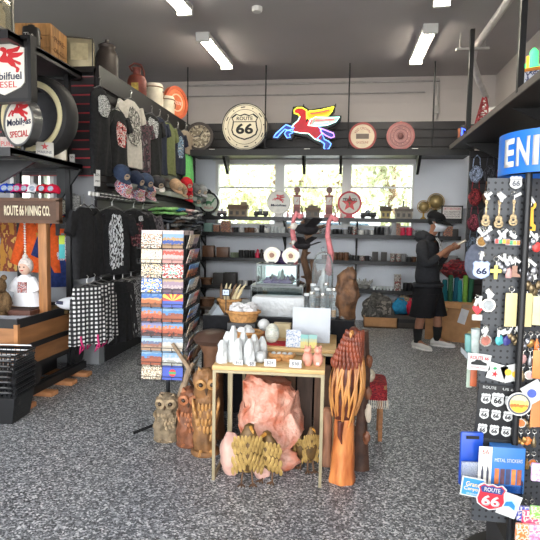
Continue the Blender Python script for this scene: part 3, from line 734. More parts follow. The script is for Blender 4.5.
# shopping baskets stack
def basket_mesh():
    b = MB(); w, d, h, k = .46, .30, .2, .86
    T = [(-w/2, -d/2), (w/2, -d/2), (w/2, d/2), (-w/2, d/2)]
    for i in range(4):
        a, c = Vector((*T[i], h)), Vector((*T[(i+1) % 4], h)); al, cl = Vector((a.x*k, a.y*k, 0)), Vector((c.x*k, c.y*k, 0))
        for f in (0, .2, .4, .6, .8):
            b.tube([al.lerp(a, f), cl.lerp(c, f)], .004, 4)
        n = 12
        for j in range(n): b.tube([al.lerp(cl, j/n), a.lerp(c, j/n)], .003, 4)
        b.tube([a, c], .009, 6)
    b.box((0, 0, .004), (w*k, d*k, .008))
    return b
bm_ = basket_mesh().mesh('wire_body', BLACKM)
hm = MB().tube([(-.2, -.155, .205), (-.19, -.175, .213), (.19, -.175, .213), (.2, -.155, .205)], .006, 6).mesh('handle', STEEL)
t0 = PZ(6, 420, 0)
for i in range(9):
    t = thing('shopping_basket', 'black wire shopping basket, %s from the bottom of the stack by the cart' % ORD[i] if i else 'solid black bottom basket of the stack on the floor by the cart', 'shopping basket', (-2.66+.004*(i % 3), 3.74+.003*(i % 2), .040*i+.0), .08+.02*(i % 2), 'stacked shopping baskets')
    if i == 0:
        MB().box((0, 0, .1), (.46, .30, .2), taper=.86).obj('wire_body', mat('black_plastic', (22,22,24), .4), t, smooth=False)
    else:
        for nm, me in (('wire_body', bm_), ('handle', hm)):
            o = bpy.data.objects.new(nm, me); COL.objects.link(o); o.parent = t
        o = bpy.data.objects.new('handle', hm); COL.objects.link(o); o.parent = t; o.rotation_euler = (0, 0, PI)
# jackets hanging behind the cart
def garment_mesh(w=.48, L=.7, d=.07, sleeve=.2, neck=.08, flare=1.0, seed=0, taper=0, fold=.012):
    """front faces -y, shoulder line at z=0, hem at z=-L"""
    b = MB(); n = 40; rings = []; rnd = random.Random(seed); ph = rnd.uniform(0, 6)
    N = 12
    for i in range(N+1):
        t = i/N; z = -L*t
        if t < .1: hw = neck+(w/2-neck)*(t/.1)**.6; zz = z
        else: hw = w/2*(1-.08*math.sin(min(1, (t-.1)/.5)*PI)+(flare-1)*t); zz = z
        dd = d*(.35+.65*min(1, t/.25))
        r = []
        for k in range(n):
            a = 2*PI*k/n; ca, sa = math.cos(a), math.sin(a)
            x = hw*(abs(ca)**.7)*(1 if ca >= 0 else -1); y = dd/2*(abs(sa)**.6)*(1 if sa >= 0 else -1)
            y += fold*t*math.sin(x*38+ph+1.5*math.sin(t*4+ph))
            r.append((x, y, zz))
        rings.append(r)
    b.loft(rings)
    if sleeve:
        for s in (-1, 1):
            sx = w/2-.03; rs = []
            for j in range(6):
                t = j/5; cx = s*(sx+.04*t+ (.10 if sleeve > .3 else .06)*t); cz = -.06-sleeve*t*.95
                wv = (.085 if sleeve > .3 else .09)*(1-.2*t)
                rs.append([(cx+s*wv*math.cos(a)*.75, d*.42*math.sin(a)+fold*.5*math.sin(5*a+t*5), cz+wv*.35*math.cos(a)) for a in [2*PI*k/14 for k in range(14)]])
            b.loft(rs)
    return b
def garment(name, label, cat, m, loc, rz, group=None, prints=(), hanger=True, **k):
    t = thing(name, label, cat, loc, rz, group)
    gm = garment_mesh(**k); nm = 'fabric'
    gm.obj(nm, m, t)
    d = k.get('d', .07)
    for (x, z, w, h, pm) in prints:
        b = MB(); n = 40; sd = k.get('seed', 0)*3.7; po = []
        for i in range(n):
            a = 2*PI*i/n; q = 1+.22*noise.noise(Vector((math.cos(a)*1.6+sd, math.sin(a)*1.6, sd)))+.10*noise.noise(Vector((math.cos(a)*5, math.sin(a)*5+sd, 1)))
            po.append((x+w/2*q*math.copysign(abs(math.cos(a))**.7, math.cos(a)), z+h/2*q*math.copysign(abs(math.sin(a))**.7, math.sin(a))))
        b.prism(po, -d/2-.012, -d/2-.006).obj('print', pm, t, smooth=False)
    if hanger:
        w = k.get('w', .48)
        MB().tube([(-w*.36, 0, -.02), (0, 0, .035), (w*.36, 0, -.02)], .006, 6).obj('hanger', mat('hanger_grey', (96,96,98), .4, .4), t)
        MB().tube([(0, 0, .03), (0, 0, .075), (.018, 0, .1), (0, 0, .12), (-.02, 0, .105)], .004, 5).obj('hanger_hook', STEEL, t)
    return t
ORJ = cloth('orange_fabric', (202,84,34), .2)
rk = thing('wall_hanging_rail', 'dark hanging rail on the alcove wall behind the mining cart', 'rail', (-3.3, 5.2, 0)); MB().cyl((-.55, 0, 1.74), (.5, 0, 1.74), .012, n=8).obj('bar', BLACKM, rk)
for x in (-.5, .45): MB().cyl((x, 0, 1.74), (x, .2, 1.74), .01, n=6).obj('bracket', BLACKM, rk)
garment('orange_jacket', 'orange jacket hanging behind the doll and the mining sign', 'jacket', ORJ, (-3.12, 5.2, 1.62), .2, None, [], w=.36, L=.62, d=.1, sleeve=.5, seed=2)
garment('yellow_shirt', 'mustard patterned shirt hanging at the left edge behind the cart', 'shirt', colors('mustard_print', [(170,120,50), (120,60,40), (190,150,80)], 6, rough=.9), (-3.42, 5.2, 1.62), -.1, None, [], w=.4, L=.62, d=.09, sleeve=.22, seed=3)
garment('blue_jacket', 'dark blue jacket hanging just right of the timber sign post', 'jacket', cloth('dark_blue_fabric', (34,48,96), .3), (-2.96, 5.24, 1.6), .5, None, [(0.02, -.42, .1, .1, colors('blue_print', [(34,48,96), (200,200,210), (150,50,50)], 7))], w=.24, L=.75, d=.07, sleeve=.4, seed=4)
# ================================================================ CLOTHES along the slat wall
def tee_print(n, pal, sc=7): return colors(n, pal, sc, rough=.85)
BLK = cloth('black_cotton', (34,34,36), .25); NAVY = cloth('navy_cotton', (40,44,60), .2)
WP = tee_print('white_on_black_print', [(34,34,36), (214,216,216), (60,60,62), (224,224,224)], 11)
RWP = tee_print('red_white_print', [(30,30,32), (180,40,46), (216,206,200), (120,34,38)], 6)
GWP = tee_print('grey_floral_print', [(205,202,194), (150,146,138), (60,58,58), (212,208,200)], 9)
# shirts pinned high on the slat wall, near to far
top = [ # px centre x, px top y, px bottom y, width, label, mat, sleeve, prints
 (100, 86, 172, .34, 'black vest with a white flower print, nearest on the slat wall', BLK, 0, [(-.0, -.17, .2, .2, WP)]),
 (118, 108, 168, .36, 'black tee with red and white print second along the slat wall', BLK, .14, [(0, -.25, .2, .26, RWP)]),
 (131, 98, 165, .44, 'pale grey tee with a busy dark print on the slat wall', cloth('pale_heather', (198,192,182), .1), .16, [(0, -.3, .3, .42, GWP)]),
 (142, 116, 170, .42, 'dark patterned tee between the pale tee and the skull tee', tee_print('dark_pattern', [(46,42,48), (92,60,70), (40,40,44), (120,110,112)], 8), .14, []),
 (152, 113, 174, .50, 'black tee with a large white skull print on the slat wall', BLK, .16, [(-.05, -.17, .26, .26, WP)]),
 (160, 116, 172, .40, 'plain navy tee right of the skull tee on the slat wall', NAVY, .14, []),
 (168, 121, 172, .44, 'olive green tee high on the slat wall', cloth('olive_cotton', (104,110,72), .15), .16, []),
 (178, 128, 172, .46, 'dark navy tee with pale blue lettering beside the olive one', NAVY, .14, [(0, -.25, .2, .32, tee_print('blue_letter_print', [(40,44,60), (140,170,200), (40,44,60), (210,216,224)], 6))]),
 (186, 129, 152, .36, 'tan cap-sleeve tee last along the slat wall by the round clock', cloth('tan_cotton', (150,136,120), .15), .12, []),
 (188, 152, 182, .34, 'bright green tee low at the far end of the slat wall', cloth('lime_cotton', (120,206,120), .15), 0, []),
]
for i, (px, y0, y1, w, lab, m, sl, pr) in enumerate(top):
    a = PX(px, y0, XS+.10); q = PX(px, y1, XS+.10)
    garment('hanging_shirt', lab, 'shirt', m, (XS+.10, a.y, a.z-.03), PI/2-.12, None, pr, w=w, L=a.z-q.z, d=.07, sleeve=sl, seed=i+10, flare=1.02)
    MB().cyl((XS+.02, a.y, a.z+.085), (XS+.12, a.y, a.z+.075), .006, n=6).obj('wall_hook', STEEL, None) if False else None
# caps below them, on pegs
capc = [(121, 170, 'navy', (52,64,88)), (122.5, 184, 'flag-printed', (120,90,120)), (135, 176, 'dark blue', (44,52,72)), (136.5, 188, 'blue and white flag-printed', (110,120,160)), (145, 178, 'slate blue', (60,72,96)), (147, 188, 'pink and white printed', (170,130,140)), (157, 180, 'white-brimmed black', (60,60,64)), (175, 183, 'tan', (178,146,116)), (180, 187, 'khaki', (150,128,104)), (186, 181, 'red', (186,40,48)), (186, 192, 'second red', (176,36,46)), (194, 187, 'grey', (96,96,98)), (195, 197, 'grey-green', (110,130,120)), (201, 188, 'light grey', (170,170,170)), (206, 192, 'black', (46,46,48))]
XC = XS+.2
pg = thing('cap_shelf', 'narrow black peg shelf running along the slat wall behind the caps', 'shelf', (XS+.03, 7.2, 1.93))
MB().box((.11, 0, 0), (.22, 3.4, .03)).obj('board', BLACK, pg, smooth=False); MB().box((.225, 0, -.005), (.012, 3.4, .06)).obj('price_rail', mat('price_rail', (60,60,62), .4), pg, smooth=False)
capproto = None
for i, (px, py, cn, c) in enumerate(capc):
    p = PX(px, py, XC)
    m = cloth('hat_'+cn.replace(' ', '_').replace('-', '_'), c, .2)
    if 'flag' in cn or 'printed' in cn: m = colors('hat_print_%d' % i, [(60,80,140), (210,200,200), (180,60,66), c], 7, rough=.85)
    mb = cloth('hat_white', (214,212,208)) if 'brimmed' in cn else m
    lab = '%s baseball cap, %s from the left below the hanging shirts' % (cn, ORD[i])
    if capproto is None:
        capproto = make_cap('baseball_hat', lab, m, mb, mat('cap_patch', (170,150,130), .7, var=.4, scale=50), p-Vector((0, 0, .05)), PI/2, 1.05, 'caps below the hanging shirts', rot=(.75, 0, PI/2-.5))
    else:
        dup(capproto, p-Vector((0, 0, .05)), label=lab, rot=(.75, 0, PI/2-.5+.2*(i % 3-1)), mats={'crown': m, 'brim': mb, 'button': m})
# garment rack on the floor
RX = -2.38
gr = thing('garment_rack', 'black two-tier garment rail standing out from the slat wall', 'clothes rack', (RX, 5.9, 0))
for z in (1.79, 1.0): MB().cyl((0, -.95, z), (0, .66, z), .014, n=10).obj('rail', BLACKM, gr)
for y in (-.38, .6):
    for z in (1.79, 1.0): MB().box((-.09, y, z), (.19, .025, .03)).obj('wall_arm', BLACKM, gr, smooth=False)
def at_rack(px, py, X): return PX(px, py, X)
up = [
 (91, .34, 'plain black tee nearest on the upper rail of the garment rack', BLK, []),
 (99, .36, 'black long tee second on the upper rail, beside the big white print', BLK, []),
 (112, .44, 'black tee with a tall white graphic print on the upper rail', BLK, [(0.02, -.33, .17, .56, tee_print('tall_white_print', [(30,30,32), (206,210,214), (50,50,52), (214,216,218)], 6))]),
 (131, .44, 'black tee with small red badge and dark red print on the upper rail', BLK, [(.02, -.26, .2, .26, tee_print('dark_red_print', [(34,34,36), (34,34,36), (110,44,56), (150,120,120)], 8)), (.06, -.08, .06, .06, WP)]),
 (143, .46, 'charcoal patterned tee last on the upper rail by the postcard rack', tee_print('charcoal_print', [(40,38,42), (70,64,70), (110,104,108), (44,42,46)], 9), []),
]
for i, (px, w, lab, m, pr) in enumerate(up):
    a = at_rack(px, 208, RX)
    garment('rack_shirt', lab, 'shirt', m, (RX-.07 if i < 2 else RX+.03*(i % 2), a.y, 1.66), PI/2-(.1 if i < 2 else .5), None, pr, w=w, L=.66, d=.08, sleeve=.2, seed=30+i)
# white size tags along the rails
hg = MB().box((0, 0, 0), (.02, .035, .035)).mesh('size_tag', WHITE, False)
k = 0
for px in range(90, 139, 4):
    a = at_rack(px, 199, RX); o = inst(hg, 'size_marker', (RX, a.y, 1.79)); tag(o, 'small white size marker clipped on the upper rail of the garment rack', 'size marker', 'size markers on the garment rack')
# trousers and skirts on the lower rail
def trousers(name, label, m, loc, rz, w=.34, L=.66, group=None, skirt=False, seed=0, tie=None, cat='trousers'):
    t = thing(name, label, cat, loc, rz, group); b = MB(); rnd = random.Random(seed)
    if skirt: 
        rs = []
        for i in range(9):
            u = i/8; hw = w*(.36+.16*u); rs.append([(hw*math.cos(a), .03*math.sin(a)+.018*u*math.sin(9*a+seed), -L*u) for a in [2*PI*k/36 for k in range(36)]])
        b.loft(rs)
    else:
        rs = []
        for i in range(3):
            u = i/2; hw = w*(.42+.06*u); rs.append([(hw*math.cos(a), .035*math.sin(a), -.16*u) for a in [2*PI*k/32 for k in range(32)]])
        b.loft(rs)
        for s in (-1, 1):
            rs = []
            for i in range(10):
                u = i/9; hw = w*.27*(1+.12*u); rs.append([(s*w*(.23+.05*u)+hw*math.cos(a), .04*math.sin(a)+.014*u*math.sin(6*a+seed+s), -.1-(L-.1)*u) for a in [2*PI*k/28 for k in range(28)]])
            b.loft(rs)
    b.obj('cloth', m, t)
    MB().box((0, 0, -.004), (w*.8, .05, .035), bevel=.01).obj('waistband', m, t)
    MB().tube([(-w*.3, 0, .01), (0, 0, .04), (w*.3, 0, .01)], .006, 6).obj('clip_hanger', STEEL, t); MB().tube([(0, 0, .04), (0, 0, .08), (.015, 0, .1), (0, 0, .115)], .004, 5).obj('hanger_hook', STEEL, t)
    if tie:
        for s in (-1, 1): MB().tube([(s*.08, -.05, -L+.09), (s*.078, -.06, -L+.04), (s*.075+.02, -.06, -L-.02), (s*.07-.02, -.05, -L-.07), (s*.08, -.05, -L+.0)], .009, 6).obj('ribbon', tie, t)
    return t
def gingham():
    m, nt, b = nt_new('black_white_check'); L = nt.links.new
    tc = nt.nodes.new('ShaderNodeTexCoord'); sp = nt.nodes.new('ShaderNodeSeparateXYZ'); L(tc.outputs['Object'], sp.inputs[0]); outs = []
    for ax in (0, 2):
        a = nt.nodes.new('ShaderNodeMath'); a.operation = 'MULTIPLY'; a.inputs[1].default_value = 25; L(sp.outputs[ax], a.inputs[0])
        f = nt.nodes.new('ShaderNodeMath'); f.operation = 'FRACT'; L(a.outputs[0], f.inputs[0])
        g = nt.nodes.new('ShaderNodeMath'); g.operation = 'GREATER_THAN'; g.inputs[1].default_value = .5; L(f.outputs[0], g.inputs[0]); outs.append(g)
    s = nt.nodes.new('ShaderNodeMath'); s.operation = 'ADD'; L(outs[0].outputs[0], s.inputs[0]); L(outs[1].outputs[0], s.inputs[1])
    h = nt.nodes.new('ShaderNodeMath'); h.operation = 'MULTIPLY'; h.inputs[1].default_value = .5; L(s.outputs[0], h.inputs[0])
    r = nt.nodes.new('ShaderNodeValToRGB'); r.color_ramp.interpolation = 'CONSTANT'
    r.color_ramp.elements[0].color = lin((26,26,28)); r.color_ramp.elements[1].position = .4; r.color_ramp.elements[1].color = lin((60,60,62)); e = r.color_ramp.elements.new(.8); e.color = lin((226,224,222))
    L(h.outputs[0], r.inputs[0]); L(r.outputs[0], b.inputs['Base Color']); b.inputs['Roughness'].default_value = .85
    return m
CHK = gingham(); PNK = cloth('pink_ribbon', (196,50,110))
for i, (px, lab) in enumerate(((87, 'black and white checked trousers nearest the mining cart'), (96, 'black and white checked trousers in the middle of the three pairs'), (105, 'black and white checked trousers furthest from the cart'))):
    a = at_rack(px, 292, RX); z = .92
    trousers('checked_trousers', lab, CHK, (RX+.0-.02*i, a.y, z), PI/2-.75, w=.31, L=.53, group='checked trousers on the rack', seed=i, tie=PNK if i < 2 else cloth('white_tie', (214,214,214)))
lw = [(114, 'black trousers hanging right of the checked ones', BLK, False), (121, 'black skirt with small white print on the lower rail', tee_print('sparse_white_print', [(34,34,36), (34,34,36), (40,40,42), (190,190,190)], 8), True), (131, 'black and white patterned leggings on the lower rail', tee_print('leggings_print', [(30,30,32), (150,150,152), (34,34,36), (190,190,190)], 14), False), (141, 'grey patterned trousers last on the lower rail beside the postcard rack', tee_print('grey_trouser_print', [(50,50,52), (130,130,130), (40,40,42), (160,160,160)], 16), False)]
for i, (px, lab, m, sk) in enumerate(lw):
    a = at_rack(px, 290, RX); trousers('rack_trousers' if not sk else 'rack_skirt', lab, m, (RX+.02*(i % 2), a.y, .9), PI/2-.4, w=.42, L=.62, skirt=sk, seed=7+i, cat='skirt' if sk else 'trousers')
# bagged goods on the alcove wall left of the rack
pk = [(62, 207, .10, .14, 'clear bag of pale shells on the wall between shelf post and rack', colors('shell_bag', [(150,150,140), (200,196,180), (90,90,84), (170,166,120)], 14)), (73, 203, .16, .15, 'clear bag of grey trinkets next to the pale shell bag', colors('grey_bag', [(70,72,74), (160,160,156), (110,110,108)], 14)), (78, 211, .05, .09, 'small white hang tag under the bagged trinkets', WHITE),
      (62.5, 247, .07, .24, 'yellow and turquoise pack hanging on the alcove wall', ramp_mat('lime_aqua_pack', [(0, (80,186,190)), (.62, (196,220,80))], grad=2, gmix=.1)), (72, 248, .15, .23, 'grey and white patterned pack beside the turquoise one', colors('grey_pack', [(190,186,188), (120,118,126), (216,214,210)], 7)), (58, 226, .05, .2, 'small dark cloth strip hanging by the shelf post', cloth('grey_cloth_strip', (70,68,70)))]
for i, (px, py, w, h, lab, m) in enumerate(pk):
    p = P(px, py, YA-.2); t = thing('hanging_pack', lab, 'pack', p)
    MB().box((0, 0, 0), (w, .03, h), bevel=.008).obj('pack', m, t); MB().cyl((0, .0, h/2+.01), (0, .11, h/2+.015), .004, n=6).obj('peg_hook', STEEL, t); MB().box((0, -.002, h/2+.008), (.05, .006, .03)).obj('header_card', mat('header_card', (120,120,118), .6), t, smooth=False)
p = P(68, 223, YA-.2); t = thing('chalk_sign', 'small black sign with faint scrolled lettering above the packs', 'sign', p); MB().box((0, 0, 0), (.19, .015, .12)).obj('board', BLACK, t, smooth=False); text('Kittens', mat('chalk_grey', (96,96,98), .8), t, (0, -.008, 0), w=.15)
p = P(97, 179, 5.2); t = thing('tagged_price_sign', 'white double price ticket hanging below the black vest', 'price ticket', PX(97, 178, XS+.12), PI/2-.5); MB().box((0, 0, 0), (.07, .006, .16)).obj('card', WHITE, t, smooth=False); text('$25', INK, t, (0, -.004, .03), w=.05); text('2/$40', INK, t, (0, -.004, -.03), w=.05)
# shelf with folded tees at the far end
fs = thing('folded_shirt_shelf', 'dark shelf of folded shirts along the far end of the slat wall', 'shelf', (-2.40, 7.3, 1.42))
MB().box((0, 0, 0), (.36, 1.4, .03)).obj('board', BLACK, fs, smooth=False); MB().box((0, 0, -.7), (.34, 1.36, .03)).obj('board', BLACK, fs, smooth=False)
MB().box((0, 0, -1.4), (.34, 1.36, .05)).obj('plinth', BLACK, fs, smooth=False)
for y in (-.68, 0, .68): MB().box((0, y, -.7), (.34, .03, 1.4)).obj('upright', BLACK, fs, smooth=False)
fold = MB(); rs = []
for i in range(9):
    u = i/8; rs.append([(.19*math.copysign(abs(math.cos(a))**.4, math.cos(a)), (-.15+.3*u), .022+.02*math.copysign(abs(math.sin(a))**.6, math.sin(a))*(1 if 0 < i < 8 else .5)) for a in [2*PI*k/20 for k in range(20)]])
fold.loft(rs); fold.jitter(.03, 11); fm = fold.mesh('folded_shirt', WHITE)
fc = [('lime', (150,206,130)), ('sea blue', (60,110,150)), ('grey', (110,110,112)), ('black', (44,44,46)), ('pale pink', (196,160,160)), ('slate', (84,90,100)), ('white', (190,190,192)), ('brown', (96,76,66))]
rnd = random.Random(5); posn = ['nearest', 'second', 'third', 'fourth', 'fifth', 'farthest']; lev = ['bottom', 'second from bottom', 'third from bottom', 'fourth from bottom', 'fifth from bottom', 'topmost']
plan = [[7, 2, 5, 3, 0, 0], [3, 2, 7, 6, 0, 1], [5, 3, 2, 5, 1, 4], [2, 7, 3, 6, 4, 4], [3, 5, 2, 2, 5, 6], [3, 2, 5, 2, 6, 3]]
for s in range(6):
    for l in range(6):
        cn, c = fc[plan[s][l]]
        o = inst(fm, 'folded_shirt', (-2.36+rnd.uniform(-.02, .03), 6.75+s*.225+rnd.uniform(-.02, .02), 1.436+l*.052), PI/2+rnd.uniform(-.12, .12), m=cloth('tee_'+cn.replace(' ', '_'), c))
        tag(o, '%s folded shirt, %s of the %s pile on the far shelf' % (cn, lev[l], posn[s]), 'shirt', 'folded shirts on the shelf')
# ================================================================ BACK WALL: shelves and everything on them
YS = 8.68; SD = .3
levels = {'top': 1.675, 'second': 1.415, 'third': 1.0, 'fourth': .54}
sx0, sx1 = P(202, 220, YS).x, P(462, 220, YS).x
for k, (nm, z) in enumerate(levels.items()):
    t = thing('wall_shelf', {'top': 'top black wall shelf below the windows, carrying signs and model pumps', 'second': 'second black wall shelf from the top, lined with small mugs', 'third': 'third black wall shelf down, with brown and black mugs', 'fourth': 'lowest black wall shelf, with boxes left and glassware right'}[nm], 'shelf', (0, YB-SD/2-.005, z-.025), 0, 'black wall shelves')
    MB().box(((sx0+sx1)/2, 0, 0), (sx1-sx0, SD, .05)).obj('board', BLACK, t, smooth=False)
    MB().box(((sx0+sx1)/2, -SD/2-.006, 0), (sx1-sx0, .012, .062)).obj('edge_strip', BLACKM, t, smooth=False)
    for px in (204, 285, 357, 440):
        x = P(px, 230, YB-.1).x; MB().prism([(-.2, 0), (.14, 0), (.14, -.16), (.1, -.16)], -.012, .012, Matrix.Rotation(PI/2, 4, 'Z')).obj('bracket', BLACK, t, (x, 0, -.025), smooth=False)
st = thing('shelf_standard', 'black slotted upright strips fixed to the back wall between the shelves', 'shelf upright', (0, YB-.012, 0))
for px in (204, 285, 357, 440):
    x = P(px, 230, YB-.1).x; MB().box((x, 0, .95), (.03, .016, 1.36)).obj('upright_strip', BLACK, st, smooth=False)
def onshelf(px, lev, y=8.84): return Vector((P(px, 225, y).x, y, levels[lev]))
PXM = YS/F*1.0
# ---- signs on the overhead shelf
zo = zl+.026; yo = 8.34
def oz(r): return zo+r
r = .22; t = round_sign('round_clock', 'round dark clock with a mottled face at the left end of the overhead shelf', Vector((P(199.5, 137, yo).x, yo, oz(r))), r, .1, colors('clock_face', [(150,140,120), (110,100,84), (176,166,146)], 6), mat('clock_rim', (56,48,44), .4, .3), .2)
for i in range(12): a = i*PI/6; MB().box((.15*math.cos(a), -.03, .15*math.sin(a)), (.012, .004, .035), rot=(0, PI/2-a, 0)).obj('hour_mark', INK, t, smooth=False)
MB().box((.03, -.032, .04), (.014, .004, .12), rot=(0, .6, 0)).obj('hand', INK, t, smooth=False); MB().box((-.04, -.034, .0), (.012, .004, .09), rot=(0, 1.4, 0)).obj('hand', INK, t, smooth=False)
r = .36; c = P(245, 126.5, yo); t = round_sign('round_road_sign', 'large round cream sign with black highway shield reading ROUTE 66 on the overhead shelf', Vector((c.x, yo, oz(r))), r, 0, mat('round66_cream', (210,200,176), .35, var=.1, scale=4), mat('round66_rim', (40,38,36), .4), .035)
b = MB()
for q in (.93, .74): b.annulus((0, -.03, 0), r*q-.006, r*q, .006, 48)
b.obj('ring_line', INK, t)
for i in range(12):
    a = i*PI/6+.1; MB().box((r*.83*math.cos(a), -.029, r*.83*math.sin(a)), (.07 if i % 2 else .02, .004, .014), rot=(0, PI/2-a+PI/2*0 if i % 2 == 0 else -a+PI/2, 0)).obj('ring_mark', INK, t, smooth=False)
s = shield(.42, .4); ss = MB().prism(s, -.034, -.02).obj('shield', INK, t, smooth=False)
MB().prism([(x*.9, z*.9) for x, z in s], -.037, -.03).obj('shield_field', MATS['round66_cream'], ss, smooth=False); MB().box((0, -.038, .075), (.35, .004, .012)).obj('shield_bar', INK, ss, smooth=False)
text('ROUTE', INK, ss, (0, -.0385, .125), w=.25, h=.055, bold=.02); text('66', INK, ss, (0, -.0385, -.03), w=.27, h=.16, bold=.03)
# ---- neon flying horse
k = .066*YS/F*400/6/ .066/1.0  # metres per unit of the drawing
kk = 400/6*yo/F
c = P(260+280/6.0, 90+232/6.0, yo)
nz = thing('neon_horse_sign', 'flying red winged horse neon sign outlined in yellow and blue on the overhead shelf', 'neon sign', (c.x, yo, c.z))
H = {n: [(x*kk, z*kk) for x, z in HP(p)] for n, p in HORSE.items()}
out = HP([(190,140),(196,104),(258,98),(296,122),(360,112),(446,98),(440,134),(420,158),(482,158),(478,186),(440,216),(400,232),(452,256),(452,292),(404,290),(436,318),(424,352),(398,368),(370,352),(372,330),(318,302),(270,276),(206,266),(192,296),(158,294),(146,262),(112,296),(74,290),(88,252),(130,220),(186,208)])
MB().prism([(x*kk, z*kk) for x, z in out], .0, .1).obj('backing_can', BLACKM, nz, smooth=False)
MB().prism(H['body'], -.012, 0).obj('horse_body', mat('neon_red_panel', (196,28,44), .35), nz, smooth=False)
for n in ('fore', 'fore2', 'hind', 'tail'): MB().prism(H[n], -.01, 0).obj('horse_tail' if n == 'tail' else 'horse_leg', mat('leg_panel', (52,70,128), .4), nz, smooth=False)
MB().prism(H['wing1'], -.01, 0).obj('upper_wing', mat('yellow_panel', (206,190,40), .4), nz, smooth=False)
MB().prism(H['wing2'], -.014, 0).obj('lower_wing', mat('pale_wing_panel', (176,190,184), .4), nz, smooth=False)
def neon(n, col, e): 
    return mat('neon_'+n, col, .4, var=.02, emit=e)
NY, NB, NW, NP, NR = neon('yellow', (240,236,60), 1.3), neon('blue', (90,140,255), 1.6), neon('white', (190,255,236), 1.2), neon('violet', (190,130,255), 1.2), neon('red', (255,50,60), 1.2)
def tubes(poly, m, closed=True, r=.0085, nm='neon_tube', off=-.03):
    MB().tube([(x, off, z) for x, z in poly], r, 6, closed).obj(nm, m, nz)
Hs = lambda p: [(x*kk, z*kk) for x, z in HP(p)]
tubes(Hs([(280,178),(278,128),(250,112),(222,112),(205,125),(206,144),(228,150),(238,164)]), NY, False); tubes(H['wing1'], NY); tubes(Hs([(300,148),(350,142),(410,128)]), NR, False)
tubes(Hs([(240,164),(228,188),(206,206),(192,226)]), NW, False); tubes(H['wing2'], NW); tubes(Hs([(330,188),(440,182)]), NR, False, .006); tubes(Hs([(322,204),(410,198)]), NW, False, .006)
tubes(H['fore'], NB); tubes(H['fore2'], NB); tubes(H['hind'], NB); tubes(Hs([(205,250),(240,258),(292,262),(330,294),(362,306)]), NW, False, .007); tubes(H['tail'], NP); tubes(Hs([(350,222),(366,240),(372,270)]), NB, False); tubes(Hs([(300,212),(312,180)]), NR, False); tubes(Hs([(284,206),(298,176)]), NR, False)
for q in HP([(258,98)])+HP([(446,98)]): MB().cyl((q[0]*kk, .05, q[1]*kk-.02), (q[0]*kk, .05, q[1]*kk+.03), .008).obj('lug', BLACKM, nz)
r = .205; c = P(362.5, 135, yo); t = round_sign('round_enamel_sign', 'small round cream sign with thick red ring right of the neon horse', Vector((c.x, yo, oz(r))), r, 0, mat('enamel_cream', (216,200,172), .4, var=.1, scale=8), mat('dusty_red', (158,70,64), .45, var=.15), .14)
text('RED CROWN', mat('dusty_red', (158,70,64)), t, (0, -.03, 0), w=.27, h=.035, arc=.12)
MB().box((0, -.028, 0), (.19, .004, .075)).obj('banner', mat('grey_banner', (110,96,86), .6), t, smooth=False); text('GASOLINE', mat('dusty_red', (158,70,64)), t, (0, -.03, -.09), w=.18, h=.035)
r = .205; c = P(400.5, 134, yo); t = round_sign('hubcap_clock', 'round rose-coloured metal hubcap style clock at the right of the overhead shelf', Vector((c.x, yo, oz(r))), r, 0, mat('rose_metal', (150,108,104), .35, .5, var=.2, scale=10), mat('rose_rim', (150,92,88), .35, .5), .12, .06)
for q in (.75, .52, .3): MB().annulus((0, -.033, 0), r*q-.008, r*q, .012).obj('ring', mat('rose_dark', (96,60,58), .4, .5), t)
for i in range(10): a = i*PI/5; MB().ball((.12*math.cos(a), -.034, .12*math.sin(a)), .012, 1).obj('stud', mat('rose_light', (210,170,160), .3, .5), t)
MB().lathe([(.045, 0), (.04, .02), (0, .03)], 16).obj('hub', mat('rose_dark', (96,60,58)), t, (0, -.03, 0), (PI/2, 0, 0)); MB().ball((0, -.02, r-.01), .02, 2).obj('lamp', mat('amber_bulb', (240,150,120), .3, emit=.6), t)
# small price tags lying on the overhead ledge
for px, lab in ((212, 'white tag card on the overhead ledge left of the large round sign'), (307, 'white tag card on the overhead ledge below the neon horse'), (415, 'white tag card on the overhead ledge right of the hubcap clock')):
    q = P(px, 148, 8.3); t = tag(MB().box((0, 0, .012), (.09, .03, .024), bevel=.003).obj('tag_card', WHITE, None, (q.x, 8.3, zo)), lab, 'card')
# ---- top shelf
TS = 'top'
def sign_on_stand(name, label, px, r, field, rim, rimw, rz=0):
    p = onshelf(px, TS, 8.76); t = thing(name, label, 'sign', p, rz)
    MB().disc((0, 0, r+.05), r*.95, .06, 36).obj('face', field, t); MB().annulus((0, 0, r+.05), r*(1-rimw), r, .09).obj('rim', rim, t)
    b = MB().box((0, 0, .012), (.16, .1, .024)); b.box((0, 0, .04), (.1, .06, .05)); b.obj('base', rim, t, smooth=False); return t, r+.05
t, zc = sign_on_stand('round_green_sign', 'round sign with black rim and green long-necked silhouette left on the top shelf', 209, .175, mat('pale_mint', (196,206,192), .4), BLACKM, .17)
GR = mat('sign_green', (60,120,80), .5)
b = MB().prism([(-.1, -.01), (-.05, .02), (0, .03), (.05, .015), (.07, .05), (.095, .075), (.12, .07), (.12, .06), (.1, .055), (.085, .02), (.05, -.015), (.045, -.05), (.03, -.05), (.025, -.02), (-.02, -.02), (-.025, -.05), (-.04, -.05), (-.045, -.015), (-.09, -.025), (-.12, -.035)], -.036, -.03); b.obj('long_necked_silhouette', GR, t, (0, 0, zc), smooth=False)
text('SINCLAIR', RED, t, (0, -.032, zc-.085), w=.16, h=.035); text('GASOLINE', GR, t, (0, -.032, zc+.1), w=.13, h=.025)
t, zc = sign_on_stand('round_horse_globe', 'white round globe sign with red winged horse on the top shelf', 278.5, .19, mat('globe_white', (222,220,214), .4), mat('globe_rim', (190,186,180), .35), .06)
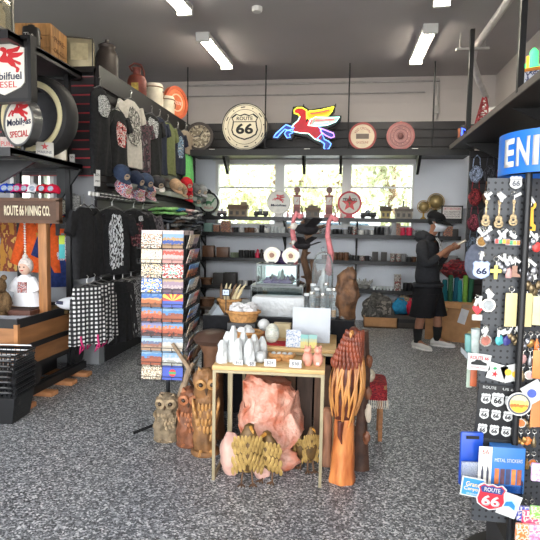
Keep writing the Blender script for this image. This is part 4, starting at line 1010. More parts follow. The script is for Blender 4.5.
horse_flat(.22).obj('winged_horse', RED, t, (0, -.034, zc+.06), smooth=False); text('Mobilgas', DKBL, t, (0, -.034, zc-.05), w=.25, h=.05, bold=.02)
t, zc = sign_on_stand('round_star_sign', 'round white sign with thick red ring and red star on the top shelf', 349, .19, mat('star_white', (204,196,188), .4), mat('star_red', (176,24,44), .4), .16)
MB().prism(star(.135, k=.42), -.036, -.03).obj('star', RED, t, (0, 0, zc-.005), smooth=False); text('TEXACO', INK, t, (0, -.037, zc+.055), w=.22, h=.05, bold=.03)
text('T', mat('sign_green', (60,120,80)), t, (0, -.0385, zc-.01), h=.06, bold=.03)
def gas_pump(label, px, hh):
    t = thing('model_gas_pump', label, 'model gas pump', onshelf(px, TS, 8.78), 0, 'model gas pumps on the top shelf'); PM = mat('pump_dusty_rose', (150,96,92), .45, .2, var=.25, scale=14)
    MB().box((0, 0, .03), (.15, .11, .06), bevel=.008).obj('plinth', PM, t); MB().box((0, 0, .2), (.115, .085, .28), bevel=.015).obj('body', PM, t)
    MB().box((0, 0, .35), (.135, .1, .03), bevel=.01).obj('shoulder', PM, t); MB().box((0, -.044, .27), (.085, .004, .12), bevel=.0).obj('dial_face', mat('dial_white', (210,206,200), .4), t, smooth=False)
    MB().box((.01, -.048, .275), (.008, .003, .06), rot=(0, .5, 0)).obj('dial_hand', RED, t, smooth=False); MB().box((0, -.044, .12), (.08, .004, .1)).obj('lower_panel', mat('pump_panel', (120,70,68), .5), t, smooth=False)
    MB().cyl((0, 0, .36), (0, 0, .4), .02, n=12).obj('neck', PM, t); MB().disc((0, 0, .445), .05, .05, 24).obj('globe', mat('pump_globe', (90,60,54), .4, .3, var=.4, scale=40), t)
    MB().tube([(.06, -.02, .2), (.095, -.03, .14), (.085, -.03, .07), (.065, -.02, .16)], .007).obj('hose', INK, t)
gas_pump('model gas pump with globe top on the top shelf, left of the little house', 296.5, .5); gas_pump('model gas pump with globe top on the top shelf, beside the star sign', 328.5, .5)
def house(label, px, w, h, wall, roof, d=.14, chimney=False, rz=0, flat=False):
    t = thing('model_building', label, 'model building', onshelf(px, TS, 8.82), rz); hh = h*.62
    MB().box((0, 0, hh/2), (w, d, hh)).obj('wall', wall, t, smooth=False)
    if flat: MB().box((0, 0, hh+.02), (w+.03, d+.03, .04)).obj('roof', roof, t, smooth=False); MB().box((0, 0, hh+.05), (w*.7, d*.7, .05)).obj('upper_storey', wall, t, smooth=False)
    else:
        M_ = Matrix.Rotation(PI/2, 4, 'Z'); MB().prism([(-d/2-.025, hh), (d/2+.025, hh), (.03, h), (-.03, h)], -w/2-.02, w/2+.02, M_).obj('roof', roof, t, smooth=False)
    n = max(2, int(w/.08))
    for i in range(n):
        x = -w/2+w*(i+.5)/n; MB().box((x, -d/2-.002, hh*.5), (w/n*.5, .005, hh*.45)).obj('window' if i != n//2 else 'door', mat('model_window', (60,56,52), .4), t, smooth=False)
    if chimney: MB().box((w*.32, 0, h*.85), (.09, .09, h*.75)).obj('tower', wall, t, smooth=False)
    return t
TAN, RF = mat('model_tan', (132,116,96), .7, var=.2, scale=14), mat('model_roof', (112,92,78), .7, var=.2, scale=14)
house('long tan model depot with a square tower on the top shelf at left', 238, .3, .2, TAN, RF, chimney=True)
house('model house with brown roof between the two model gas pumps', 312.5, .22, .2, mat('model_grey_brown', (104,94,84), .7, var=.2, scale=20), RF, flat=True)
house('small yellow model booth on the top shelf right of the black truck', 385, .14, .2, mat('model_yellow', (168,150,96), .7, var=.25, scale=20), mat('booth_roof', (84,74,64), .7))
MB().cyl((0, 0, 0), (0, 0, .07), .008).obj('finial', INK, bpy.data.objects['model_building.002'], (0, 0, .18))
house('larger grey model building on the top shelf before the gold globes', 403, .25, .2, mat('model_greybrick', (134,126,116), .7, var=.2, scale=30), mat('grey_tile', (100,92,86), .7), flat=True)
MB().cyl((0, 0, 0), (0, 0, .12), .01).obj('finial', INK, bpy.data.objects['model_building.003'], (0, 0, .17))
def truck(label, px, L, m):
    t = thing('toy_truck', label, 'toy truck', onshelf(px, TS, 8.74), .15, 'toy vehicles on the top shelf')
    MB().box((0, 0, .045), (L, .08, .03), bevel=.006).obj('chassis', INK, t); MB().box((-L*.05, 0, .09), (L*.28, .085, .09), bevel=.016).obj('cab', m, t)
    MB().box((-L*.33, 0, .07), (L*.32, .07, .05), bevel=.014).obj('bonnet', m, t); MB().box((L*.3, 0, .075), (L*.38, .09, .05), bevel=.006).obj('bed', m, t); MB().box((-L*.05, -.044, .11), (L*.2, .003, .035)).obj('window', mat('toy_glass', (120,130,140), .1), t, smooth=False)
    for x in (-L*.34, L*.3):
        for s in (-1, 1): MB().cyl((x, s*.03, .03), (x, s*.05, .03), .03, n=16).obj('wheel', INK, t)
truck('small pale and red toy car between the green sign and the depot', 222, .15, colors('toy_car_paint', [(150,60,60), (170,170,176), (90,90,100)], 6))
truck('black toy pickup truck right of the long tan model depot', 261, .24, mat('toy_black', (46,44,46), .4)); truck('dark grey toy truck on the top shelf right of the star sign', 368, .25, mat('toy_dark', (56,56,58), .4))
def globe(label, px, r, zc, y):
    t = thing('gold_globe', label, 'globe', onshelf(px, TS, y)); GM = mat('gold_globe_map', (190,164,112), .35, .4, col2=(110,96,60), scale=9)
    MB().ball((0, 0, zc), r, 3).obj('sphere', GM, t); MB().torus((0, 0, zc), r+.012, .006, 28, 6, 'Y').obj('meridian_ring', mat('brass', (170,136,70), .35, .8), t)
    MB().lathe([(r*.55, 0), (r*.5, .02), (.015, .04), (.012, zc-r-.008), (.02, zc-r)], 18).obj('stand', mat('brass', (170,136,70)), t)
globe('smaller gold globe on the top shelf', 423, .085, .2, 8.8); globe('larger gold globe behind and right of the smaller one', 435, .115, .285, 8.87)
def framed(label, px, y, w, h, lines, z):
    t = thing('framed_notice', label, 'sign', Vector((P(px, 212, y).x, y, z)), 0); MB().box((0, 0, h/2), (w, .02, h)).obj('frame', INK, t, smooth=False)
    MB().box((0, -.011, h/2), (w-.04, .004, h-.04)).obj('sheet', mat('notice_white', (206,200,198), .6), t, smooth=False)
    for s, zz, hh, m in lines: text(s, m, t, (0, -.014, zz), w=(w-.08), h=hh)
framed('black framed white notice with red heading on the top shelf right end', 452, 8.74, .32, .22, [('ATTENTION', .17, .035, RED), ('THIS PROPERTY IS', .12, .022, INK), ('PROTECTED BY', .085, .022, INK), ('A GOOD DOG', .05, .022, INK)], levels['top'])
# little glass bottles at the sign's foot
gb = MB().lathe([(.018, 0), (.02, .01), (.02, .06), (.008, .085), (.01, .1)], 10).mesh('bottle', mat('pink_glass_bottle', (200,150,150), .2))
for i, px in enumerate((302.5, 335, 340.5, 287.5)):
    o = inst(gb, 'small_bottle', onshelf(px, TS, 8.72)); tag(o, 'little pinkish glass bottle, %s of four along the top shelf from the left' % ORD[sorted((302.5, 335, 340.5, 287.5)).index(px)], 'bottle', 'little bottles on the top shelf')
# ---- mugs and boxes on the lower shelves
def mug_mesh(r, h, handle=True, side=1):
    b = MB().lathe([(0, .004), (r*.9, 0), (r, .006), (r, h), (r*.9, h), (r*.88, .012), (0, .012)], 16, cap=False)
    if handle: b.tube([(side*r*.95, 0, h*.82), (side*(r+.022), 0, h*.8), (side*(r+.034), 0, h*.55), (side*(r+.022), 0, h*.3), (side*r*.95, 0, h*.2)], .006, 6)
    return b
K = {}
def kind(k):
    if k in K: return K[k]
    if k == 'mug': me = mug_mesh(.04, .085).mesh('mug', INK)
    elif k == 'tall_mug': me = mug_mesh(.042, .13).mesh('tall_mug', INK)
    elif k == 'glass': me = mug_mesh(.034, .11, False).mesh('glass', INK)
    elif k == 'shot_glass': me = MB().lathe([(.018, 0), (.02, .01), (.026, .065), (.023, .065), (.016, .014), (0, .014)], 12, cap=False).mesh('shot_glass', INK)
    elif k == 'box': me = MB().box((0, 0, .5), (1, 1, 1), bevel=.03).mesh('box', INK)
    elif k == 'figurine':
        b = MB().lathe([(.035, 0), (.04, .02), (.03, .06), (.02, .1), (.024, .13), (0, .155)], 12); b.ball((.03, -.01, .08), .018, 1); b.ball((-.028, -.01, .07), .018, 1); me = b.mesh('figurine', INK)
    K[k] = me; return me
MC = {'black': mat('mug_black', (34,34,36), .3, var=.5, scale=60), 'white': mat('mug_white', (206,206,204), .3, var=.15, scale=60), 'brown': mat('mug_brown', (124,84,58), .4, col2=(66,46,36), scale=28), 'printed': colors('mug_printed', [(40,40,42), (190,186,180), (60,56,56), (150,60,56)], 5, rough=.3),
      'grey': mat('mug_grey', (120,120,122), .35, var=.3, scale=40), 'red': mat('mug_red', (206,44,80), .35), 'clear': mat('clear_ware', (190,196,198), .12, var=.1), 'teal': mat('box_teal', (110,140,136), .6, var=.2, scale=14), 'picture': colors('box_picture', [(150,90,70), (90,80,84), (170,120,90), (60,60,66)], 4), 'dark': mat('box_dark', (40,36,34), .5, var=.3), 'sage': mat('sage_ware', (110,120,100), .4, var=.3, scale=30)}
rows = {
 'second': [(208.5, 'box', 'teal', (.14, .1, .15)), (217, 'box', 'picture', (.10, .1, .12)), (226, 'box', 'picture', (.15, .1, .19)), (231, 'mug', 'printed'), (236, 'mug', 'black'), (241.5, 'mug', 'white'), (247, 'mug', 'brown'), (252, 'mug', 'brown'), (257, 'mug', 'white'), (262, 'tall_mug', 'black'), (266.5, 'mug', 'white'), (272, 'glass', 'clear'), (276, 'glass', 'clear'), (280, 'glass', 'clear'), (283.5, 'glass', 'clear'),
            (290, 'mug', 'grey'), (295, 'glass', 'white'), (300, 'mug', 'black'), (305, 'mug', 'printed'), (310, 'mug', 'black'), (315, 'tall_mug', 'brown'), (319, 'tall_mug', 'printed'), (329, 'mug', 'white'), (335, 'mug', 'black'), (340, 'mug', 'black'), (345.5, 'mug', 'grey'), (350.5, 'tall_mug', 'black'), (354.5, 'tall_mug', 'printed'), (361.5, 'mug', 'white'), (366.5, 'mug', 'grey'), (371.5, 'mug', 'white'), (377, 'tall_mug', 'black'), (382, 'tall_mug', 'black'), (387, 'tall_mug', 'grey'), (394, 'box', 'grey', (.08, .08, .21)), (398.5, 'box', 'picture', (.06, .08, .2)), (402.5, 'tall_mug', 'red'), (409.5, 'tall_mug', 'red'), (415, 'mug', 'grey'), (421, 'mug', 'black'), (448, 'box', 'picture', (.14, .05, .16)), (455, 'box', 'dark', (.1, .08, .12))],
 'third': [(209, 'box', 'brown', (.19, .14, .19)), (223.5, 'box', 'brown', (.2, .14, .17)), (233, 'mug', 'sage'), (237, 'mug', 'sage'), (241.5, 'tall_mug', 'black'), (247, 'tall_mug', 'black'), (252.5, 'tall_mug', 'black'), (258, 'figurine', 'red'), (262, 'figurine', 'dark'), (267, 'mug', 'black'), (273, 'mug', 'grey'), (279, 'mug', 'brown'), (325, 'mug', 'brown'), (330.5, 'tall_mug', 'brown'), (336, 'tall_mug', 'brown'), (341.5, 'tall_mug', 'brown'), (347, 'tall_mug', 'brown'), (352.5, 'mug', 'black'), (358, 'mug', 'black'), (363, 'mug', 'printed'), (368, 'mug', 'black'), (376, 'box', 'dark', (.09, .08, .15)), (385, 'box', 'dark', (.09, .08, .15)), (394, 'tall_mug', 'printed'), (399.5, 'tall_mug', 'printed'), (405, 'tall_mug', 'grey'), (410, 'mug', 'black'), (415, 'mug', 'brown'), (452, 'box', 'grey', (.2, .1, .12)), (444, 'mug', 'white'), (437, 'mug', 'black'), (459, 'mug', 'black')],
 'fourth': [(219, 'box', 'dark', (.17, .12, .2)), (231, 'box', 'dark', (.22, .14, .21)), (241.5, 'mug', 'grey'), (246, 'mug', 'white'), (251, 'mug', 'black'), (256.5, 'mug', 'black'), (262, 'mug', 'brown'), (268, 'mug', 'black'), (274, 'mug', 'grey'), (280, 'mug', 'black'), (376, 'shot_glass', 'clear'), (379.5, 'shot_glass', 'clear'), (383, 'shot_glass', 'clear'), (386.5, 'shot_glass', 'clear'), (390, 'shot_glass', 'clear'), (393.5, 'shot_glass', 'clear'), (399.5, 'box', 'printed', (.1, .08, .26)), (408, 'tall_mug', 'black'), (413, 'tall_mug', 'black'), (418, 'mug', 'black')],
}
KN = {'mug': 'mug', 'tall_mug': 'tall mug', 'glass': 'glass', 'shot_glass': 'shot glass', 'box': 'gift box', 'figurine': 'figurine'}
SN = {'second': 'second wall shelf', 'third': 'third wall shelf', 'fourth': 'lowest wall shelf'}
for lev, its in rows.items():
    its = sorted(its, key=lambda q: q[0]); cnt = {}; tot = {}
    for q in its: tot[(q[1], q[2])] = tot.get((q[1], q[2]), 0)+1
    for q in its:
        px, kd, c = q[:3]; p = onshelf(px, lev, 8.76+.02*((len(cnt)*7+int(px)) % 3-1)); ky = (kd, c); i = cnt.get(ky, 0); cnt[ky] = i+1
        o = inst(kind(kd), {'box': 'gift_box'}.get(kd, kd), p, random.uniform(-.5, .5) if kd != 'box' else random.uniform(-.08, .08), m=MC[c], sc=q[3] if kd == 'box' else None)
        ad = '%s %s' % (c, KN[kd])
        tag(o, (ad+', %s of its colour from the left on the %s' % (ORD[i], SN[lev])) if tot[ky] > 1 else 'the only %s standing on the %s' % (ad, SN[lev]), KN[kd], {'mug': 'souvenir mugs', 'tall_mug': 'souvenir mugs', 'glass': 'souvenir glasses', 'shot_glass': 'shot glasses', 'box': 'gift boxes', 'figurine': 'figurines'}[kd]+' on the wall shelves')
# label patches on the two brown boxes of shelf three
# baskets on shelf four left and below
def basket(name, label, loc, r, h, m, rim=True, handle=False, sy=.8):
    t = thing(name, label, 'basket', loc); b = MB(); n = 36; rs = []
    for i in range(9):
        u = i/8; rr = r*(.8+.2*u); rs.append([(rr*math.cos(a)*(1+.012*math.sin(18*a+PI*(i % 2))), rr*sy*math.sin(a)*(1+.012*math.sin(18*a+PI*(i % 2))), h*u) for a in [2*PI*k/n for k in range(n)]])
    for i in range(8, 0, -1): 
        u = i/8; rr = r*(.8+.2*u)*.93; rs.append([(rr*math.cos(a), rr*sy*math.sin(a), .01+h*u*.98) for a in [2*PI*k/n for k in range(n)]])
    b.loft(rs); b.obj('woven_body', m, t)
    pts = [(r*1.01*math.cos(2*PI*k/n), r*sy*1.01*math.sin(2*PI*k/n), h) for k in range(n)]
    MB().tube(pts, .012, 8, True).obj('rim', m, t)
    if handle: MB().tube([(-r, 0, h), (-r*.8, 0, h+.12), (0, 0, h+.19), (r*.8, 0, h+.12), (r, 0, h)], .009).obj('handle', m, t)
    return t
WK = mat('wicker', (176,128,76), .7, var=.35, scale=50, bump=.5, bscale=50); WKD = mat('dark_wicker', (110,78,56), .7, var=.35, scale=50)
basket('wicker_basket', 'small brown wicker basket at the left end of the lowest wall shelf', onshelf(207, 'fourth', 8.76), .1, .1, WKD)
lowb = thing('low_bench', 'low dark bench on the floor under the left wall shelves', 'bench', (P(222, 300, 8.5).x, 8.55, 0)); MB().box((0, 0, .2), (.85, .5, .04)).obj('top', mat('bench_dark', (58,46,38), .6, var=.2), lowb, smooth=False)
for x in (-.38, .38):
    for y in (-.2, .2): MB().box((x, y, .09), (.05, .05, .18)).obj('leg', mat('bench_dark', (58,46,38)), lowb, smooth=False)
for i, (x, lab) in enumerate(((-.26, 'wide brown basket on the low bench, nearest the slat wall'), (.05, 'wide brown basket in the middle of the low bench'), (.3, 'wide brown basket at the right end of the low bench'))):
    basket('wicker_basket', lab, lowb.location+Vector((x, -.06, .22)), .14, .12, WKD)
    for j in range(3): tag(MB().rock((0, 0, .03), (.05, .04, .04), i*3+j, .25, 2).obj('stone', mat('basket_stone_%d' % j, [(70,60,60), (120,110,108), (96,72,60)][j], .6, var=.3), None, lowb.location+Vector((x-.06+.06*j, -.06, .285))), '%s rough stone in the %s basket on the low bench' % (['dark', 'pale grey', 'brown'][j], ['left', 'middle', 'right'][i]), 'stone', 'stones in the bench baskets')
# crystals at the right of shelf four
def crystal_mesh(r, h, seed, n=6, lean=.06, m=None, bumpy=.12, tip=.06):
    rnd = random.Random(seed); b = MB(); rs = []
    for u, k in ((0, 1), (.25, .96), (.55, .86), (.78, .7 if tip < .1 else .78), (1, tip)):
        rs.append([(r*k*math.cos(2*PI*i/n+.2)*(1+rnd.uniform(-bumpy, bumpy))+lean*h*u*.5, r*k*math.sin(2*PI*i/n+.2)*(1+rnd.uniform(-bumpy, bumpy)), h*u) for i in range(n)])
    b.loft(rs); return b
p = onshelf(365, 'fourth', 8.78); t = thing('crystal_cluster', 'grey crystal cluster on the lowest shelf left of the shot glasses', 'crystal', p); b = MB().rock((0, 0, .04), (.12, .07, .045), 3, .3, 2)
CG = mat('grey_crystal', (150,150,148), .25, var=.3, scale=12)
b.obj('matrix', mat('grey_matrix', (90,90,88), .7, var=.3), t)
for i in range(9): crystal_mesh(.02, .1+.02*(i % 3), i).obj('crystal_point', CG, t, (-.08+.02*i, .01*((i*7) % 3-1), .05), (0, (i-4)*.13, 0), smooth=False)
# ---- floor goods on the right of the back wall
p = PZ(380, 327, 0); t = thing('shallow_carton', 'open shallow cardboard tray on the floor by the back wall', 'carton', (p.x, 8.55, 0)); b = MB().box((0, 0, .01), (.5, .4, .02))
for s in (-1, 1): b.box((s*.245, 0, .08), (.01, .4, .16)); b.box((0, s*.195, .08), (.5, .01, .16))
b.obj('carton', KRAFT, t, smooth=False)
t2 = thing('grey_sack', 'crumpled grey patterned sack standing in the shallow cardboard tray', 'sack', (p.x-.02, 8.55, .022)); MB().rock((0, 0, .24), (.23, .15, .24), 4, .28, 1.8, 4).jitter(.02, 14).obj('sack', colors('grey_sack_cloth', [(90,88,84), (66,64,62), (120,116,110)], 6, rough=.9), t2)
b = t2
def bag(name, label, px, y, z, r, m, seed):
    x = P(px, 310, y).x; t = thing(name, label, 'bag', (x, y, z)); MB().rock((0, 0, r[2]), r, seed, .2, 1.7, 4).obj('bag', m, t)
    MB().tube([(-r[0]*.4, -r[1]*.5, r[2]*1.7), (-r[0]*.3, -r[1]*.3, r[2]*2.3), (r[0]*.3, -r[1]*.3, r[2]*2.3), (r[0]*.4, -r[1]*.5, r[2]*1.7)], .012, 6).obj('handle', m, t)
lb = thing('low_crate', 'low dark crate under the blue and red bags by the back wall', 'crate', (P(406, 320, 8.55).x, 8.58, 0)); MB().box((0, 0, .1), (.62, .4, .2), bevel=.01).obj('body', mat('crate_dark', (56,50,46), .7, var=.2), lb); MB().box((0, -.205, .12), (.3, .01, .06)).obj('hand_hold', INK, lb, smooth=False)
bag('cloth_bag', 'bright blue cloth bag on the low dark crate', 400, 8.52, .2, (.14, .11, .11), cloth('bag_blue', (40,120,160)), 3)
bag('cloth_bag', 'red cloth bag right of the blue one by the back wall', 412, 8.5, .2, (.12, .1, .11), cloth('bag_red', (170,34,58)), 5)
bag('cloth_bag', 'cream and brown cloth bag behind the blue and red bags', 404, 8.74, .2, (.15, .07, .13), colors('bag_cream', [(170,150,120), (110,90,70), (190,176,150)], 5, rough=.9), 7)
# big cardboard box behind the person
a, q = PZ(428, 335, 0), PZ(476, 343, 0); d = q-a
t = thing('cardboard_box', 'large brown cardboard box on the floor behind the person', 'box', (1.62, 7.75, 0), -.32); b = MB().box((0, 0, .27), (.95, .55, .54), bevel=.006); b.obj('carton', KRAFT, t)
MB().box((-.25, -.33, .5), (.5, .12, .008), rot=(.5, 0, 0)).obj('flap', KRAFT, t, smooth=False); MB().box((0, -.277, .5), (.95, .003, .05)).obj('tape', mat('parcel_tape', (146,112,78), .4), t, smooth=False)
MB().box((.02, -.278, .36), (.1, .004, .2), rot=(0, .25, 0)).obj('shipping_label', mat('ship_label', (196,196,198), .6, var=.1), t, smooth=False)
for x, z in ((.2, .2), (.12, .14), (-.22, .44)): MB().disc((x, -.278, z), .035, .004, 16).obj('round_sticker', mat('sticker_cream', (206,190,130), .6), t)
# rolled towels standing in the box
TW = [('teal', (30,96,106)), ('dark green', (46,84,60)), ('dark teal', (24,74,92)), ('turquoise', (40,116,124)), ('lime green', (104,144,60)), ('deep green', (36,80,58))]
rt = MB().lathe([(.0, 0), (.032, 0), (.034, .02), (.034, .34), (.025, .36), (.012, .345), (0, .35)], 16).mesh('rolled_towel', WHITE)
for i, (cn, c) in enumerate(TW):
    px = 446+i*4.8; x = P(px, 290, 7.62).x
    o = inst(rt, 'rolled_towel', (x, 7.66-.01*i, .54), m=cloth('towel_'+cn.replace(' ', '_'), c), rot=(0, .05*(i % 3-1), 0), sc=(1, 1, .82+.09*(i*2 % 3))); tag(o, '%s rolled towel on the large cardboard box, %s from the left' % (cn, ORD[i]), 'towel', 'rolled towels on the cardboard box')
def heap(name, label, cat, px, py, y, r, m, seed):
    p = P(px, py, y); t = MB().rock((0, 0, 0), r, seed, .25, 2, 4).obj(name, m, None, p); tag(t, label, cat)
heap('folded_blanket', 'red woven blanket heaped above the rolled towels', 'blanket', 458, 269, 7.95, (.2, .14, .13), colors('red_weave', [(130,30,40), (90,24,34), (60,40,44), (150,50,50)], 8, rough=.95), 4)
heap('folded_blanket', 'yellow and cream folded blanket beside the person on the box', 'blanket', 437, 289, 7.9, (.12, .12, .1), colors('cream_weave', [(170,150,80), (150,60,50), (180,170,150)], 7, rough=.95), 9)
# hanging bags in the right rear corner, on a tall dark fixture
fx = thing('corner_fixture', 'dark tall slatted fixture in the right rear corner hung with bags', 'display fixture', (1.92, 8.1, 0))
MB().box((0, 0, 1.32), (.5, .06, 2.64)).obj('panel', SLAT, fx, smooth=False)
for i in range(14): MB().box((0, -.034, .2+i*.18), (.5, .008, .02)).obj('slot', MATS['dark_groove'], fx, smooth=False)
MB().box((0, 0, .03), (.5, .3, .06)).obj('base', BLACK, fx, smooth=False)
bagc = [('blue-grey', (120,130,150)), ('charcoal', (56,56,62)), ('maroon', (100,44,56)), ('striped pale', (150,150,160)), ('violet', (70,52,92)), ('dark red', (110,40,44)), ('brown', (90,66,52)), ('slate', (74,84,98))]
hb = MB(); hb.rock((0, 0, 0), (.09, .05, .12), 2, .12, 1.6); hb.tube([(-.05, 0, .1), (-.04, 0, .22), (0, .01, .27), (.04, 0, .22), (.05, 0, .1)], .007, 6); hbm = hb.mesh('hanging_bag', WHITE)
k = 0
for z, n in ((2.3, 3), (1.98, 3), (1.62, 3), (1.3, 3), (.98, 3)):
    for j in range(n):
        cn, c = bagc[(k*5+j) % 8]; m = colors('bagprint_%d' % ((k*5+j) % 8), [c, tuple(int(v*.6) for v in c), tuple(min(255, int(v*1.5)) for v in c), c], 6, rough=.85)
        o = inst(hbm, 'hanging_bag', (1.92-.17+.17*j, 8.0-.05*(j % 2), z), m=m); o.rotation_euler = (0, 0, .3*(j-1))
        tag(o, '%s bag hung in the right rear corner, %s row down, %s across' % (cn, ORD[k], ORD[j]), 'bag', 'bags hung in the right rear corner')
    k += 1
# rough dark timber slab above the spinner
t = thing('driftwood_slab', 'tall rough brown bark slab standing behind the souvenir spinner', 'wood slab', (1.84, 6.85, 0)); MB().rock((0, 0, 1.27), (.13, .08, 1.29), 6, .12, 3, 5).jitter(.03, 9).obj('bark', mat('rough_bark', (84,62,48), .9, var=.5, scale=18, bump=.8, bscale=20), t)
# ================================================================ CENTRE: postcard rack, carvings, nested tables, crystals
# ---- postcard spinner
RKX, RKY = -1.29, 3.77
rk = thing('postcard_rack', 'black wire postcard spinner rack on a pole with ten rows of pockets', 'postcard rack', (RKX, RKY, 0), .06)
hw = .152; zt, pitch = 1.445, .1035
MB().cyl((0, 0, .02), (0, 0, 1.52), .016, n=12).obj('pole', BLACKM, rk)
for a in (0, PI/2, PI, 3*PI/2): MB().tube([(0, 0, .06), (.1*math.cos(a+.6), .1*math.sin(a+.6), .045), (.26*math.cos(a+.6), .26*math.sin(a+.6), .01)], .012).obj('foot', BLACKM, rk)
for sd in range(4):
    b = MB(); R = Matrix.Rotation(sd*PI/2, 3, 'Z')
    for x in (-hw, 0, hw): b.tube([R @ Vector((x, -hw, .44)), R @ Vector((x, -hw, zt+.02))], .003, 4)
    for r in range(10):
        z = zt-pitch*(r+1)
        for zz, yy in ((z, -hw-.03), (z+.03, -hw-.03), (z, -hw)): b.tube([R @ Vector((-hw, yy, zz)), R @ Vector((hw, yy, zz))], .0022, 4)
        for x in (-hw, -.075, 0, .075, hw): b.tube([R @ Vector((x, -hw, z)), R @ Vector((x, -hw-.03, z)), R @ Vector((x, -hw-.03, z+.03))], .0022, 4)
    b.obj('wire_pocket', BLACKM, rk, smooth=False)
MB().box((0, 0, zt+.01), (.30, .30, .03)).obj('top_plate', mat('rack_top_pale', (206,190,190), .6), rk, smooth=False)
def pc(n, stops, sc=7, gm=.25): return ramp_mat('postcard_'+n, [(p_, tuple(int(v*.84) for v in c_)) for p_, c_ in stops], scale=sc*.8, grad=2, gmix=gm*2.6, rough=.4, stretch=(1.2,1,1.1), detail=5)
PCM = {
 'desert road scenes on white': colors('postcard_collage_a', [(226,216,196), (150,110,80), (230,222,206), (70,66,64)], 5, rough=.35),
 'a blue car by a diner': pc('car', [(0,(190,150,110)), (.3,(50,90,180)), (.55,(210,170,110)), (.7,(150,190,230))]),
 'a cream map with small drawings': colors('postcard_map', [(232,218,190), (206,180,150), (236,226,204), (120,110,100)], 8, rough=.35),
 'a pink and red neon sign': pc('neonsign', [(0,(230,170,160)), (.35,(236,196,190)), (.6,(220,90,70)), (.85,(236,190,180))]),
 'sepia cartoon figures': colors('postcard_figures', [(228,206,160), (90,80,84), (236,220,186), (170,90,60)], 5, rough=.35),
 'a green and white storefront': colors('postcard_store', [(110,170,150), (226,220,206), (190,60,60), (230,226,214)], 4, rough=.35),
 'bright blue lettering': colors('postcard_letters', [(70,130,200), (226,226,226), (60,110,190), (226,190,90)], 4, rough=.35),
 'a purple dusk highway': pc('dusk', [(0,(120,90,110)), (.3,(210,190,190)), (.5,(180,150,170)), (.75,(220,190,150))]),
 'orange mesas under a blue sky': pc('mesa', [(0,(150,90,50)), (.25,(214,120,60)), (.5,(226,180,120)), (.62,(60,120,200)), (.85,(110,160,220))], 4),
 'red rock cliffs': pc('redrock', [(0,(110,60,40)), (.2,(200,90,50)), (.55,(226,140,90)), (.72,(120,170,220))], 5, .4),
 'a canyon at sunset': pc('canyon', [(0,(90,50,50)), (.3,(196,80,50)), (.55,(230,150,80)), (.7,(150,150,200))], 5, .4),
 'snowy pale peaks': pc('peaks', [(0,(180,180,170)), (.3,(220,220,220)), (.55,(190,200,210)), (.7,(150,190,226))], 5, .4),
 'a desert valley': pc('valley', [(0,(190,150,120)), (.3,(170,110,90)), (.5,(110,120,150)), (.65,(180,205,230))], 6, .3),
 'a lone butte and blue sky': pc('butte', [(0,(180,90,50)), (.4,(160,80,60)), (.52,(90,150,210)), (.8,(150,190,226))], 3, .3),
 'white sands': pc('sands', [(0,(214,200,180)), (.35,(230,222,210)), (.6,(170,190,210)), (.8,(200,214,226))], 6, .2),
 'an old photo collage': colors('postcard_collage_b', [(200,180,150), (120,100,80), (226,214,190), (160,140,110)], 7, rough=.35),
}
FRONT = ['desert road scenes on white', 'a blue car by a diner', 'a cream map with small drawings', 'a pink and red neon sign', 'sepia cartoon figures', 'a green and white storefront', 'bright blue lettering', 'a purple dusk highway', 'orange mesas under a blue sky', 'SUN', 'red rock cliffs', 'a lone butte and blue sky', 'a canyon at sunset', 'red rock cliffs', 'a desert valley', 'white sands', 'a lone butte and blue sky', 'snowy pale peaks', 'an old photo collage', 'BLUE']
pcm = MB().box((0, 0, .05), (.146, .0035, .099)).mesh('postcard', WHITE, False)
RW = Matrix.Rotation(.06, 4, 'Z')
def put_card(sd, r, c, off=0.0):
    loc = Vector((-.076+.152*c, -hw-.012-off, zt-pitch*(r+1)+.006))
    M_ = Matrix.Translation((RKX, RKY, 0)) @ RW @ Matrix.Rotation(sd*PI/2, 4, 'Z') @ Matrix.Translation(loc) @ Matrix.Rotation(-.12 if sd == 0 else .30, 4, 'X')
    return M_
for r in range(10):
    for c in range(2):
        nm = FRONT[r*2+c]; M_ = put_card(0, r, c)
        col = ['left', 'right'][c]
        if nm in ('SUN', 'BLUE'):
            t = thing('postcard', 'postcard with red and yellow sun rays over blue, fifth row, right column' if nm == 'SUN' else 'blue postcard with a red and green emblem, bottom row, right column', 'postcard', (0, 0, 0), 0, 'postcards in the rack'); t.matrix_world = M_
            MB().box((0, 0, .05), (.146, .0035, .099)).obj('card', mat('card_blue', (40,70,170) if nm == 'SUN' else (30,120,200), .35, var=.1), t, smooth=False)
            if nm == 'SUN':
                b = MB(); y_ = MB()
                for i in range(9):
                    a0, a1 = PI*i/9, PI*(i+1)/9
                    def ed(a):
                        x, z = math.cos(a), math.sin(a); k = min(.072/max(abs(x), 1e-3), .052/max(z, 1e-3)); return (x*k, .045+z*k)
                    (b if i % 2 == 0 else y_).prism([(0, .045), ed(a0), ed((a0+a1)/2), ed(a1)], -.0028, -.0015)
                b.obj('red_ray', mat('ray_red', (200,60,30), .4), t, smooth=False); y_.obj('yellow_ray', mat('ray_yellow', (240,190,60), .4), t, smooth=False)
            else:
                MB().disc((0, -.0025, .05), .026, .002, 20).obj('emblem', RED, t); MB().box((0, -.004, .05), (.05, .001, .016)).obj('emblem_bar', mat('ray_green', (70,150,90), .5), t, smooth=False)
        else:
            o = inst(pcm, 'postcard', (0, 0, 0), m=PCM[nm]); o.matrix_world = M_
            tag(o, 'postcard of %s, %s row, %s column' % (nm, ORD[r], col), 'postcard', 'postcards in the rack')
names = list(PCM)
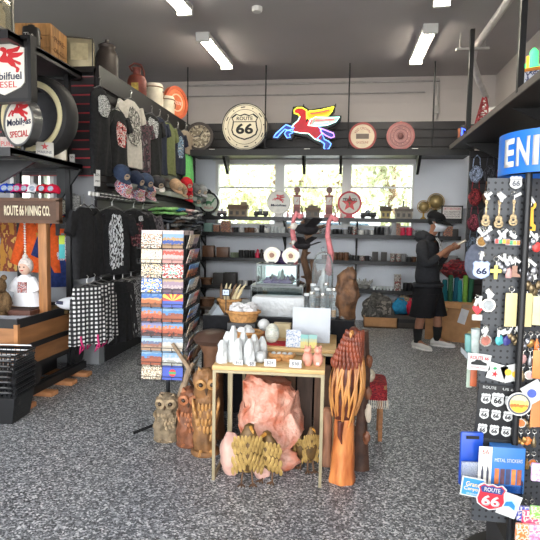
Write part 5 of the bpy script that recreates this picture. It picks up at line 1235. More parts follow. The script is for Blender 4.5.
for r in range(10):
    for c in range(2):
        nm = names[(r*3+c*5+2) % len(names)]
        o = inst(pcm, 'postcard', (0, 0, 0), m=PCM[nm]); o.matrix_world = put_card(1, r, c, .004)
        tag(o, 'postcard seen edge on, %s row, %s column of the right side' % (ORD[r], ['near', 'far'][c]), 'postcard', 'postcards in the rack')
        for e_ in range(2):
            pass
# ---- owl carvings
def owl(label, loc, h, w, rz, bm_, fm_, seed, tall=False):
    t = thing('owl_carving', label, 'wood carving', loc, rz, 'carved wooden owls'); b = MB(); n = 28; rs = []
    prof = [(0, .42), (.03, .5), (.15, .5), (.35, .5), (.52, .46), (.63, .4), (.68, .39), (.78, .43), (.88, .4), (.96, .28), (1, .05)] if not tall else [(0, .36), (.04, .4), (.2, .42), (.4, .45), (.55, .42), (.64, .36), (.7, .38), (.8, .43), (.9, .42), (.96, .32), (1, .05)]
    for u, k in prof: rs.append([(w*k*math.cos(2*PI*i/n), w*k*.85*math.sin(2*PI*i/n), h*u) for i in range(n)])
    b.loft(rs); bmesh.ops.subdivide_edges(b.bm, edges=b.bm.edges[:], cuts=2, use_grid_fill=True)
    b.jitter(.018, 16); b.jitter(.012, 40); b.obj('body', bm_, t)
    zf = h*.82
    for s in (-1, 1):
        MB().lathe([(w*.2, 0), (w*.19, .012), (w*.11, .02), (w*.1, .012)], 18).obj('eye_ring', fm_, t, (s*w*.19, -w*.32, zf), (PI/2+.1, 0, s*.25))
        MB().ball((s*w*.19, -w*.38, zf), w*.085, 2).obj('eye', mat('owl_eye', (50,36,24), .25), t)
        MB().prism([(0, 0), (w*.2, -h*.02), (w*.14, h*.07)] if s > 0 else [(0, 0), (-w*.2, -h*.02), (-w*.14, h*.07)], -.012, .012).obj('ear_tuft', fm_, t, (s*w*.12, -w*.1, h*.94), smooth=False)
        wing = MB()
        for r_ in range(5):
            for q in range(3):
                wing.ball((s*(w*.42-.012*r_), -w*.22+w*.17*q, h*(.56-.09*r_)), (w*.07, w*.12, h*.075), 1, (0, s*.15, 0))
        wing.obj('wing', fm_, t)
        ft = MB()
        for q in (-1, 0, 1): ft.tube([(s*w*.18, -w*.3, h*.06), (s*w*.18+q*w*.07, -w*.46, h*.02)], [w*.05, w*.03], 6)
        ft.obj('foot', fm_, t)
    MB().loft([[(w*.07*math.cos(a), -w*.36-.0+.03*math.sin(a)*w, zf-h*.04+w*.07*math.sin(a)) for a in [2*PI*k/8 for k in range(8)]], [(0.004*math.cos(a), -w*.52, zf-h*.1+.004*math.sin(a)) for a in [2*PI*k/8 for k in range(8)]]]).obj('beak', mat('beak_horn', (70,50,34), .4), t)
    br = MB()
    for r_ in range(4):
        for q in range(-2, 3): br.ball((q*w*.12+(w*.06 if r_ % 2 else 0), -w*.40+abs(q)*w*.05, h*(.56-.085*r_)), (w*.06, w*.05, h*.055), 2, (.2, 0, q*.12))
    br.obj('breast_feather', fm_, t); MB().lathe([(w*.5, 0), (w*.52, h*.02), (w*.44, h*.05)], 20).obj('base', bm_, t)
    return t
OW1, OW1f = mat('owl_grey_bark', (120,104,82), .85, var=.4, scale=22, bump=.7, bscale=24), mat('owl_grey_face', (150,130,102), .8, var=.4, scale=30)
OW2, OW2f = mat('owl_red_wood', (116,70,44), .6, var=.45, scale=16, bump=.6), mat('owl_red_feather', (166,104,66), .6, var=.4, scale=20)
OW3, OW3f = mat('owl_brown_wood', (126,88,52), .55, var=.5, scale=12, bump=.6), mat('owl_gold_feather', (176,128,72), .55, var=.35, scale=18)
def gpx(px, py): return PZ(px, py, 0)
p = gpx(165, 441); owl('rough grey-brown carved owl, leftmost of the three owls under the postcard rack', (p.x, p.y+.05, 0), .33, .19, .1, OW1, OW1f, 1)
p = gpx(186, 447); owl('reddish carved owl in the middle of the three wooden owls', (p.x+.01, p.y+.06, 0), .40, .185, .15, OW2, OW2f, 2)
p = gpx(203, 456); owl('tallest golden-brown carved owl, right of the other owls by the table leg', (p.x+.0, p.y+.06, 0), .585, .19, .3, OW3, OW3f, 3, True)
# mushroom carving
t = thing('mushroom_stool', 'brown carved wooden mushroom standing behind the tall owl', 'wood carving', (-.93, 3.70, 0))
MB().lathe([(.1, 0), (.085, .1), (.07, .35), (.075, .6), (.1, .66), (.1, .68)], 20).jitter(.012, 9).obj('stem', mat('mushroom_stem', (98,66,44), .6, var=.35, scale=10), t)
MB().lathe([(.08, .67), (.13, .68), (.145, .71), (.12, .745), (.08, .765), (0, .77)], 28).obj('cap', mat('mushroom_cap', (70,50,40), .45, var=.3, scale=8), t)
# twisted driftwood
def twig(label, loc, pts, r, m, seed, name='driftwood_branch'):
    t = thing(name, label, 'driftwood', loc); rnd = random.Random(seed); b = MB(); b.tube(pts, [r*(1-.6*i/(len(pts)-1)) for i in range(len(pts))], 8); b.jitter(.01, 12); b.obj('main_stem', m, t)
    for i in range(4):
        q = Vector(pts[1+i % (len(pts)-2)]); e = q+Vector((rnd.uniform(-.15, .15), rnd.uniform(-.08, .08), rnd.uniform(.02, .16))); MB().tube([q, (q+e)/2+Vector((0, .02, .02)), e], [r*.5, r*.4, r*.15], 6).obj('side_branch', m, t)
    return t
DW = mat('driftwood_brown', (98,72,52), .8, var=.45, scale=16, bump=.5); DWL = mat('driftwood_pale', (150,128,104), .8, var=.35, scale=16, bump=.5)
twig('tangled pale driftwood branch between the mushroom carving and the table', (-1.10, 3.60, 0), [(0, 0, 0), (-.06, 0, .25), (.02, .02, .5), (-.1, 0, .68)], .035, DWL, 3)
twig('dark driftwood branch leaning behind the tall owl', (-1.12, 3.8, 0), [(0, 0, 0), (.05, .02, .25), (-.02, .02, .5), (.08, 0, .66)], .03, DW, 5)
# ---- nested tables
BR = mat('pale_brass_tube', (168,154,124), .35, .6, var=.08)
def ntable(label, x, y, w, d, z, rz):
    t = thing('nesting_table', label, 'table', (x, y, 0), rz, 'nested display tables')
    MB().box((0, 0, z-.013), (w, d, .026), bevel=.004).obj('tabletop', PALEWOOD, t)
    for sx in (-1, 1):
        for sy in (-1, 1): MB().box((sx*(w/2-.012), sy*(d/2-.012), (z-.026)/2), (.018, .018, z-.026)).obj('leg', BR, t, smooth=False)
    for sx in (-1, 1): MB().box((sx*(w/2-.012), 0, z-.035), (.016, d-.04, .016)).obj('apron', BR, t, smooth=False)
    for sy in (-1, 1): MB().box((0, sy*(d/2-.012), z-.035), (w-.04, .016, .016)).obj('apron', BR, t, smooth=False)
    for sx in (-1, 1): MB().box((sx*(w/2-.012), 0, .012), (.016, d-.04, .016)).obj('floor_bar', BR, t, smooth=False)
T1z, T2z, T3z = .695, .745, .845
ntable('lower front nesting table with pale wood top and thin brass legs', -.447, 3.28, .655, .50, T1z, .03)
ntable('taller nesting table behind, with pale wood top above the front one', -.40, 3.60, .68, .50, T2z, .02)
bt = thing('black_display_table', 'black cloth covered table in the centre carrying the glass display cases', 'table', (-.50, 4.36, 0))
MB().box((0, 0, T3z-.015), (1.12, .95, .03)).obj('tabletop', BLACK, bt, smooth=False)
b = MB(); rs = []
for z in (T3z-.005, .5, .12):
    rs.append([]); 
    for i in range(80):
        u = i/80*4; s = int(u); f = u-s; c4 = [(-.56, -.475), (.56, -.475), (.56, .475), (-.56, .475)]; a0, a1 = c4[s], c4[(s+1) % 4]
        k = 1.0+(T3z-z)*.03+.012*math.sin(i*1.3)*(T3z-z); rs[-1].append(((a0[0]+(a1[0]-a0[0])*f)*k, (a0[1]+(a1[1]-a0[1])*f)*k, z))
b.loft(rs); b.obj('table_skirt', cloth('black_table_cloth', (30,30,33), .2), bt)
for sx in (-1, 1):
    for sy in (-1, 1): MB().box((sx*.5, sy*.42, .06), (.04, .04, .12)).obj('leg', BLACK, bt, smooth=False)
# brown boards stored beneath
for i in range(5):
    tag(MB().box((0, 0, .29), (.105, .03, .58)).obj('stored_plank', mat('plank_%d' % (i % 2), [(104,76,58), (76,58,48)][i % 2], .7, var=.25, scale=6, stretch=(6,6,1)), None, (-.62+.118*i, 3.60, 0), (-.05, 0, 0)), 'brown plank stood under the tables behind the salt rock, %s from the left' % ORD[i], 'plank', 'planks under the tables')
# ---- crystals on the front table
SEL = mat('selenite_white', (196,198,197), .3, var=.08, scale=30, bump=.3, bscale=60)
def on(px, Y, z): return Vector((P(px, 340, Y).x, Y, z))
cr = [(222, 3.10, .034, .135, 'short'), (227.5, 3.19, .034, .17, 'stepped'), (233, 3.14, .034, .215, 'tallest'), (238.5, 3.10, .032, .15, 'broad'), (243.5, 3.18, .036, .175, 'second tallest'), (250, 3.10, .036, .15, 'squat'), (254.5, 3.17, .034, .165, 'ribbed'), (262.5, 3.24, .032, .14, 'small')]
for i, (px, y, r, h, ad) in enumerate(cr):
    me = crystal_mesh(r, h, 40+i, 9, .03, bumpy=.2, tip=.32); tag(me.obj('selenite_tower', SEL, None, on(px, y, T1z), (0, 0, i*.7), smooth=False), '%s white selenite tower on the front table, %s from the left' % (ad, ORD[i]), 'crystal', 'white selenite towers')
tag(MB().ball((0, 0, .036), .036, 3).obj('crystal_ball', SEL, None, on(261, 3.14, T1z)), 'white polished ball on the front table right of the selenite towers', 'crystal ball')
def pcard(label, p, w, h, rz=0, txt='$12'):
    t = thing('price_card', label, 'price card', p, rz, 'white price cards on the tables'); MB().box((0, 0, h/2), (w, .004, h), rot=(-.2, 0, 0)).obj('card', WHITE, t, smooth=False); text(txt, mat('pencil_grey', (90,90,96), .7), t, (0, -.006, h/2), w=w*.6, rot=(PI/2-.2, 0, 0)); MB().box((0, .012, .003), (w, .03, .006)).obj('foot', mat('acrylic_foot', (200,205,208), .2), t, smooth=False)
pcard('white price card at the front of the selenite towers', on(239, 3.06, T1z), .05, .03); pcard('small white price card right of the selenite towers on the front table', on(252, 3.055, T1z), .045, .026, .1, '$8')
pcard('white price card in front of the white ball on the front table', on(270.5, 3.07, T1z), .068, .042, .05, '$24'); pcard('white price card in front of the two pink salt figures', on(296, 3.07, T1z), .07, .045, -.05, '$30')
for i, (px, lab) in enumerate(((276.5, 'small wicker basket of white stones on the front table, left one'), (287.5, 'small wicker basket of white stones on the front table, right one'))):
    q = on(px, 3.22, T1z); basket('small_basket', lab, q, .042, .035, WK)
    for j in range(4): tag(MB().rock((0, 0, .012), (.017, .014, .013), i*4+j, .2, 1.6, 2).obj('white_stone', SEL, None, q+Vector((-.018+.036*(j % 2), -.013+.026*(j//2), .026))), 'white stone heaped in the %s small basket on the front table' % ['left', 'right'][i], 'stone', 'white stones in the small baskets %d' % (i+1))
SALT = mat('pink_salt', (222,176,156), .3, scale=11, bump=1.0, bscale=26, col2=(190,98,66), detail=6); SALTP = mat('pale_salt', (222,180,164), .45, col2=(206,160,148), scale=8, bump=.3, bscale=20)
for i, (px, lab) in enumerate(((308, 'pink salt figure with pointed ear on the front table, left of two'), (318.5, 'pink salt figure on the front table corner, right of two'))):
    t = thing('salt_figure', lab, 'salt carving', on(px, 3.13+.01*i, T1z), 0, 'pink salt figures')
    MB().rock((0, 0, .042), (.031, .03, .046), i+3, .12, 2).obj('body', mat('salt_figure_pink', (214,150,130), .45, var=.2, scale=20), t); MB().rock((0, -.004, .095), (.023, .022, .022), i+5, .1, 2).obj('head', MATS['salt_figure_pink'], t)
    for s in (-1, 1): MB().ball((s*.014, 0, .115), .008, 1).obj('ear', MATS['salt_figure_pink'], t)
    if i: MB().box((0, -.033, .02), (.018, .003, .015)).obj('price_sticker', WHITE, t, smooth=False)
# ---- on the taller nesting table
t = thing('onyx_egg', 'large banded white onyx egg on a ring on the taller table', 'egg', on(272, 3.42, T2z)); MB().ball((0, 0, .075), (.047, .047, .066), 3).obj('egg', ramp_mat('onyx_band', [(0,(204,200,184)), (.4,(184,184,170)), (.5,(210,208,198)), (.62,(170,180,170)), (.7,(206,202,190))], 2.5, .2, False, stretch=(1,1,3)), t); MB().torus((0, 0, .01), .028, .009, 20, 6, 'Z').obj('ring_stand', mat('red_ring', (150,30,40), .5), t)
tag(MB().ball((0, 0, .042), .042, 3).obj('crystal_ball', SEL, None, on(263.5, 3.62, T2z+.05)), 'white ball behind the onyx egg on the taller table', 'crystal ball')
tag(MB().lathe([(.04, 0), (.035, .03), (.028, .054)], 16).obj('ball_stand', WOOD, None, on(263.5, 3.62, T2z)), 'small wooden stand under the white ball behind the egg', 'stand')
tag(MB().box((0, 0, .004), (.2, .12, .008)).obj('red_cloth', cloth('red_velvet', (150,24,40)), None, on(286, 3.46, T2z)), 'red cloth laid on the taller table between egg and cards', 'cloth')
def print_card(label, px, y, z, w, h, m, lean=-.25, cat='print', nm='art_print'):
    t = thing(nm, label, cat, on(px, y, z)); MB().box((0, 0, h/2), (w, .006, h), rot=(lean, 0, 0)).obj('card', m, t, smooth=False); return t
print_card('white card with blue-grey pebble drawings on the taller table', 293.5, 3.385, T2z, .095, .11, colors('pebble_print', [(190,190,192), (192,192,194), (110,130,160), (194,194,196)], 6, rough=.4))
print_card('yellow and turquoise card, left of the joined pair', 304.5, 3.375, T2z, .05, .085, pc('yellowcard', [(0,(226,206,120)), (.5,(190,206,170)), (.7,(130,196,190))]))
print_card('yellow and turquoise card, right of the joined pair', 313, 3.38, T2z, .05, .085, pc('yellowcard2', [(0,(232,212,110)), (.45,(200,200,150)), (.7,(150,204,196))]))
t = print_card('large translucent white sheet leaning behind the art cards', 311, 3.56, T2z, .25, .23, mat('white_sheet', (176,181,188), .35, var=.04), -.12, 'sheet', 'leaning_sheet')
t = thing('wrapped_slab', 'white plastic wrapped block in front of the glass display cases', 'wrapped block', on(278, 3.98, T3z)); MB().box((0, 0, .075), (.40, .14, .15), bevel=.02).jitter(.01, 20).obj('wrap', mat('white_wrap', (186,189,191), .25, var=.05, bump=.6, bscale=30), t)
t = thing('kraft_block', 'small tan box under the leaning white sheet behind the egg', 'box', on(282, 3.68, T2z)); MB().box((0, 0, .05), (.12, .08, .1), bevel=.003).obj('carton', mat('tan_box', (176,160,124), .7), t)
# baskets on the left
q = on(247, 3.50, T2z); basket('wicker_basket', 'round wicker basket of clear quartz on the taller table', q, .1, .06, WK)
QZ = mat('clear_quartz', (214,216,216), .12, var=.08, scale=20)
for j in range(8): a = j*.8; tag(MB().rock((0, 0, .02), (.03, .025, .026), j, .25, 2, 2).obj('quartz', QZ, None, q+Vector((.05*math.cos(a)*(j % 3)/2, .04*math.sin(a)*(j % 3)/2, .03+.014*(j % 3))), smooth=False), 'clear quartz lump piled in the round basket on the taller table', 'quartz', 'quartz lumps in the round basket')
t = thing('display_riser', 'black riser block behind the quartz basket', 'riser', on(243, 3.74, T2z)); MB().box((0, 0, .045), (.2, .16, .09), bevel=.004).obj('block', BLACK, t)
q = on(243, 3.74, T2z+.09); basket('wicker_basket', 'wide wicker basket of clear bags above the quartz basket', q, .115, .07, WK)
for j in range(4): tag(MB().rock((0, 0, .03), (.055, .04, .04), j+20, .25, 2.5, 3).obj('clear_bag', mat('clear_bagged_stone', (206,204,204), .15, var=.25, scale=25), None, q+Vector((-.045+.09*(j % 2), -.02+.04*(j//2), .045+.02*(j//2)))), 'clear bag of stones in the wide basket, %s' % ['front left', 'front right', 'rear left', 'rear right'][j], 'bag', 'clear bags in the wide basket')
q = on(229, 4.02, T3z); basket('wicker_basket', 'square-sided wicker basket of horns at the left end of the black table', q, .085, .1, WK)
HORN = mat('pale_horn', (206,190,150), .45, var=.3, scale=9)
for j in range(6): x = -.05+.02*j; tag(MB().tube([(x, 0, .02), (x*1.2, -.01, .12), (x*1.6+.015, 0, .19), (x*1.9+.03, 0, .225)], [.016, .016, .01, .003], 8).obj('horn', HORN if j % 3 else mat('dark_horn', (110,84,60), .45, var=.3), None, q+Vector((0, .02*(j % 2), 0))), 'curved polished horn standing in the basket, %s from the left' % ORD[j], 'horn', 'horns in the wicker basket')
t = thing('price_sign', 'small black framed price sign clipped before the horn basket', 'sign', on(225.5, 3.92, T3z)); MB().cyl((0, 0, 0), (0, 0, .15), .004, n=6).obj('stem', BLACKM, t); MB().box((0, 0, .17), (.06, .01, .055), bevel=.004).obj('frame', INK, t); MB().box((0, -.006, .17), (.045, .002, .038)).obj('sheet', mat('blue_white_paper', (200,214,236), .5), t, smooth=False); text('$15', INK, t, (0, -.008, .17), w=.03)
t = thing('folded_card', 'grey folded tent card on the front left corner of the black table', 'card', on(216, 3.95, T3z), .5); MB().prism([(-.05, 0), (.05, 0), (0, .075)], -.05, .05).obj('card', mat('grey_card', (150,158,164), .6), t, smooth=False)
# ---- glass display cases
EDGE = mat('case_edge', (84,88,90), .3, .5); CG_ = glass('case_clear', (228,236,236), .02, .25)
def case(label, px, y, z, w, d, h, back=None):
    t = thing('glass_case', label, 'display case', on(px, y, z)); b = MB()
    for sx in (-1, 1):
        for sy in (-1, 1): b.box((sx*w/2, sy*d/2, h/2), (.01, .01, h))
    for zz in (.006, h-.006):
        for s in (-1, 1): b.box((0, s*d/2, zz), (w, .012, .012)); b.box((s*w/2, 0, zz), (.012, d, .012))
    b.obj('frame', EDGE, t, smooth=False); MB().box((0, 0, .004), (w-.01, d-.01, .008)).obj('case_floor', mat('mirror_floor', (200,204,206), .08, .6), t, smooth=False)
    for sx in (-1, 1): MB().box((sx*(w/2-.001), 0, h/2), (.004, d-.012, h-.02)).obj('side_pane', CG_, t, smooth=False)
    MB().box((0, -d/2+.001, h/2), (w-.012, .004, h-.02)).obj('front_pane', CG_, t, smooth=False)
    MB().box((0, d/2-.002, h/2), (w-.012, .004, h-.02)).obj('back_mirror', mat('case_mirror', (222,226,228), .06, .9, var=.02), t, smooth=False)
    MB().box((0, 0, h-.002), (w-.01, d-.01, .004)).obj('top_pane', CG_, t, smooth=False); return t
yc = 4.26; zc0 = P(278, 312, yc).z; zc0 = T3z
h1 = P(278, 286, yc-.14).z-T3z; w1 = 51*yc/F
case('lower wide glass display case on the black table', 278, yc, T3z, w1, .28, h1); h2 = P(278, 264.5, yc-.1).z-T3z-h1; w2 = 40*yc/F
case('upper smaller glass display case holding amethyst, stacked on the lower case', 277, yc+.02, T3z+h1+.001, w2, .22, h2)
AM = mat('amethyst', (92,66,120), .25, col2=(140,116,160), scale=14, bump=.5, bscale=30); AMD = mat('dark_amethyst', (62,40,84), .3, col2=(100,76,120), scale=18, bump=.6, bscale=30)
def cluster(label, loc, r, n, m, seed, base=None, cat='crystal cluster'):
    t = thing('crystal_cluster', label, cat, loc); rnd = random.Random(seed); MB().rock((0, 0, r*.3), (r, r*.6, r*.4), seed, .25, 2).obj('matrix', base or m, t)
    for i in range(n):
        a = rnd.uniform(0, 2*PI); d = rnd.uniform(0, .8)*r; crystal_mesh(r*.13, r*rnd.uniform(.5, .95), seed+i, 6).obj('crystal_point', m, t, (d*math.cos(a), d*.55*math.sin(a), r*.35), (rnd.uniform(-.5, .5), d/r*math.cos(a)*.8, a), smooth=False)
    return t
zt2 = T3z+h1+.001
for i, (dx, r) in enumerate(((-.08, .045), (-.01, .05), (.065, .045))): cluster('purple amethyst cluster inside the upper glass case, %s of three' % ['left', 'middle', 'right'][i], on(277, yc, zt2+.009)+Vector((dx, -.03, 0)), r, 6, AM, 60+i)
tag(crystal_mesh(.018, .1, 77).obj('crystal_point', QZ, None, on(278, yc+.03, zt2+.009), smooth=False), 'clear pointed crystal standing behind the amethyst in the upper case', 'crystal')
for i, dx in enumerate((-.11, -.02, .09)): tag(MB().rock((0, 0, .03), (.06, .06, .035), 80+i, .25, 2.2).obj('pale_stone', mat('pale_greenstone', (160,166,156), .4, var=.2), None, on(278, yc, T3z+.009)+Vector((dx, 0, 0))), 'pale stone inside the lower glass case, %s of three' % ['left', 'middle', 'right'][i], 'stone', 'stones in the lower case')
zt3 = zt2+h2
for i, (px, r, lab) in enumerate(((270.5, .066, 'left agate slice with white rim and small brown centre on the glass case'), (289, .064, 'right agate slice with white rim and brown heart centre on the glass case'))):
    t = thing('agate_slice', lab, 'agate slice', on(px, yc-.05, zt3+.002), -.1+.2*i, 'agate slices'); n = 40
    def blob(k, s): return [(r*k*math.cos(2*PI*j/n)*(1+.07*math.sin(2*2*PI*j/n+s)+.04*math.sin(5*2*PI*j/n)), r+r*k*1.02*math.sin(2*PI*j/n)*(1+.05*math.sin(3*2*PI*j/n+s))) for j in range(n)]
    MB().prism(blob(1, i), -.006, .006).obj('rim', mat('agate_white', (208,203,190), .25, var=.06, scale=20), t, smooth=False)
    MB().prism([(x, z) for x, z in blob(.55, i+1)], -.0075, .007).obj('band', mat('agate_cream', (206,190,160), .25), t, smooth=False); MB().prism(blob(.3, i+2), -.009, .008).obj('centre', mat('agate_brown', (120,76,50), .3, var=.4, scale=60), t, smooth=False)
    MB().box((0, .01, .008), (.05, .05, .016)).obj('stand', BLACKM, t, smooth=False)
cluster('dark purple amethyst cluster standing behind the agate slices', on(283, yc+.06, zt3+.002), .085, 14, AMD, 91)
# ---- cloche and glassware
t = thing('display_riser', 'dark wooden riser under the tall glass cloche', 'riser', on(321, 4.3, T3z)); MB().lathe([(.11, 0), (.11, .1), (.1, .115)], 24).obj('block', mat('dark_riser', (70,54,44), .5), t)
t = thing('glass_cloche', 'tall clear glass cloche with a knob over a white crystal', 'cloche', on(321, 4.3, T3z+.115)); MB().lathe([(.085, 0), (.085, .2), (.08, .27), (.06, .33), (.03, .355), (.012, .36), (.018, .375), (.02, .39), (.0, .4)], 28).obj('dome', glass('cloche_glass', (244,247,248), .02, .15, .12), t); MB().lathe([(.098, 0), (.098, .012), (.09, .016)], 28).obj('base', WOOD, t)
tag(crystal_mesh(.024, .22, 93).obj('crystal_point', SEL, None, on(321, 4.3, T3z+.132), smooth=False), 'white crystal point standing inside the glass cloche', 'crystal')
tubeg = glass('vial_glass', (240,244,245), .03, .2, .2); FILL = [mat('vial_fill_%d' % i, c, .5, var=.3, scale=50) for i, c in enumerate([(196,150,90), (206,206,206), (120,90,70), (190,180,160), (90,90,96)])]
vp = [(306, 4.02, .16), (311, 3.96, .18), (316, 4.06, .2), (322, 3.98, .17), (328, 4.05, .2), (333, 3.97, .21), (338, 4.04, .21), (342.5, 3.96, .19), (346, 4.05, .17), (325, 4.14, .23), (312, 4.16, .22)]
for i, (px, y, h) in enumerate(vp):
    t = thing('glass_vial', 'clear glass tube on the right of the black table, %s from the left' % ORD[sorted(range(len(vp)), key=lambda k: vp[k][0]).index(i)], 'glass tube', on(px, y, T3z), 0, 'glass tubes on the black table')
    MB().lathe([(.02, 0), (.021, .005), (.021, h)], 14, cap=False).obj('tube', tubeg, t); MB().lathe([(.016, .01), (.017, h*(.2+.08*(i % 4))), (0, h*(.22+.08*(i % 4)))], 12).obj('contents', FILL[i % 5], t); MB().lathe([(.022, h-.006), (.023, h), (.022, h+.012), (0, h+.014)], 14).obj('stopper', CHROME if i % 2 else QZ, t)
for i, (px, y, z, r) in enumerate(((304, 4.12, 0, .03), (334, 4.22, 0, .04), (341, 4.18, 0, .035), (309, 4.26, 0, .04))): cluster('sparkling clear crystal cluster among the glass tubes, %s from the left' % ['first', 'third', 'fourth', 'second'][i], on(px, y, T3z), r*1.8, 8, QZ, 120+i)
t = thing('box_of_cards', 'small pink and white patterned box at the right end of the glass tubes', 'box', on(351, 4.1, T3z)); MB().box((0, 0, .09), (.05, .06, .18), bevel=.003).obj('carton', colors('pink_box_print', [(206,170,160), (230,226,222), (150,90,90), (220,220,220)], 5), t)
# ---- driftwood stand with birds and flamingos
t = twig('branching driftwood stand behind the glass cases holding ornaments', on(305, 4.58, T3z), [(0, 0, 0), (.03, .0, .2), (-.03, 0, .4), (.0, 0, .58), (-.05, 0, .72)], .04, DW, 8)
twig('knotted dark driftwood beside the cloche', on(310, 4.44, T3z), [(0, 0, 0), (-.02, 0, .12), (.03, .0, .25), (.0, 0, .4)], .05, DW, 11)
def bird(label, loc, rz, s):
    t = thing('bird_ornament', label, 'bird ornament', loc, rz, 'black and white bird ornaments'); BW = cloth('black_feather', (34,32,34), .3)
    MB().rock((0, 0, 0), (.1*s, .04*s, .045*s), 3, .1, 2).obj('body', BW, t); MB().ball((-.1*s, 0, .02*s), (.032*s, .028*s, .03*s), 2).obj('head', mat('white_feather', (206,200,190), .8), t)
    for q in (-1, 1): MB().loft([[(-.03*s, q*.03*s, .02*s), (.06*s, q*.03*s, .02*s), (.06*s, q*.03*s, .01*s), (-.03*s, q*.03*s, .01*s)], [(.02*s, q*.16*s, .09*s), (.1*s, q*.14*s, .08*s), (.1*s, q*.14*s, .075*s), (.02*s, q*.16*s, .085*s)]]).obj('wing', BW, t)
    MB().loft([[(.08*s, -.015*s, 0), (.08*s, .015*s, 0), (.08*s, .015*s, -.01*s), (.08*s, -.015*s, -.01*s)], [(.2*s, -.04*s, .04*s), (.2*s, .04*s, .04*s), (.2*s, .04*s, .035*s), (.2*s, -.04*s, .035*s)]]).obj('tail', BW, t); MB().cyl((-.125*s, 0, .015*s), (-.155*s, 0, .005*s), .008*s, .001).obj('beak', mat('bird_beak', (196,150,70), .4), t)
bird('upper black and white bird ornament perched on the driftwood', on(304, 4.52, P(304, 229, 4.52).z), .25, 1.05); bird('lower black and white bird ornament by the agate slices', on(300, 4.47, P(300, 245, 4.47).z), -.4, .8)
def flamingo(label, px, y, top, flip):
    t = thing('flamingo_ornament', label, 'flamingo ornament', on(px, y, T3z), 0, 'pink flamingo ornaments'); FP = mat('flamingo_pink', (206,120,124), .6, var=.25, scale=30); z = top-T3z
    MB().cyl((0, 0, 0), (0, 0, z*.45), .006, n=6).obj('stake', STEEL, t); MB().lathe([(.06, 0), (.06, .012), (.01, .02)], 16).obj('base', BLACK, t)
    b = MB().tube([(.0, 0, z*.42), (.012*flip, 0, z*.6), (-.018*flip, 0, z*.78), (-.012*flip, 0, z*.92), (.015*flip, 0, z*.99), (.045*flip, 0, z*.96)], [.03, .026, .021, .018, .022, .02], 10); b.obj('neck', FP, t)
    MB().ball((.045*flip, 0, z*.955), (.028, .023, .024), 2).obj('head', FP, t); MB().tube([(.06*flip, 0, z*.95), (.08*flip, 0, z*.925), (.08*flip, 0, z*.895)], [.013, .01, .003], 8).obj('beak', mat('flamingo_beak', (60,44,44), .4), t); MB().rock((0, 0, z*.4), (.035, .05, .045), 2, .1, 2).obj('body', FP, t)
flamingo('pink flamingo ornament on the left, below the left model gas pump', 292.5, 4.66, P(297, 212, 4.66).z, 1); flamingo('pink flamingo ornament on the right, above the glass cloche', 327, 4.52, P(325, 215, 4.52).z, 1)
# ---- driftwood burl to the right
t = thing('wood_burl', 'tall brown carved wood burl post right of the glass tubes', 'wood carving', (.03, 3.98, 0)); BU = mat('burl_brown', (128,88,54), .65, scale=16, bump=1.0, bscale=22, col2=(52,34,24), detail=6)
b = MB(); rs = []
for u, rx in ((0, .075), (.2, .06), (.45, .055), (.62, .06), (.74, .075), (.85, .095), (.93, .09), (1, .03)): rs.append([(rx*math.cos(2*PI*i/24)-(.02 if u > .7 else 0), rx*.7*math.sin(2*PI*i/24), 1.235*u) for i in range(24)])
b.loft(rs); bmesh.ops.subdivide_edges(b.bm, edges=b.bm.edges[:], cuts=2, use_grid_fill=True); b.jitter(.05, 8); b.jitter(.03, 19); b.obj('burl', BU, t)
# ---- under and beside the tables
def under(px, py): return gpx(px, py)
t = thing('salt_rock', 'huge pink salt rock under the front nesting table', 'salt rock', (-.46, 3.36, 0)); b = MB(); n = 30; rs = []; rnd = random.Random(2)
for u, k in ((0, .9), (.1, .98), (.35, 1.0), (.6, 1.0), (.8, .98), (.93, .9), (1.0, .7)):
    r_ = []
    for i in range(n):
        a = 2*PI*i/n; c_, s_ = math.cos(a), math.sin(a); x = .185*k*math.copysign(abs(c_)**.6, c_); y = .125*k*math.copysign(abs(s_)**.6, s_); r_.append((x-.015*u, y, .545*u-(.06*u*max(0, x/.18)) ))
    rs.append(r_)
b.loft(rs); bmesh.ops.subdivide_edges(b.bm, edges=b.bm.edges[:], cuts=1, use_grid_fill=True); b.jitter(.06, 6); b.jitter(.03, 13); b.jitter(.012, 40); b.obj('salt', SALT, t)
p = under(232, 477); tag(MB().rock((0, 0, .125), (.072, .06, .13), 4, .14, 1.6, 4).obj('salt_rock', SALTP, None, (p.x-.01, p.y+.04, 0)), 'pale pink salt lump left of the golden birds under the table', 'salt rock')
p = under(260, 481); tag(MB().rock((0, 0, .105), (.065, .055, .11), 9, .16, 1.6, 4).obj('salt_rock', SALTP, None, (p.x+.0, p.y+.04, 0)), 'pale pink salt lump between the two golden birds under the table', 'salt rock')
p = under(276, 470); tag(MB().rock((0, 0, .06), (.08, .05, .065), 12, .18, 1.6, 4).obj('salt_rock', SALT, None, (p.x+.06, p.y+.02, 0)), 'small orange salt lump at the right foot of the huge salt rock', 'salt rock')
GOLD = mat('golden_wood', (150,118,64), .45, .25, var=.45, scale=20, col2=(206,172,104)); GOLDD = mat('dark_golden_wood', (104,78,44), .5, .2, var=.4, scale=20)
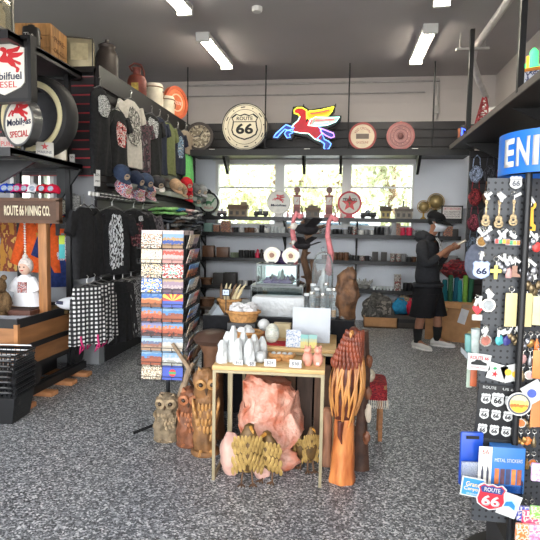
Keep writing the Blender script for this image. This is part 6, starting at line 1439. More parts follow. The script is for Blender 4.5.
def goldbird(label, px, py, h, w, rz, mirror=1):
    p = under(px, py); t = thing('bird_sculpture', label, 'bird sculpture', (p.x, p.y, 0), rz, 'golden bird sculptures')
    b = MB(); rs = []
    for u, k in ((.22, .3), (.32, .75), (.5, 1), (.7, .95), (.84, .62), (.92, .42), (.97, .42), (1, .1)): rs.append([(w*.42*k*math.cos(2*PI*i/20)+w*.12*mirror*(u-.5), w*.3*k*math.sin(2*PI*i/20), h*u) for i in range(20)])
    b.loft(rs); b.jitter(.008, 20); b.obj('body', GOLDD, t)
    MB().tube([(w*.1*mirror, -w*.1, h*.95), (w*.16*mirror, -w*.36, h*.94), (w*.18*mirror, -w*.42, h*.9)], [w*.07, w*.05, w*.01], 8).obj('beak', mat('beak_ochre', (196,140,60), .4), t)
    for s in (-1, 1):
        f = MB()
        for r_ in range(6):
            for q in range(4):
                f.ball((s*w*(.06+.125*q+(.06 if r_ % 2 else 0)), -w*(.36-.055*q)+.004*r_, h*(.80-.095*r_-.035*q*(1 if r_ > 2 else .4))), (w*.066, w*.022, h*.08), 2, (.22, 0, s*.3))
        f.obj('wing', GOLD, t)
        MB().tube([(s*w*.15, 0, h*.26), (s*w*.17, -.005, h*.12), (s*w*.2, -.02, .0)], .006).obj('leg', DW, t)
        g = MB()
        for q in (-1, 0, 1): g.tube([(s*w*.2, -.02, .006), (s*w*.2+q*.02, -.055, .005)], .005)
        g.obj('foot', DW, t)
    MB().prism([(-w*.15, 0), (w*.15, 0), (w*.24, -h*.24), (0, -h*.27), (-w*.24, -h*.24)], -.01, .01).obj('tail', GOLD, t, (0, w*.25, h*.34), (.4, 0, 0), smooth=False)
goldbird('larger golden bird sculpture before the pink salt rock, on the left', 247, 483, .36, .17, .2); goldbird('smaller golden bird sculpture before the pink salt rock, right of the larger one', 268, 480, .30, .17, -.2, -1)
goldbird('slim dark bird sculpture near the right table leg', 310, 470, .28, .10, .3)
goldbird('small dark bird sculpture between salt rock and right table leg', 299, 466, .22, .08, -.3, -1)
p = under(321, 478); tag(MB().lathe([(.036, 0), (.034, .1), (.03, .25), (.032, .36), (.02, .375), (0, .38)], 16).jitter(.01, 10).obj('timber_post', mat('pinkish_timber', (150,104,78), .6, var=.3, scale=8, stretch=(6,6,1)), None, (p.x+.025, p.y+.18, 0)), 'short pinkish timber post left of the tall orange carving', 'post')
# tall carved eagle
p = under(344, 489); t = thing('eagle_carving', 'tall orange-brown carved wooden eagle with long strand feathers right of the tables', 'wood carving', (p.x-.012, p.y+.10, 0), .12); t.scale = (.86, .9, 1.02)
OR1 = mat('orange_timber', (222,142,80), .35, col2=(160,78,36), scale=5, stretch=(3,3,1), bump=.3, bscale=18); RB = mat('red_brown_timber', (104,48,30), .4, col2=(66,30,22), scale=9, bump=.4, bscale=20); YS_ = mat('strand_gold', (206,146,78), .4, col2=(160,96,48), scale=12, stretch=(1,1,.4))
b = MB(); rs = []; n = 28
for z, rx, ry, ox in ((0, .088, .08, 0), (.02, .092, .084, 0), (.06, .086, .078, 0), (.14, .08, .07, .0), (.26, .073, .062, .0), (.33, .07, .06, 0), (.38, .068, .058, .005)): rs.append([(ox+rx*math.cos(2*PI*i/n)*(1+.07*math.sin(6*2*PI*i/n)*(1 if z < .08 else .2)), ry*math.sin(2*PI*i/n)*(1+.07*math.sin(6*2*PI*i/n)*(1 if z < .08 else .2)), z) for i in range(n)])
b.loft(rs); b.jitter(.01, 9); b.obj('trunk_base', OR1, t)
b = MB(); rs = []
for z, rx, ry, ox in ((.34, .05, .045, .0), (.42, .085, .07, 0), (.52, .1, .08, .0), (.64, .1, .083, .01), (.74, .088, .077, .025), (.82, .072, .066, .042), (.875, .05, .05, .065), (.9, .015, .02, .075)): rs.append([(ox+rx*math.cos(2*PI*i/n), ry*math.sin(2*PI*i/n), z) for i in range(n)])
b.loft(rs); b.jitter(.012, 10); b.obj('body', RB, t)
b = MB(); rnd = random.Random(8)
for k in range(24):
    a = PI*.92+(PI*1.16)*k/23; pts = []
    zb = .33+.07*abs(math.sin(k*1.7))+.05*abs((k-12)/12.0)
    for j in range(8):
        u = j/7; z = .77-(.77-zb)*u; rr = 1.0+.05*math.sin(u*PI)
        rx = (.078+.034*math.sin(min(1, u*1.15)*PI*.62))*rr*(1-.26*max(0, u-.6)/.4); ry = (.064+.03*math.sin(min(1, u*1.15)*PI*.62))*rr*(1-.26*max(0, u-.6)/.4); aa = a+.22*math.sin(u*3.4+k*1.9)
        pts.append((.035*(1-u)+rx*math.cos(aa), ry*math.sin(aa), z))
    b.tube(pts, [.006, .0085, .0095, .0095, .0095, .009, .008, .004], 6)
b.obj('wing_strand', YS_, t)
b = MB()
for r_ in range(7):
    for q in range(12):
        a = PI*.95+PI*1.1*(q+(r_ % 2)*.5)/12; z = .875-.028*r_; k = .056+.0075*r_; b.ball((.058-.008*r_+k*math.cos(a), k*.92*math.sin(a), z), (.013, .008, .026), 2)
b.obj('shoulder_feather', mat('feather_red', (150,70,42), .4, col2=(96,44,28), scale=14), t)
MB().ball((.05, -.02, .885), (.04, .042, .036), 2).obj('head', RB, t); MB().tube([(.03, -.055, .89), (.02, -.08, .885), (.018, -.085, .865)], [.016, .012, .003], 8).obj('beak', YS_, t)
MB().tube([(-.03, -.074, .38), (-.035, -.082, .3), (-.02, -.08, .25)], [.022, .016, .004], 8).obj('talon', RB, t)
t = thing('dark_trunk_carving', 'dark slender trunk carving close behind the tall orange eagle', 'wood carving', (p.x+.10, p.y+.28, 0)); b = MB().tube([(0, 0, 0), (.0, 0, .3), (.015, 0, .6), (.0, 0, .88)], [.05, .036, .032, .028], 12); b.jitter(.015, 12); b.obj('trunk', mat('dark_trunk', (70,46,34), .6, var=.45, scale=14, bump=.6), t)
for i, z in enumerate((.22, .5, .7)): MB().rock((.03, -.035, z), (.022, .02, .04), i, .2, 2).obj('carved_knot', mat('carved_knot', (126,76,50), .5, var=.3), t)
MB().rock((.035, -.05, .38), (.02, .012, .06), 5, .15, 2).obj('pale_scar', mat('pale_scar', (196,180,160), .6), t)
# red cloth stool with white rock
t = thing('low_stool', 'low stool draped in a red woven cloth with pale fringe beside the dark trunk', 'stool', (.155, 3.93, 0)); t.scale = (.82, .82, .92); b = MB().box((0, 0, .43), (.34, .34, .03)); b.obj('seat', WOOD, t, smooth=False)
for sx in (-1, 1):
    for sy in (-1, 1): MB().box((sx*.13, sy*.13, .21), (.035, .035, .42)).obj('leg', WOOD, t, smooth=False)
b = MB(); rs = []
for z, k in ((.452, .02), (.455, .17), (.45, .178), (.4, .182), (.33, .184)): rs.append([(k*math.copysign(abs(math.cos(a))**.3, math.cos(a))*(1+.02*math.sin(9*a)*(z < .42)), k*math.copysign(abs(math.sin(a))**.3, math.sin(a)), z) for a in [2*PI*i/48 for i in range(48)]])
b.loft(rs, True); b.obj('cloth', colors('red_woven_cloth', [(150,36,44), (110,26,36), (166,50,50), (90,30,40)], 8, rough=.9), t)
b = MB()
for i in range(20):
    x = -.17+.34*i/19; b.tube([(x, -.182, .335), (x+.004, -.186, .3), (x, -.184, .27)], .004, 4)
    b.tube([(.184, x, .335), (.188, x, .27)], .004, 4)
b.obj('fringe', mat('pale_fringe', (214,206,190), .9), t)
tag(MB().rock((0, 0, .045), (.05, .045, .05), 7, .18, 1.8, 3).obj('white_rock', mat('cream_rock', (214,204,182), .7, var=.1, bump=.4), None, (.165, 3.86, .419)), 'cream coloured rough rock on the red cloth of the low stool', 'rock')
# ================================================================ RIGHT: high shelf and souvenir spinner
rs_ = thing('high_side_shelf', 'black high shelf hung from the ceiling along the right wall', 'shelf', (1.8, 5.3, 2.69))
MB().box((0, 0, 0), (.8, 5.6, .04)).obj('board', BLACK, rs_, smooth=False); MB().box((-.405, 0, .0), (.014, 5.6, .06)).obj('front_edge', mat('edge_grey', (112,106,102), .4, .3), rs_, smooth=False)
for px, py_ in ((468, 133), (519.5, 92)):
    y = PX(px, py_, 1.41).y; MB().box((-.39, y-5.3, (ZC-2.69)/2), (.05, .05, ZC-2.69)).obj('ceiling_post', BLACK, rs_, smooth=False)
for y in (-2.2, .2, 2.3): MB().prism([(-.3, -.02), (.38, -.02), (.38, -.34)], -.015, .015).obj('wall_bracket', BLACK, rs_, (0, y, 0), smooth=False)
zs = 2.712
def onr(px, X): 
    d = ray(px, 110); return Vector((X, X*d.y/d.x, zs))
p = onr(471, 1.6); t = thing('blue_neon_sign', 'small blue neon sign at the far end of the high right shelf', 'neon sign', p, -.5); MB().box((0, 0, .12), (.24, .08, .24), bevel=.01).obj('case', INK, t)
NBL = mat('neon_deep_blue', (60,90,255), .4, emit=2.0)
MB().tube([(-.09, -.055, .05), (-.09, -.055, .19), (.0, -.055, .14), (.09, -.055, .19), (.09, -.055, .05)], .014, 8).obj('neon_tube', NBL, t); MB().tube([(-.06, -.055, .06), (0, -.055, .1), (.06, -.055, .06)], .01, 8).obj('neon_tube', NBL, t)
MB().box((-.13, 0, .1), (.05, .06, .2)).obj('side_block', mat('orange_wood_block', (150,84,48), .6), t, smooth=False)
p = onr(484, 1.6); t = thing('red_model_derrick', 'red lattice model derrick on the high right shelf', 'model', p, -.4); RM = mat('derrick_red', (150,44,50), .5, var=.25)
MB().box((0, 0, .04), (.26, .2, .08), bevel=.006).obj('base', RM, t)
b = MB()
for sx in (-1, 1):
    for sy in (-1, 1): b.tube([(sx*.09, sy*.09, .06), (sx*.02, sy*.02, .42)], .009, 6)
for i in range(5):
    k0, z0 = .09-.014*i, .08+.07*i
    for a, c in (((-1, -1), (1, -1)), ((1, -1), (1, 1)), ((1, 1), (-1, 1)), ((-1, 1), (-1, -1))): b.tube([(a[0]*k0, a[1]*k0, z0), (c[0]*(k0-.014), c[1]*(k0-.014), z0+.07)], .006, 5); b.tube([(a[0]*k0, a[1]*k0, z0), (c[0]*k0, c[1]*k0, z0)], .006, 5)
b.obj('lattice', RM, t); MB().box((.07, -.02, .13), (.1, .1, .1), bevel=.01).obj('engine_house', RM, t)
for i, (px, lab) in enumerate(((494, 'small white plaque on the high right shelf, beside the red derrick'), (500, 'small white plaque on the high right shelf, right of the other plaque'))):
    p = onr(px, 1.55+.05*i); t = thing('small_plaque', lab, 'plaque', p, -.4); MB().box((0, 0, .12), (.11, .012, .08)).obj('plate', mat('plaque_white', (200,196,190), .5), t, smooth=False); MB().cyl((0, 0, 0), (0, 0, .09), .008).obj('stem', STEEL, t); MB().box((0, 0, .006), (.08, .06, .012)).obj('foot', BLACK, t, smooth=False); text('OIL' if i else 'GAS', RED, t, (0, -.008, .12), w=.07)
p = onr(535, 1.62); t = thing('framed_comic_picture', 'orange framed white picture with small dark drawings on the high right shelf', 'picture', p, -.55); OF = mat('orange_frame', (226,140,40), .5)
b = MB()
for s in (-1, 1): b.box((s*.14, 0, .13), (.03, .03, .26)); b.box((0, 0, .13+s*.115), (.28, .03, .03))
b.obj('frame', OF, t, smooth=False); MB().box((0, .004, .13), (.26, .012, .22)).obj('picture', colors('comic_print', [(224,228,236), (214,220,236), (70,80,120), (228,230,236)], 6, rough=.4), t, smooth=False)
p = onr(531.5, 1.74); t = thing('green_cactus_neon', 'bright green cactus shaped neon lamp with orange and red sides above the framed picture', 'neon sign', p, -.5); NG = mat('neon_green', (70,230,120), .4, emit=1.1)
MB().box((0, 0, .14), (.16, .07, .28), bevel=.01).obj('base_box', INK, t); b = MB().tube([(0, -.02, .26), (0, -.02, .4), (0, -.02, .54), (0, -.02, .57)], [.04, .042, .038, .012], 10)
for s in (-1, 1): b.tube([(0, -.02, .36+.03*s), (s*.075, -.02, .36+.03*s), (s*.08, -.02, .46+.03*s)], [.02, .022, .016], 8)
b.obj('cactus', NG, t); MB().tube([(-.05, -.03, .27), (-.05, -.03, .36)], .016, 8).obj('red_tube', mat('neon_hot_red', (240,60,50), .4, emit=1.2), t); MB().tube([(-.05, -.03, .39), (-.052, -.03, .5)], .012, 8).obj('orange_tube', mat('neon_orange', (250,160,40), .4, emit=1.2), t)
p = onr(523, 1.75); t = thing('small_round_plaque', 'small dim wooden plaque left of the orange framed picture on the high shelf', 'plaque', p, -.5); MB().box((0, 0, .1), (.14, .02, .2), bevel=.006).obj('board', mat('dim_wood', (110,84,66), .6), t); MB().disc((.02, -.014, .07), .035, .01, 20).obj('pale_disc', mat('dim_cream', (190,176,150), .5), t)
# ---- spinner
YP = 2.22
PEG = None
def peg_mat():
    m, nt, b = nt_new('grey_pegboard'); L = nt.links.new
    tc = nt.nodes.new('ShaderNodeTexCoord'); sp = nt.nodes.new('ShaderNodeSeparateXYZ'); L(tc.outputs['Object'], sp.inputs[0]); ds = []
    for ax in (0, 2):
        a = nt.nodes.new('ShaderNodeMath'); a.operation = 'MULTIPLY'; a.inputs[1].default_value = 1/.0254; L(sp.outputs[ax], a.inputs[0])
        f = nt.nodes.new('ShaderNodeMath'); f.operation = 'FRACT'; L(a.outputs[0], f.inputs[0])
        g = nt.nodes.new('ShaderNodeMath'); g.operation = 'SUBTRACT'; g.inputs[1].default_value = .5; L(f.outputs[0], g.inputs[0])
        h = nt.nodes.new('ShaderNodeMath'); h.operation = 'POWER'; h.inputs[1].default_value = 2; L(g.outputs[0], h.inputs[0]); ds.append(h)
    s = nt.nodes.new('ShaderNodeMath'); s.operation = 'ADD'; L(ds[0].outputs[0], s.inputs[0]); L(ds[1].outputs[0], s.inputs[1])
    g = nt.nodes.new('ShaderNodeMath'); g.operation = 'GREATER_THAN'; g.inputs[1].default_value = .034; L(s.outputs[0], g.inputs[0])
    mx = nt.nodes.new('ShaderNodeMix'); mx.data_type = 'RGBA'; mx.inputs[6].default_value = lin((14,14,16)); mx.inputs[7].default_value = lin((66,68,72)); L(g.outputs[0], mx.inputs[0]); L(mx.outputs[2], b.inputs['Base Color']); b.inputs['Roughness'].default_value = .45; b.inputs['Metallic'].default_value = .2
    return m
PEG = peg_mat()
SXC, SYC = .86, 2.42
sp = thing('souvenir_spinner', 'tall grey pegboard souvenir spinner with blue SOUVENIRS header at the right edge', 'display rack', (SXC, SYC, 0))
pl, pr_ = P(482, 300, YP), P(520, 300, YP-.02); zt_ = P(500, 178, YP).z; zb_ = P(495, 522, YP).z
def panel(x0, y0, x1, y1, nm):
    d = Vector((x1-x0, y1-y0, 0)); L = d.length; o = MB().box((0, 0, 0), (L, .008, zt_-zb_)).obj(nm, PEG, sp, ((x0+x1)/2-SXC, (y0+y1)/2-SYC, (zt_+zb_)/2), (0, 0, math.atan2(d.y, d.x)), smooth=False); return o
xl_, xp = pl.x, pr_.x
panel(xl_, YP+.005, xp, YP+.005, 'pegboard_panel'); panel(xp+.012, YP+.005, xp+.30, YP+.10, 'pegboard_panel')
panel(xp-.02, YP+.02, SXC, YP+.2, 'pegboard_panel')
MB().cyl((xp-SXC+.004, YP-.035-SYC, .12), (xp-SXC+.004, YP-.035-SYC, P(498, 172, 2.3).z), .0125, n=14).obj('pole', BLACKM, sp)
MB().cyl((0, 0, .06), (0, 0, 1.80), .02, n=12).obj('centre_pole', BLACKM, sp)
MB().box((0, -.06, .135), (.40, .30, .24), taper=.95).obj('base', mat('base_black', (26,26,28), .4), sp, smooth=False); MB().lathe([(.32, 0), (.32, .02), (.05, .03)], 28).obj('foot_plate', BLACK, sp)
hd = MB(); n = 64; R = .23; hz0, hz1 = P(498, 176, 2.3).z, P(498, 136, 2.3).z
HC = Vector((.822-SXC, 2.30-SYC, 0))
hd.loft([[HC+Vector((r*math.cos(2*PI*i/n), r*math.sin(2*PI*i/n), z)) for i in range(n)] for r, z in ((R-.01, hz0), (R, hz0), (R, hz1), (R-.01, hz1), (R-.01, hz0))], False)
HB = mat('header_blue', (34,112,206), .4, var=.03); h = hd.obj('header_band', HB, sp)
for ch, th in zip('ENIRS', (20, 36.5, 49, 62, 80)):
    a = math.radians(th); text(ch, WHITE, h, HC+Vector((-(R+.001)*math.cos(a), -(R+.001)*math.sin(a), (hz0+hz1)/2)), h=.108, w=.022 if ch == 'I' else .056, rot=(PI/2, 0, a-PI/2), bold=.03)
for a in range(3): MB().cyl(HC+Vector((0, 0, hz0+.02)), HC+Vector((R*math.cos(a*2.1+.4)*.98, R*math.sin(a*2.1+.4)*.98, hz0+.02)), .005).obj('header_spoke', BLACKM, sp)
def pp(px, py, y=YP-.02): return P(px, py, y)
def peg(p): MB().cyl((p.x-SXC, p.y-SYC, p.z), (p.x-SXC, YP-SYC, p.z+.003), .0022, n=6).obj('peg_hook', CHROME, sp)
TAGW = mat('tag_white', (196,196,194), .5, var=.03)
# charm prototypes (hang below origin, front faces -y), sizes in metres
def ringchain(t):
    MB().torus((0, 0, -.008), .0095, .0013, 18, 5, 'Y').obj('key_ring', CHROME, t); MB().tube([(0, 0, -.017), (.001, -.001, -.025), (0, 0, -.034)], .0016, 5).obj('chain', CHROME, t)
def tags(t, k, s=1.0, seed=0):
    rnd = random.Random(seed)
    for i in range(k):
        a = rnd.uniform(-1.2, 1.2); MB().box((0, -.006-.002*i, 0), (.013*s, .0012, .034*s), bevel=.0005).obj('price_tag', TAGW, t, (rnd.uniform(-.012, .012), 0, -.012-.006*i), (rnd.uniform(-.2, .2), a, 0), smooth=False)
def keychain(label, px, py, charm, m, k=2, s=1.0, seed=0, y=YP-.03, group='keychains on the souvenir spinner', m2=None):
    p = pp(px, py, y); t = thing('keychain', label, 'keychain', p, random.uniform(-.25, .25), group); t.scale = (s, s, s); ringchain(t); tags(t, max(0, k-1), .85, seed); peg(p)
    b = MB()
    if charm == 'guitar':
        b.lathe([(0, -.004), (.016, -.004), (.018, 0), (.016, .004), (0, .004)], 18, c=(0, 0, 0)); 
        b2 = MB(); b2.merge(b.bm.copy(), Matrix.Translation((0, 0, -.115)) @ Matrix.Rotation(PI/2, 4, 'X')); b2.merge(b.bm.copy(), Matrix.Translation((0, 0, -.098)) @ Matrix.Rotation(PI/2, 4, 'X') @ Matrix.Scale(.75, 4)); b.bm.free()
        b2.box((0, 0, -.066), (.006, .004, .06)); b2.box((0, 0, -.037), (.011, .005, .014)); b2.obj('charm', m, t)
        MB().disc((0, -.0048, -.108), .005, .002, 14).obj('sound_hole', INK, t); MB().box((0, -.005, -.122), (.014, .003, .004)).obj('bridge', INK, t, smooth=False)
    elif charm == 'disc': b.disc((0, 0, -.055), .022, .005, 24).obj('charm', m, t); MB().annulus((0, -.001, -.055), .018, .023, .006, 24).obj('charm_rim', m2 or CHROME, t)
    elif charm == 'cross': b.prism([(-.006, -.034), (.006, -.034), (.007, -.05), (.021, -.05), (.021, -.064), (.007, -.064), (.006, -.09), (-.006, -.09), (-.007, -.064), (-.021, -.064), (-.021, -.05), (-.007, -.05)], -.003, .003).obj('charm', m, t, smooth=False)
    elif charm == 'shield':
        b.prism([(x, z-.062) for x, z in shield(.058, .062)], -.003, .003).obj('charm', m, t, smooth=False); MB().prism([(x, z-.062) for x, z in shield(.050, .053)], -.004, -.003).obj('charm_field', m2, t, smooth=False); text('66', DKBL, t, (0, -.0045, -.066), w=.036, h=.022, bold=.03, ext=.0008)
    elif charm == 'heart': b.prism([(0, -.07), (.016, -.052), (.018, -.042), (.012, -.036), (.004, -.037), (0, -.042), (-.004, -.037), (-.012, -.036), (-.018, -.042), (-.016, -.052)], -.004, .004).obj('charm', m, t, smooth=False); MB().box((0, 0, -.08), (.036, .012, .022), bevel=.002).obj('white_block', TAGW, t)
    elif charm == 'letters':
        for i in range(4): MB().box((-.021+.014*i, -.002*(i % 2), -.05), (.012, .005, .017), bevel=.001).obj('letter_tile', [mat('tile_red', (206,60,50), .4), mat('tile_green', (70,160,110), .4), mat('tile_yellow', (226,180,60), .4), mat('tile_orange', (226,120,50), .4)][i], t)
        b.box((0, .002, -.05), (.058, .003, .022), bevel=.001).obj('charm', m, t)
    elif charm == 'wrench':
        b.annulus((0, 0, -.03), .010, .019, .007, 24); b.prism([(-.008, -.045), (.008, -.045), (.012, -.1), (.021, -.108), (.02, -.128), (-.02, -.128), (-.021, -.108), (-.012, -.1)], -.004, .004); b.obj('charm', m, t, smooth=False); MB().disc((0, -.005, -.117), .006, .003, 14).obj('dark_hole', INK, t)
    elif charm == 'slab': b.box((0, 0, -.085), (.042, .006, .125), bevel=.002).obj('charm', m, t)
    elif charm == 'boot': b.prism([(-.01, -.034), (.008, -.034), (.008, -.062), (.022, -.07), (.022, -.077), (-.012, -.077)], -.005, .005).obj('charm', m, t, smooth=False)
    elif charm == 'blob': b.rock((0, 0, -.055), (.018, .009, .021), seed, .22, 2, 3).obj('charm', m, t)
    elif charm == 'cluster':
        for i in range(4): MB().rock((0, 0, 0), (.012, .007, .016), seed+i, .2, 2, 2).obj('charm', m if i % 2 else (m2 or m), t, (-.018+.012*i, -.004*(i % 2), -.045-.012*(i % 3)))
    elif charm == 'bottle': b.lathe([(.01, -.085), (.012, -.08), (.012, -.055), (.005, -.043), (.005, -.034)], 12).obj('charm', m, t)
    if not b.bm.is_valid: pass
    return t
PEW = mat('pewter', (124,108,82), .3, .75, var=.5, scale=120); BRS = mat('brass_charm', (166,126,70), .35, .6, var=.3, scale=90); SLV = mat('silver_charm', (140,140,144), .3, .75, var=.5, scale=110); YEL = mat('yellow_charm', (226,176,60), .4, var=.08)
ROWS = [
 ('pewter guitar keychain with white tags, leftmost of the three top guitars', 487, 192, 'guitar', PEW, 3, 1.0), ('pewter guitar keychain with white tags, middle of the three top guitars', 500, 192, 'guitar', PEW, 4, 1.05), ('pewter guitar keychain with white tags, rightmost guitar by the pole', 514.5, 192, 'guitar', PEW, 2, .98),
 ('large yellow wrench shaped keychain right of the spinner pole', 531.5, 197, 'wrench', YEL, 2, 1.0),
 ('brass oval keychain under the leftmost guitar', 482, 228, 'disc', BRS, 4, .95), ('white tagged silver keychain under the leftmost guitar, right of the brass oval', 488, 226, 'blob', SLV, 3, .9), ('keychain of coloured letter tiles under the middle guitar', 503, 229, 'letters', SLV, 5, .95), ('keychain of coloured letter tiles beside the pole', 513.5, 231, 'letters', TAGW, 4, .9), ('silver keychain right of the pole under the yellow wrench', 529, 231, 'cluster', SLV, 4, .9), ('red and silver keychain at the frame edge under the wrench', 537, 234, 'blob', mat('charm_red', (196,60,56), .4), 3, .9),
 ('blue and white highway shield keychain reading 66 at the panel left edge', 482, 252, 'shield', mat('shield_blue', (150,166,206), .4), 2, 1.12), ('yellow cross keychain beside the blue shield', 496.5, 257, 'cross', mat('cross_yellow', (216,200,96), .4), 0, .95), ('silver feather charm keychain right of the yellow cross', 504, 254, 'cluster', SLV, 4, .9), ('pinkish charm keychain between cross and pole', 509.5, 256, 'bottle', mat('charm_rose', (196,150,146), .4), 3, 1.0), ('brown boot keychain hanging next to the pole', 515.5, 257, 'boot', mat('charm_brown', (150,110,90), .4), 3, 1.0), ('silver chain cluster right of the pole in the third row', 529, 258, 'cluster', SLV, 3, 1.1), ('long silver charm keychain below right of the pole', 534, 272, 'cluster', PEW, 2, 1.1),
 ('red heart keychain on a white block at the panel left edge', 478, 296, 'heart', mat('heart_red', (226,50,60), .35), 5, 1.05), ('grey disc keychain right of the red heart', 489, 289, 'disc', mat('disc_grey', (146,150,152), .4, .3, var=.2, scale=60), 4, 1.15), 
 ('cream slab keychain left of the pole', 512, 287, 'slab', mat('slab_cream', (206,190,140), .5), 0, 1.05), ('cream slab keychain right of the pole', 527.5, 287, 'slab', mat('slab_cream', (206,190,140), .5), 0, 1.05), ('pale yellow slab keychain at the right frame edge', 539, 291, 'slab', mat('slab_pale', (206,200,152), .5), 0, .9),
 ('round silver keychain with a red centre in the fifth row', 486, 326, 'disc', mat('disc_redcream', (176,110,96), .4, var=.4, scale=50), 4, 1.05), ('turquoise keychain in the fifth row near the pole', 500, 328, 'blob', mat('charm_turq', (70,160,166), .35), 4, .9), ('dark blue keychain in the fifth row against the pole', 507.5, 328, 'blob', mat('charm_navy', (56,56,120), .35), 3, .9), ('white tagged keychain in the fifth row beside the pole', 515, 326, 'cluster', PEW, 3, .9),
]
for i, (lab, px, py, ch, m, k, s) in enumerate(ROWS):
    keychain(lab, px, py, ch, m, k, s, i, m2=mat('shield_white', (180,190,214), .4) if ch == 'shield' else None)
# dense silver chains right of the pole
k = 0
for r_, py in enumerate((332, 348, 364, 412, 430, 452, 500)):
    for c_, px in enumerate((524, 531, 537.5)):
        cm = [SLV, PEW, BRS, mat('charm_rose', (196,150,146)), mat('charm_orange', (216,120,60), .4)][(r_*3+c_*2) % 5]
        keychain('%s keychain right of the pole, %s row of the lower part, %s across' % (['silver', 'pewter', 'brass', 'rose', 'orange'][(r_*3+c_*2) % 5], ORD[r_], ORD[c_]), px-.03*(py-330), py, ['cluster', 'blob', 'bottle', 'disc'][(r_+c_) % 4], cm, 1, .8, 50+k, y=YP-.02); k += 1
keychain('orange leather tag keychain at the right frame edge', 539, 345, 'slab', mat('leather_orange', (214,130,70), .5), 0, .9, 71); keychain('orange leather tag keychain lower at the right frame edge', 537, 390, 'slab', mat('leather_tan', (206,136,84), .5), 0, 1.0, 72)
# magnets and stickers (flat, real thickness)
def decal(label, px, py, w, h, m, poly=None, rot=0, y=YP-.012, name='sticker', cat='sticker', rim=None):
    p = pp(px, py, y); t = thing(name, label, cat, p, 0, None, rot=(0, rot, 0)); pl_ = poly or [(-w/2, -h/2), (w/2, -h/2), (w/2, h/2), (-w/2, h/2)]
    MB().prism(pl_, -.0015, .0015).obj('base', rim or TAGW, t, smooth=False)
    if m: MB().prism([(x*.88, z*.88) for x, z in pl_], -.0022, -.001).obj('print', m, t, smooth=False)
    return t
t = decal('white highway shield magnet reading 66 at the panel top', 516, 182.5, .044, .05, TAGW, shield(.046, .05), name='magnet', cat='magnet'); text('66', mat('mid_grey', (110,112,118), .5), t, (0, -.0028, -.003), w=.028, bold=.03, ext=.0006); MB().box((0, -.0026, .012), (.034, .0006, .002)).obj('bar', MATS['mid_grey'], t, smooth=False)
RS = mat('red_script', (186,50,56), .5)
t = decal('white scalloped sticker with red lettering and a dark car', 479, 362, .088, .07, None, [(-.044, -.03), (-.03, -.035), (0, -.032), (.03, -.035), (.044, -.028), (.042, 0), (.045, .03), (.03, .032), (0, .034), (-.03, .032), (-.045, .034), (-.042, 0)], .05)
text('ROUTE 66', RS, t, (0, -.0025, .017), w=.07, h=.014, bold=.02, ext=.0006); MB().prism([(-.03, -.012), (.03, -.012), (.03, -.003), (.014, .003), (.006, .009), (-.012, .009), (-.018, .002), (-.03, -.002)], -.0026, -.0018).obj('car_drawing', INK, t, smooth=False); text('MOTHER ROAD', RS, t, (0, -.0025, -.022), w=.06, h=.007, ext=.0006)
t = decal('white sticker with small green and red drawing', 497, 372, .07, .066, None, rot=.25); MB().ball((-.012, -.003, .012), (.008, .001, .006), 1).obj('green_drawing', mat('leaf_green', (50,150,90), .5), t); MB().prism(star(.014), -.0028, -.0018).obj('red_drawing', RED, t, (-.006, 0, -.01), smooth=False)
t = decal('white sticker with yellow round faces beside the pole', 511.5, 373, .07, .066, None, rot=-.3)
for x, z in ((-.012, .006), (.012, -.008)): MB().disc((x, -.0024, z), .013, .0012, 18).obj('yellow_drawing', mat('sun_yellow', (236,190,60), .5), t)
# card of nine shield magnets
c0, c1 = pp(481, 384), pp(511.5, 440); cw, chh = c1.x-c0.x+.015, c0.z-c1.z; cc_ = pp(496, 412, YP-.016)
t = thing('magnet_card', 'black card holding nine white highway shield magnets', 'magnet set', cc_, 0, None, rot=(0, .06, 0)); MB().box((0, 0, 0), (cw+.01, .004, chh), bevel=.001).obj('backing_card', INK, t)
for r_ in range(3):
    for c_ in range(3):
        x, z = (-.048+.048*c_)*cw/.15, (.036-.068*r_)*chh/.24+.018; big = 1.35 if (r_, c_) == (0, 1) else 1
        q = MB().prism(shield(.036*big, .042*big), -.005, -.002).obj('shield_magnet', TAGW, t, (x, 0, z), smooth=False); text('66', INK, q, (0, -.0055, -.003), w=.022*big, bold=.03, ext=.0006); MB().box((0, -.0053, .009*big), (.026*big, .0006, .002)).obj('shield_bar', INK, q, smooth=False)
text('ROUTE', TAGW, t, (-.035, -.0028, chh*.44), w=.05, h=.011, ext=.0006); text('US 66', TAGW, t, (.04, -.0028, chh*.44), w=.05, h=.009, ext=.0006)
t = thing('round_patch', 'round white rimmed sticker with orange and yellow picture on the magnet card', 'sticker', pp(519, 404, YP-.06)); MB().disc((0, 0, 0), .046, .003, 36).obj('base', TAGW, t); MB().annulus((0, -.001, 0), .035, .041, .003, 36).obj('dark_ring', mat('grey_ring', (80,84,90), .5), t); MB().disc((0, -.0015, 0), .034, .002, 32).obj('picture', ramp_mat('patch_scene', [(0, (236,170,60)), (.35, (206,110,50)), (.5, (240,206,110)), (.7, (246,226,160))], 7, .4, grad=2, gmix=.5), t)
t = decal('white and blue sticker at the right frame edge', 534, 392, .075, .075, None, rot=-.6, y=YP-.05); MB().disc((-.01, -.002, 0), .017, .0015, 20).obj('blue_drawing', mat('stamp_blue', (70,90,170), .5), t)
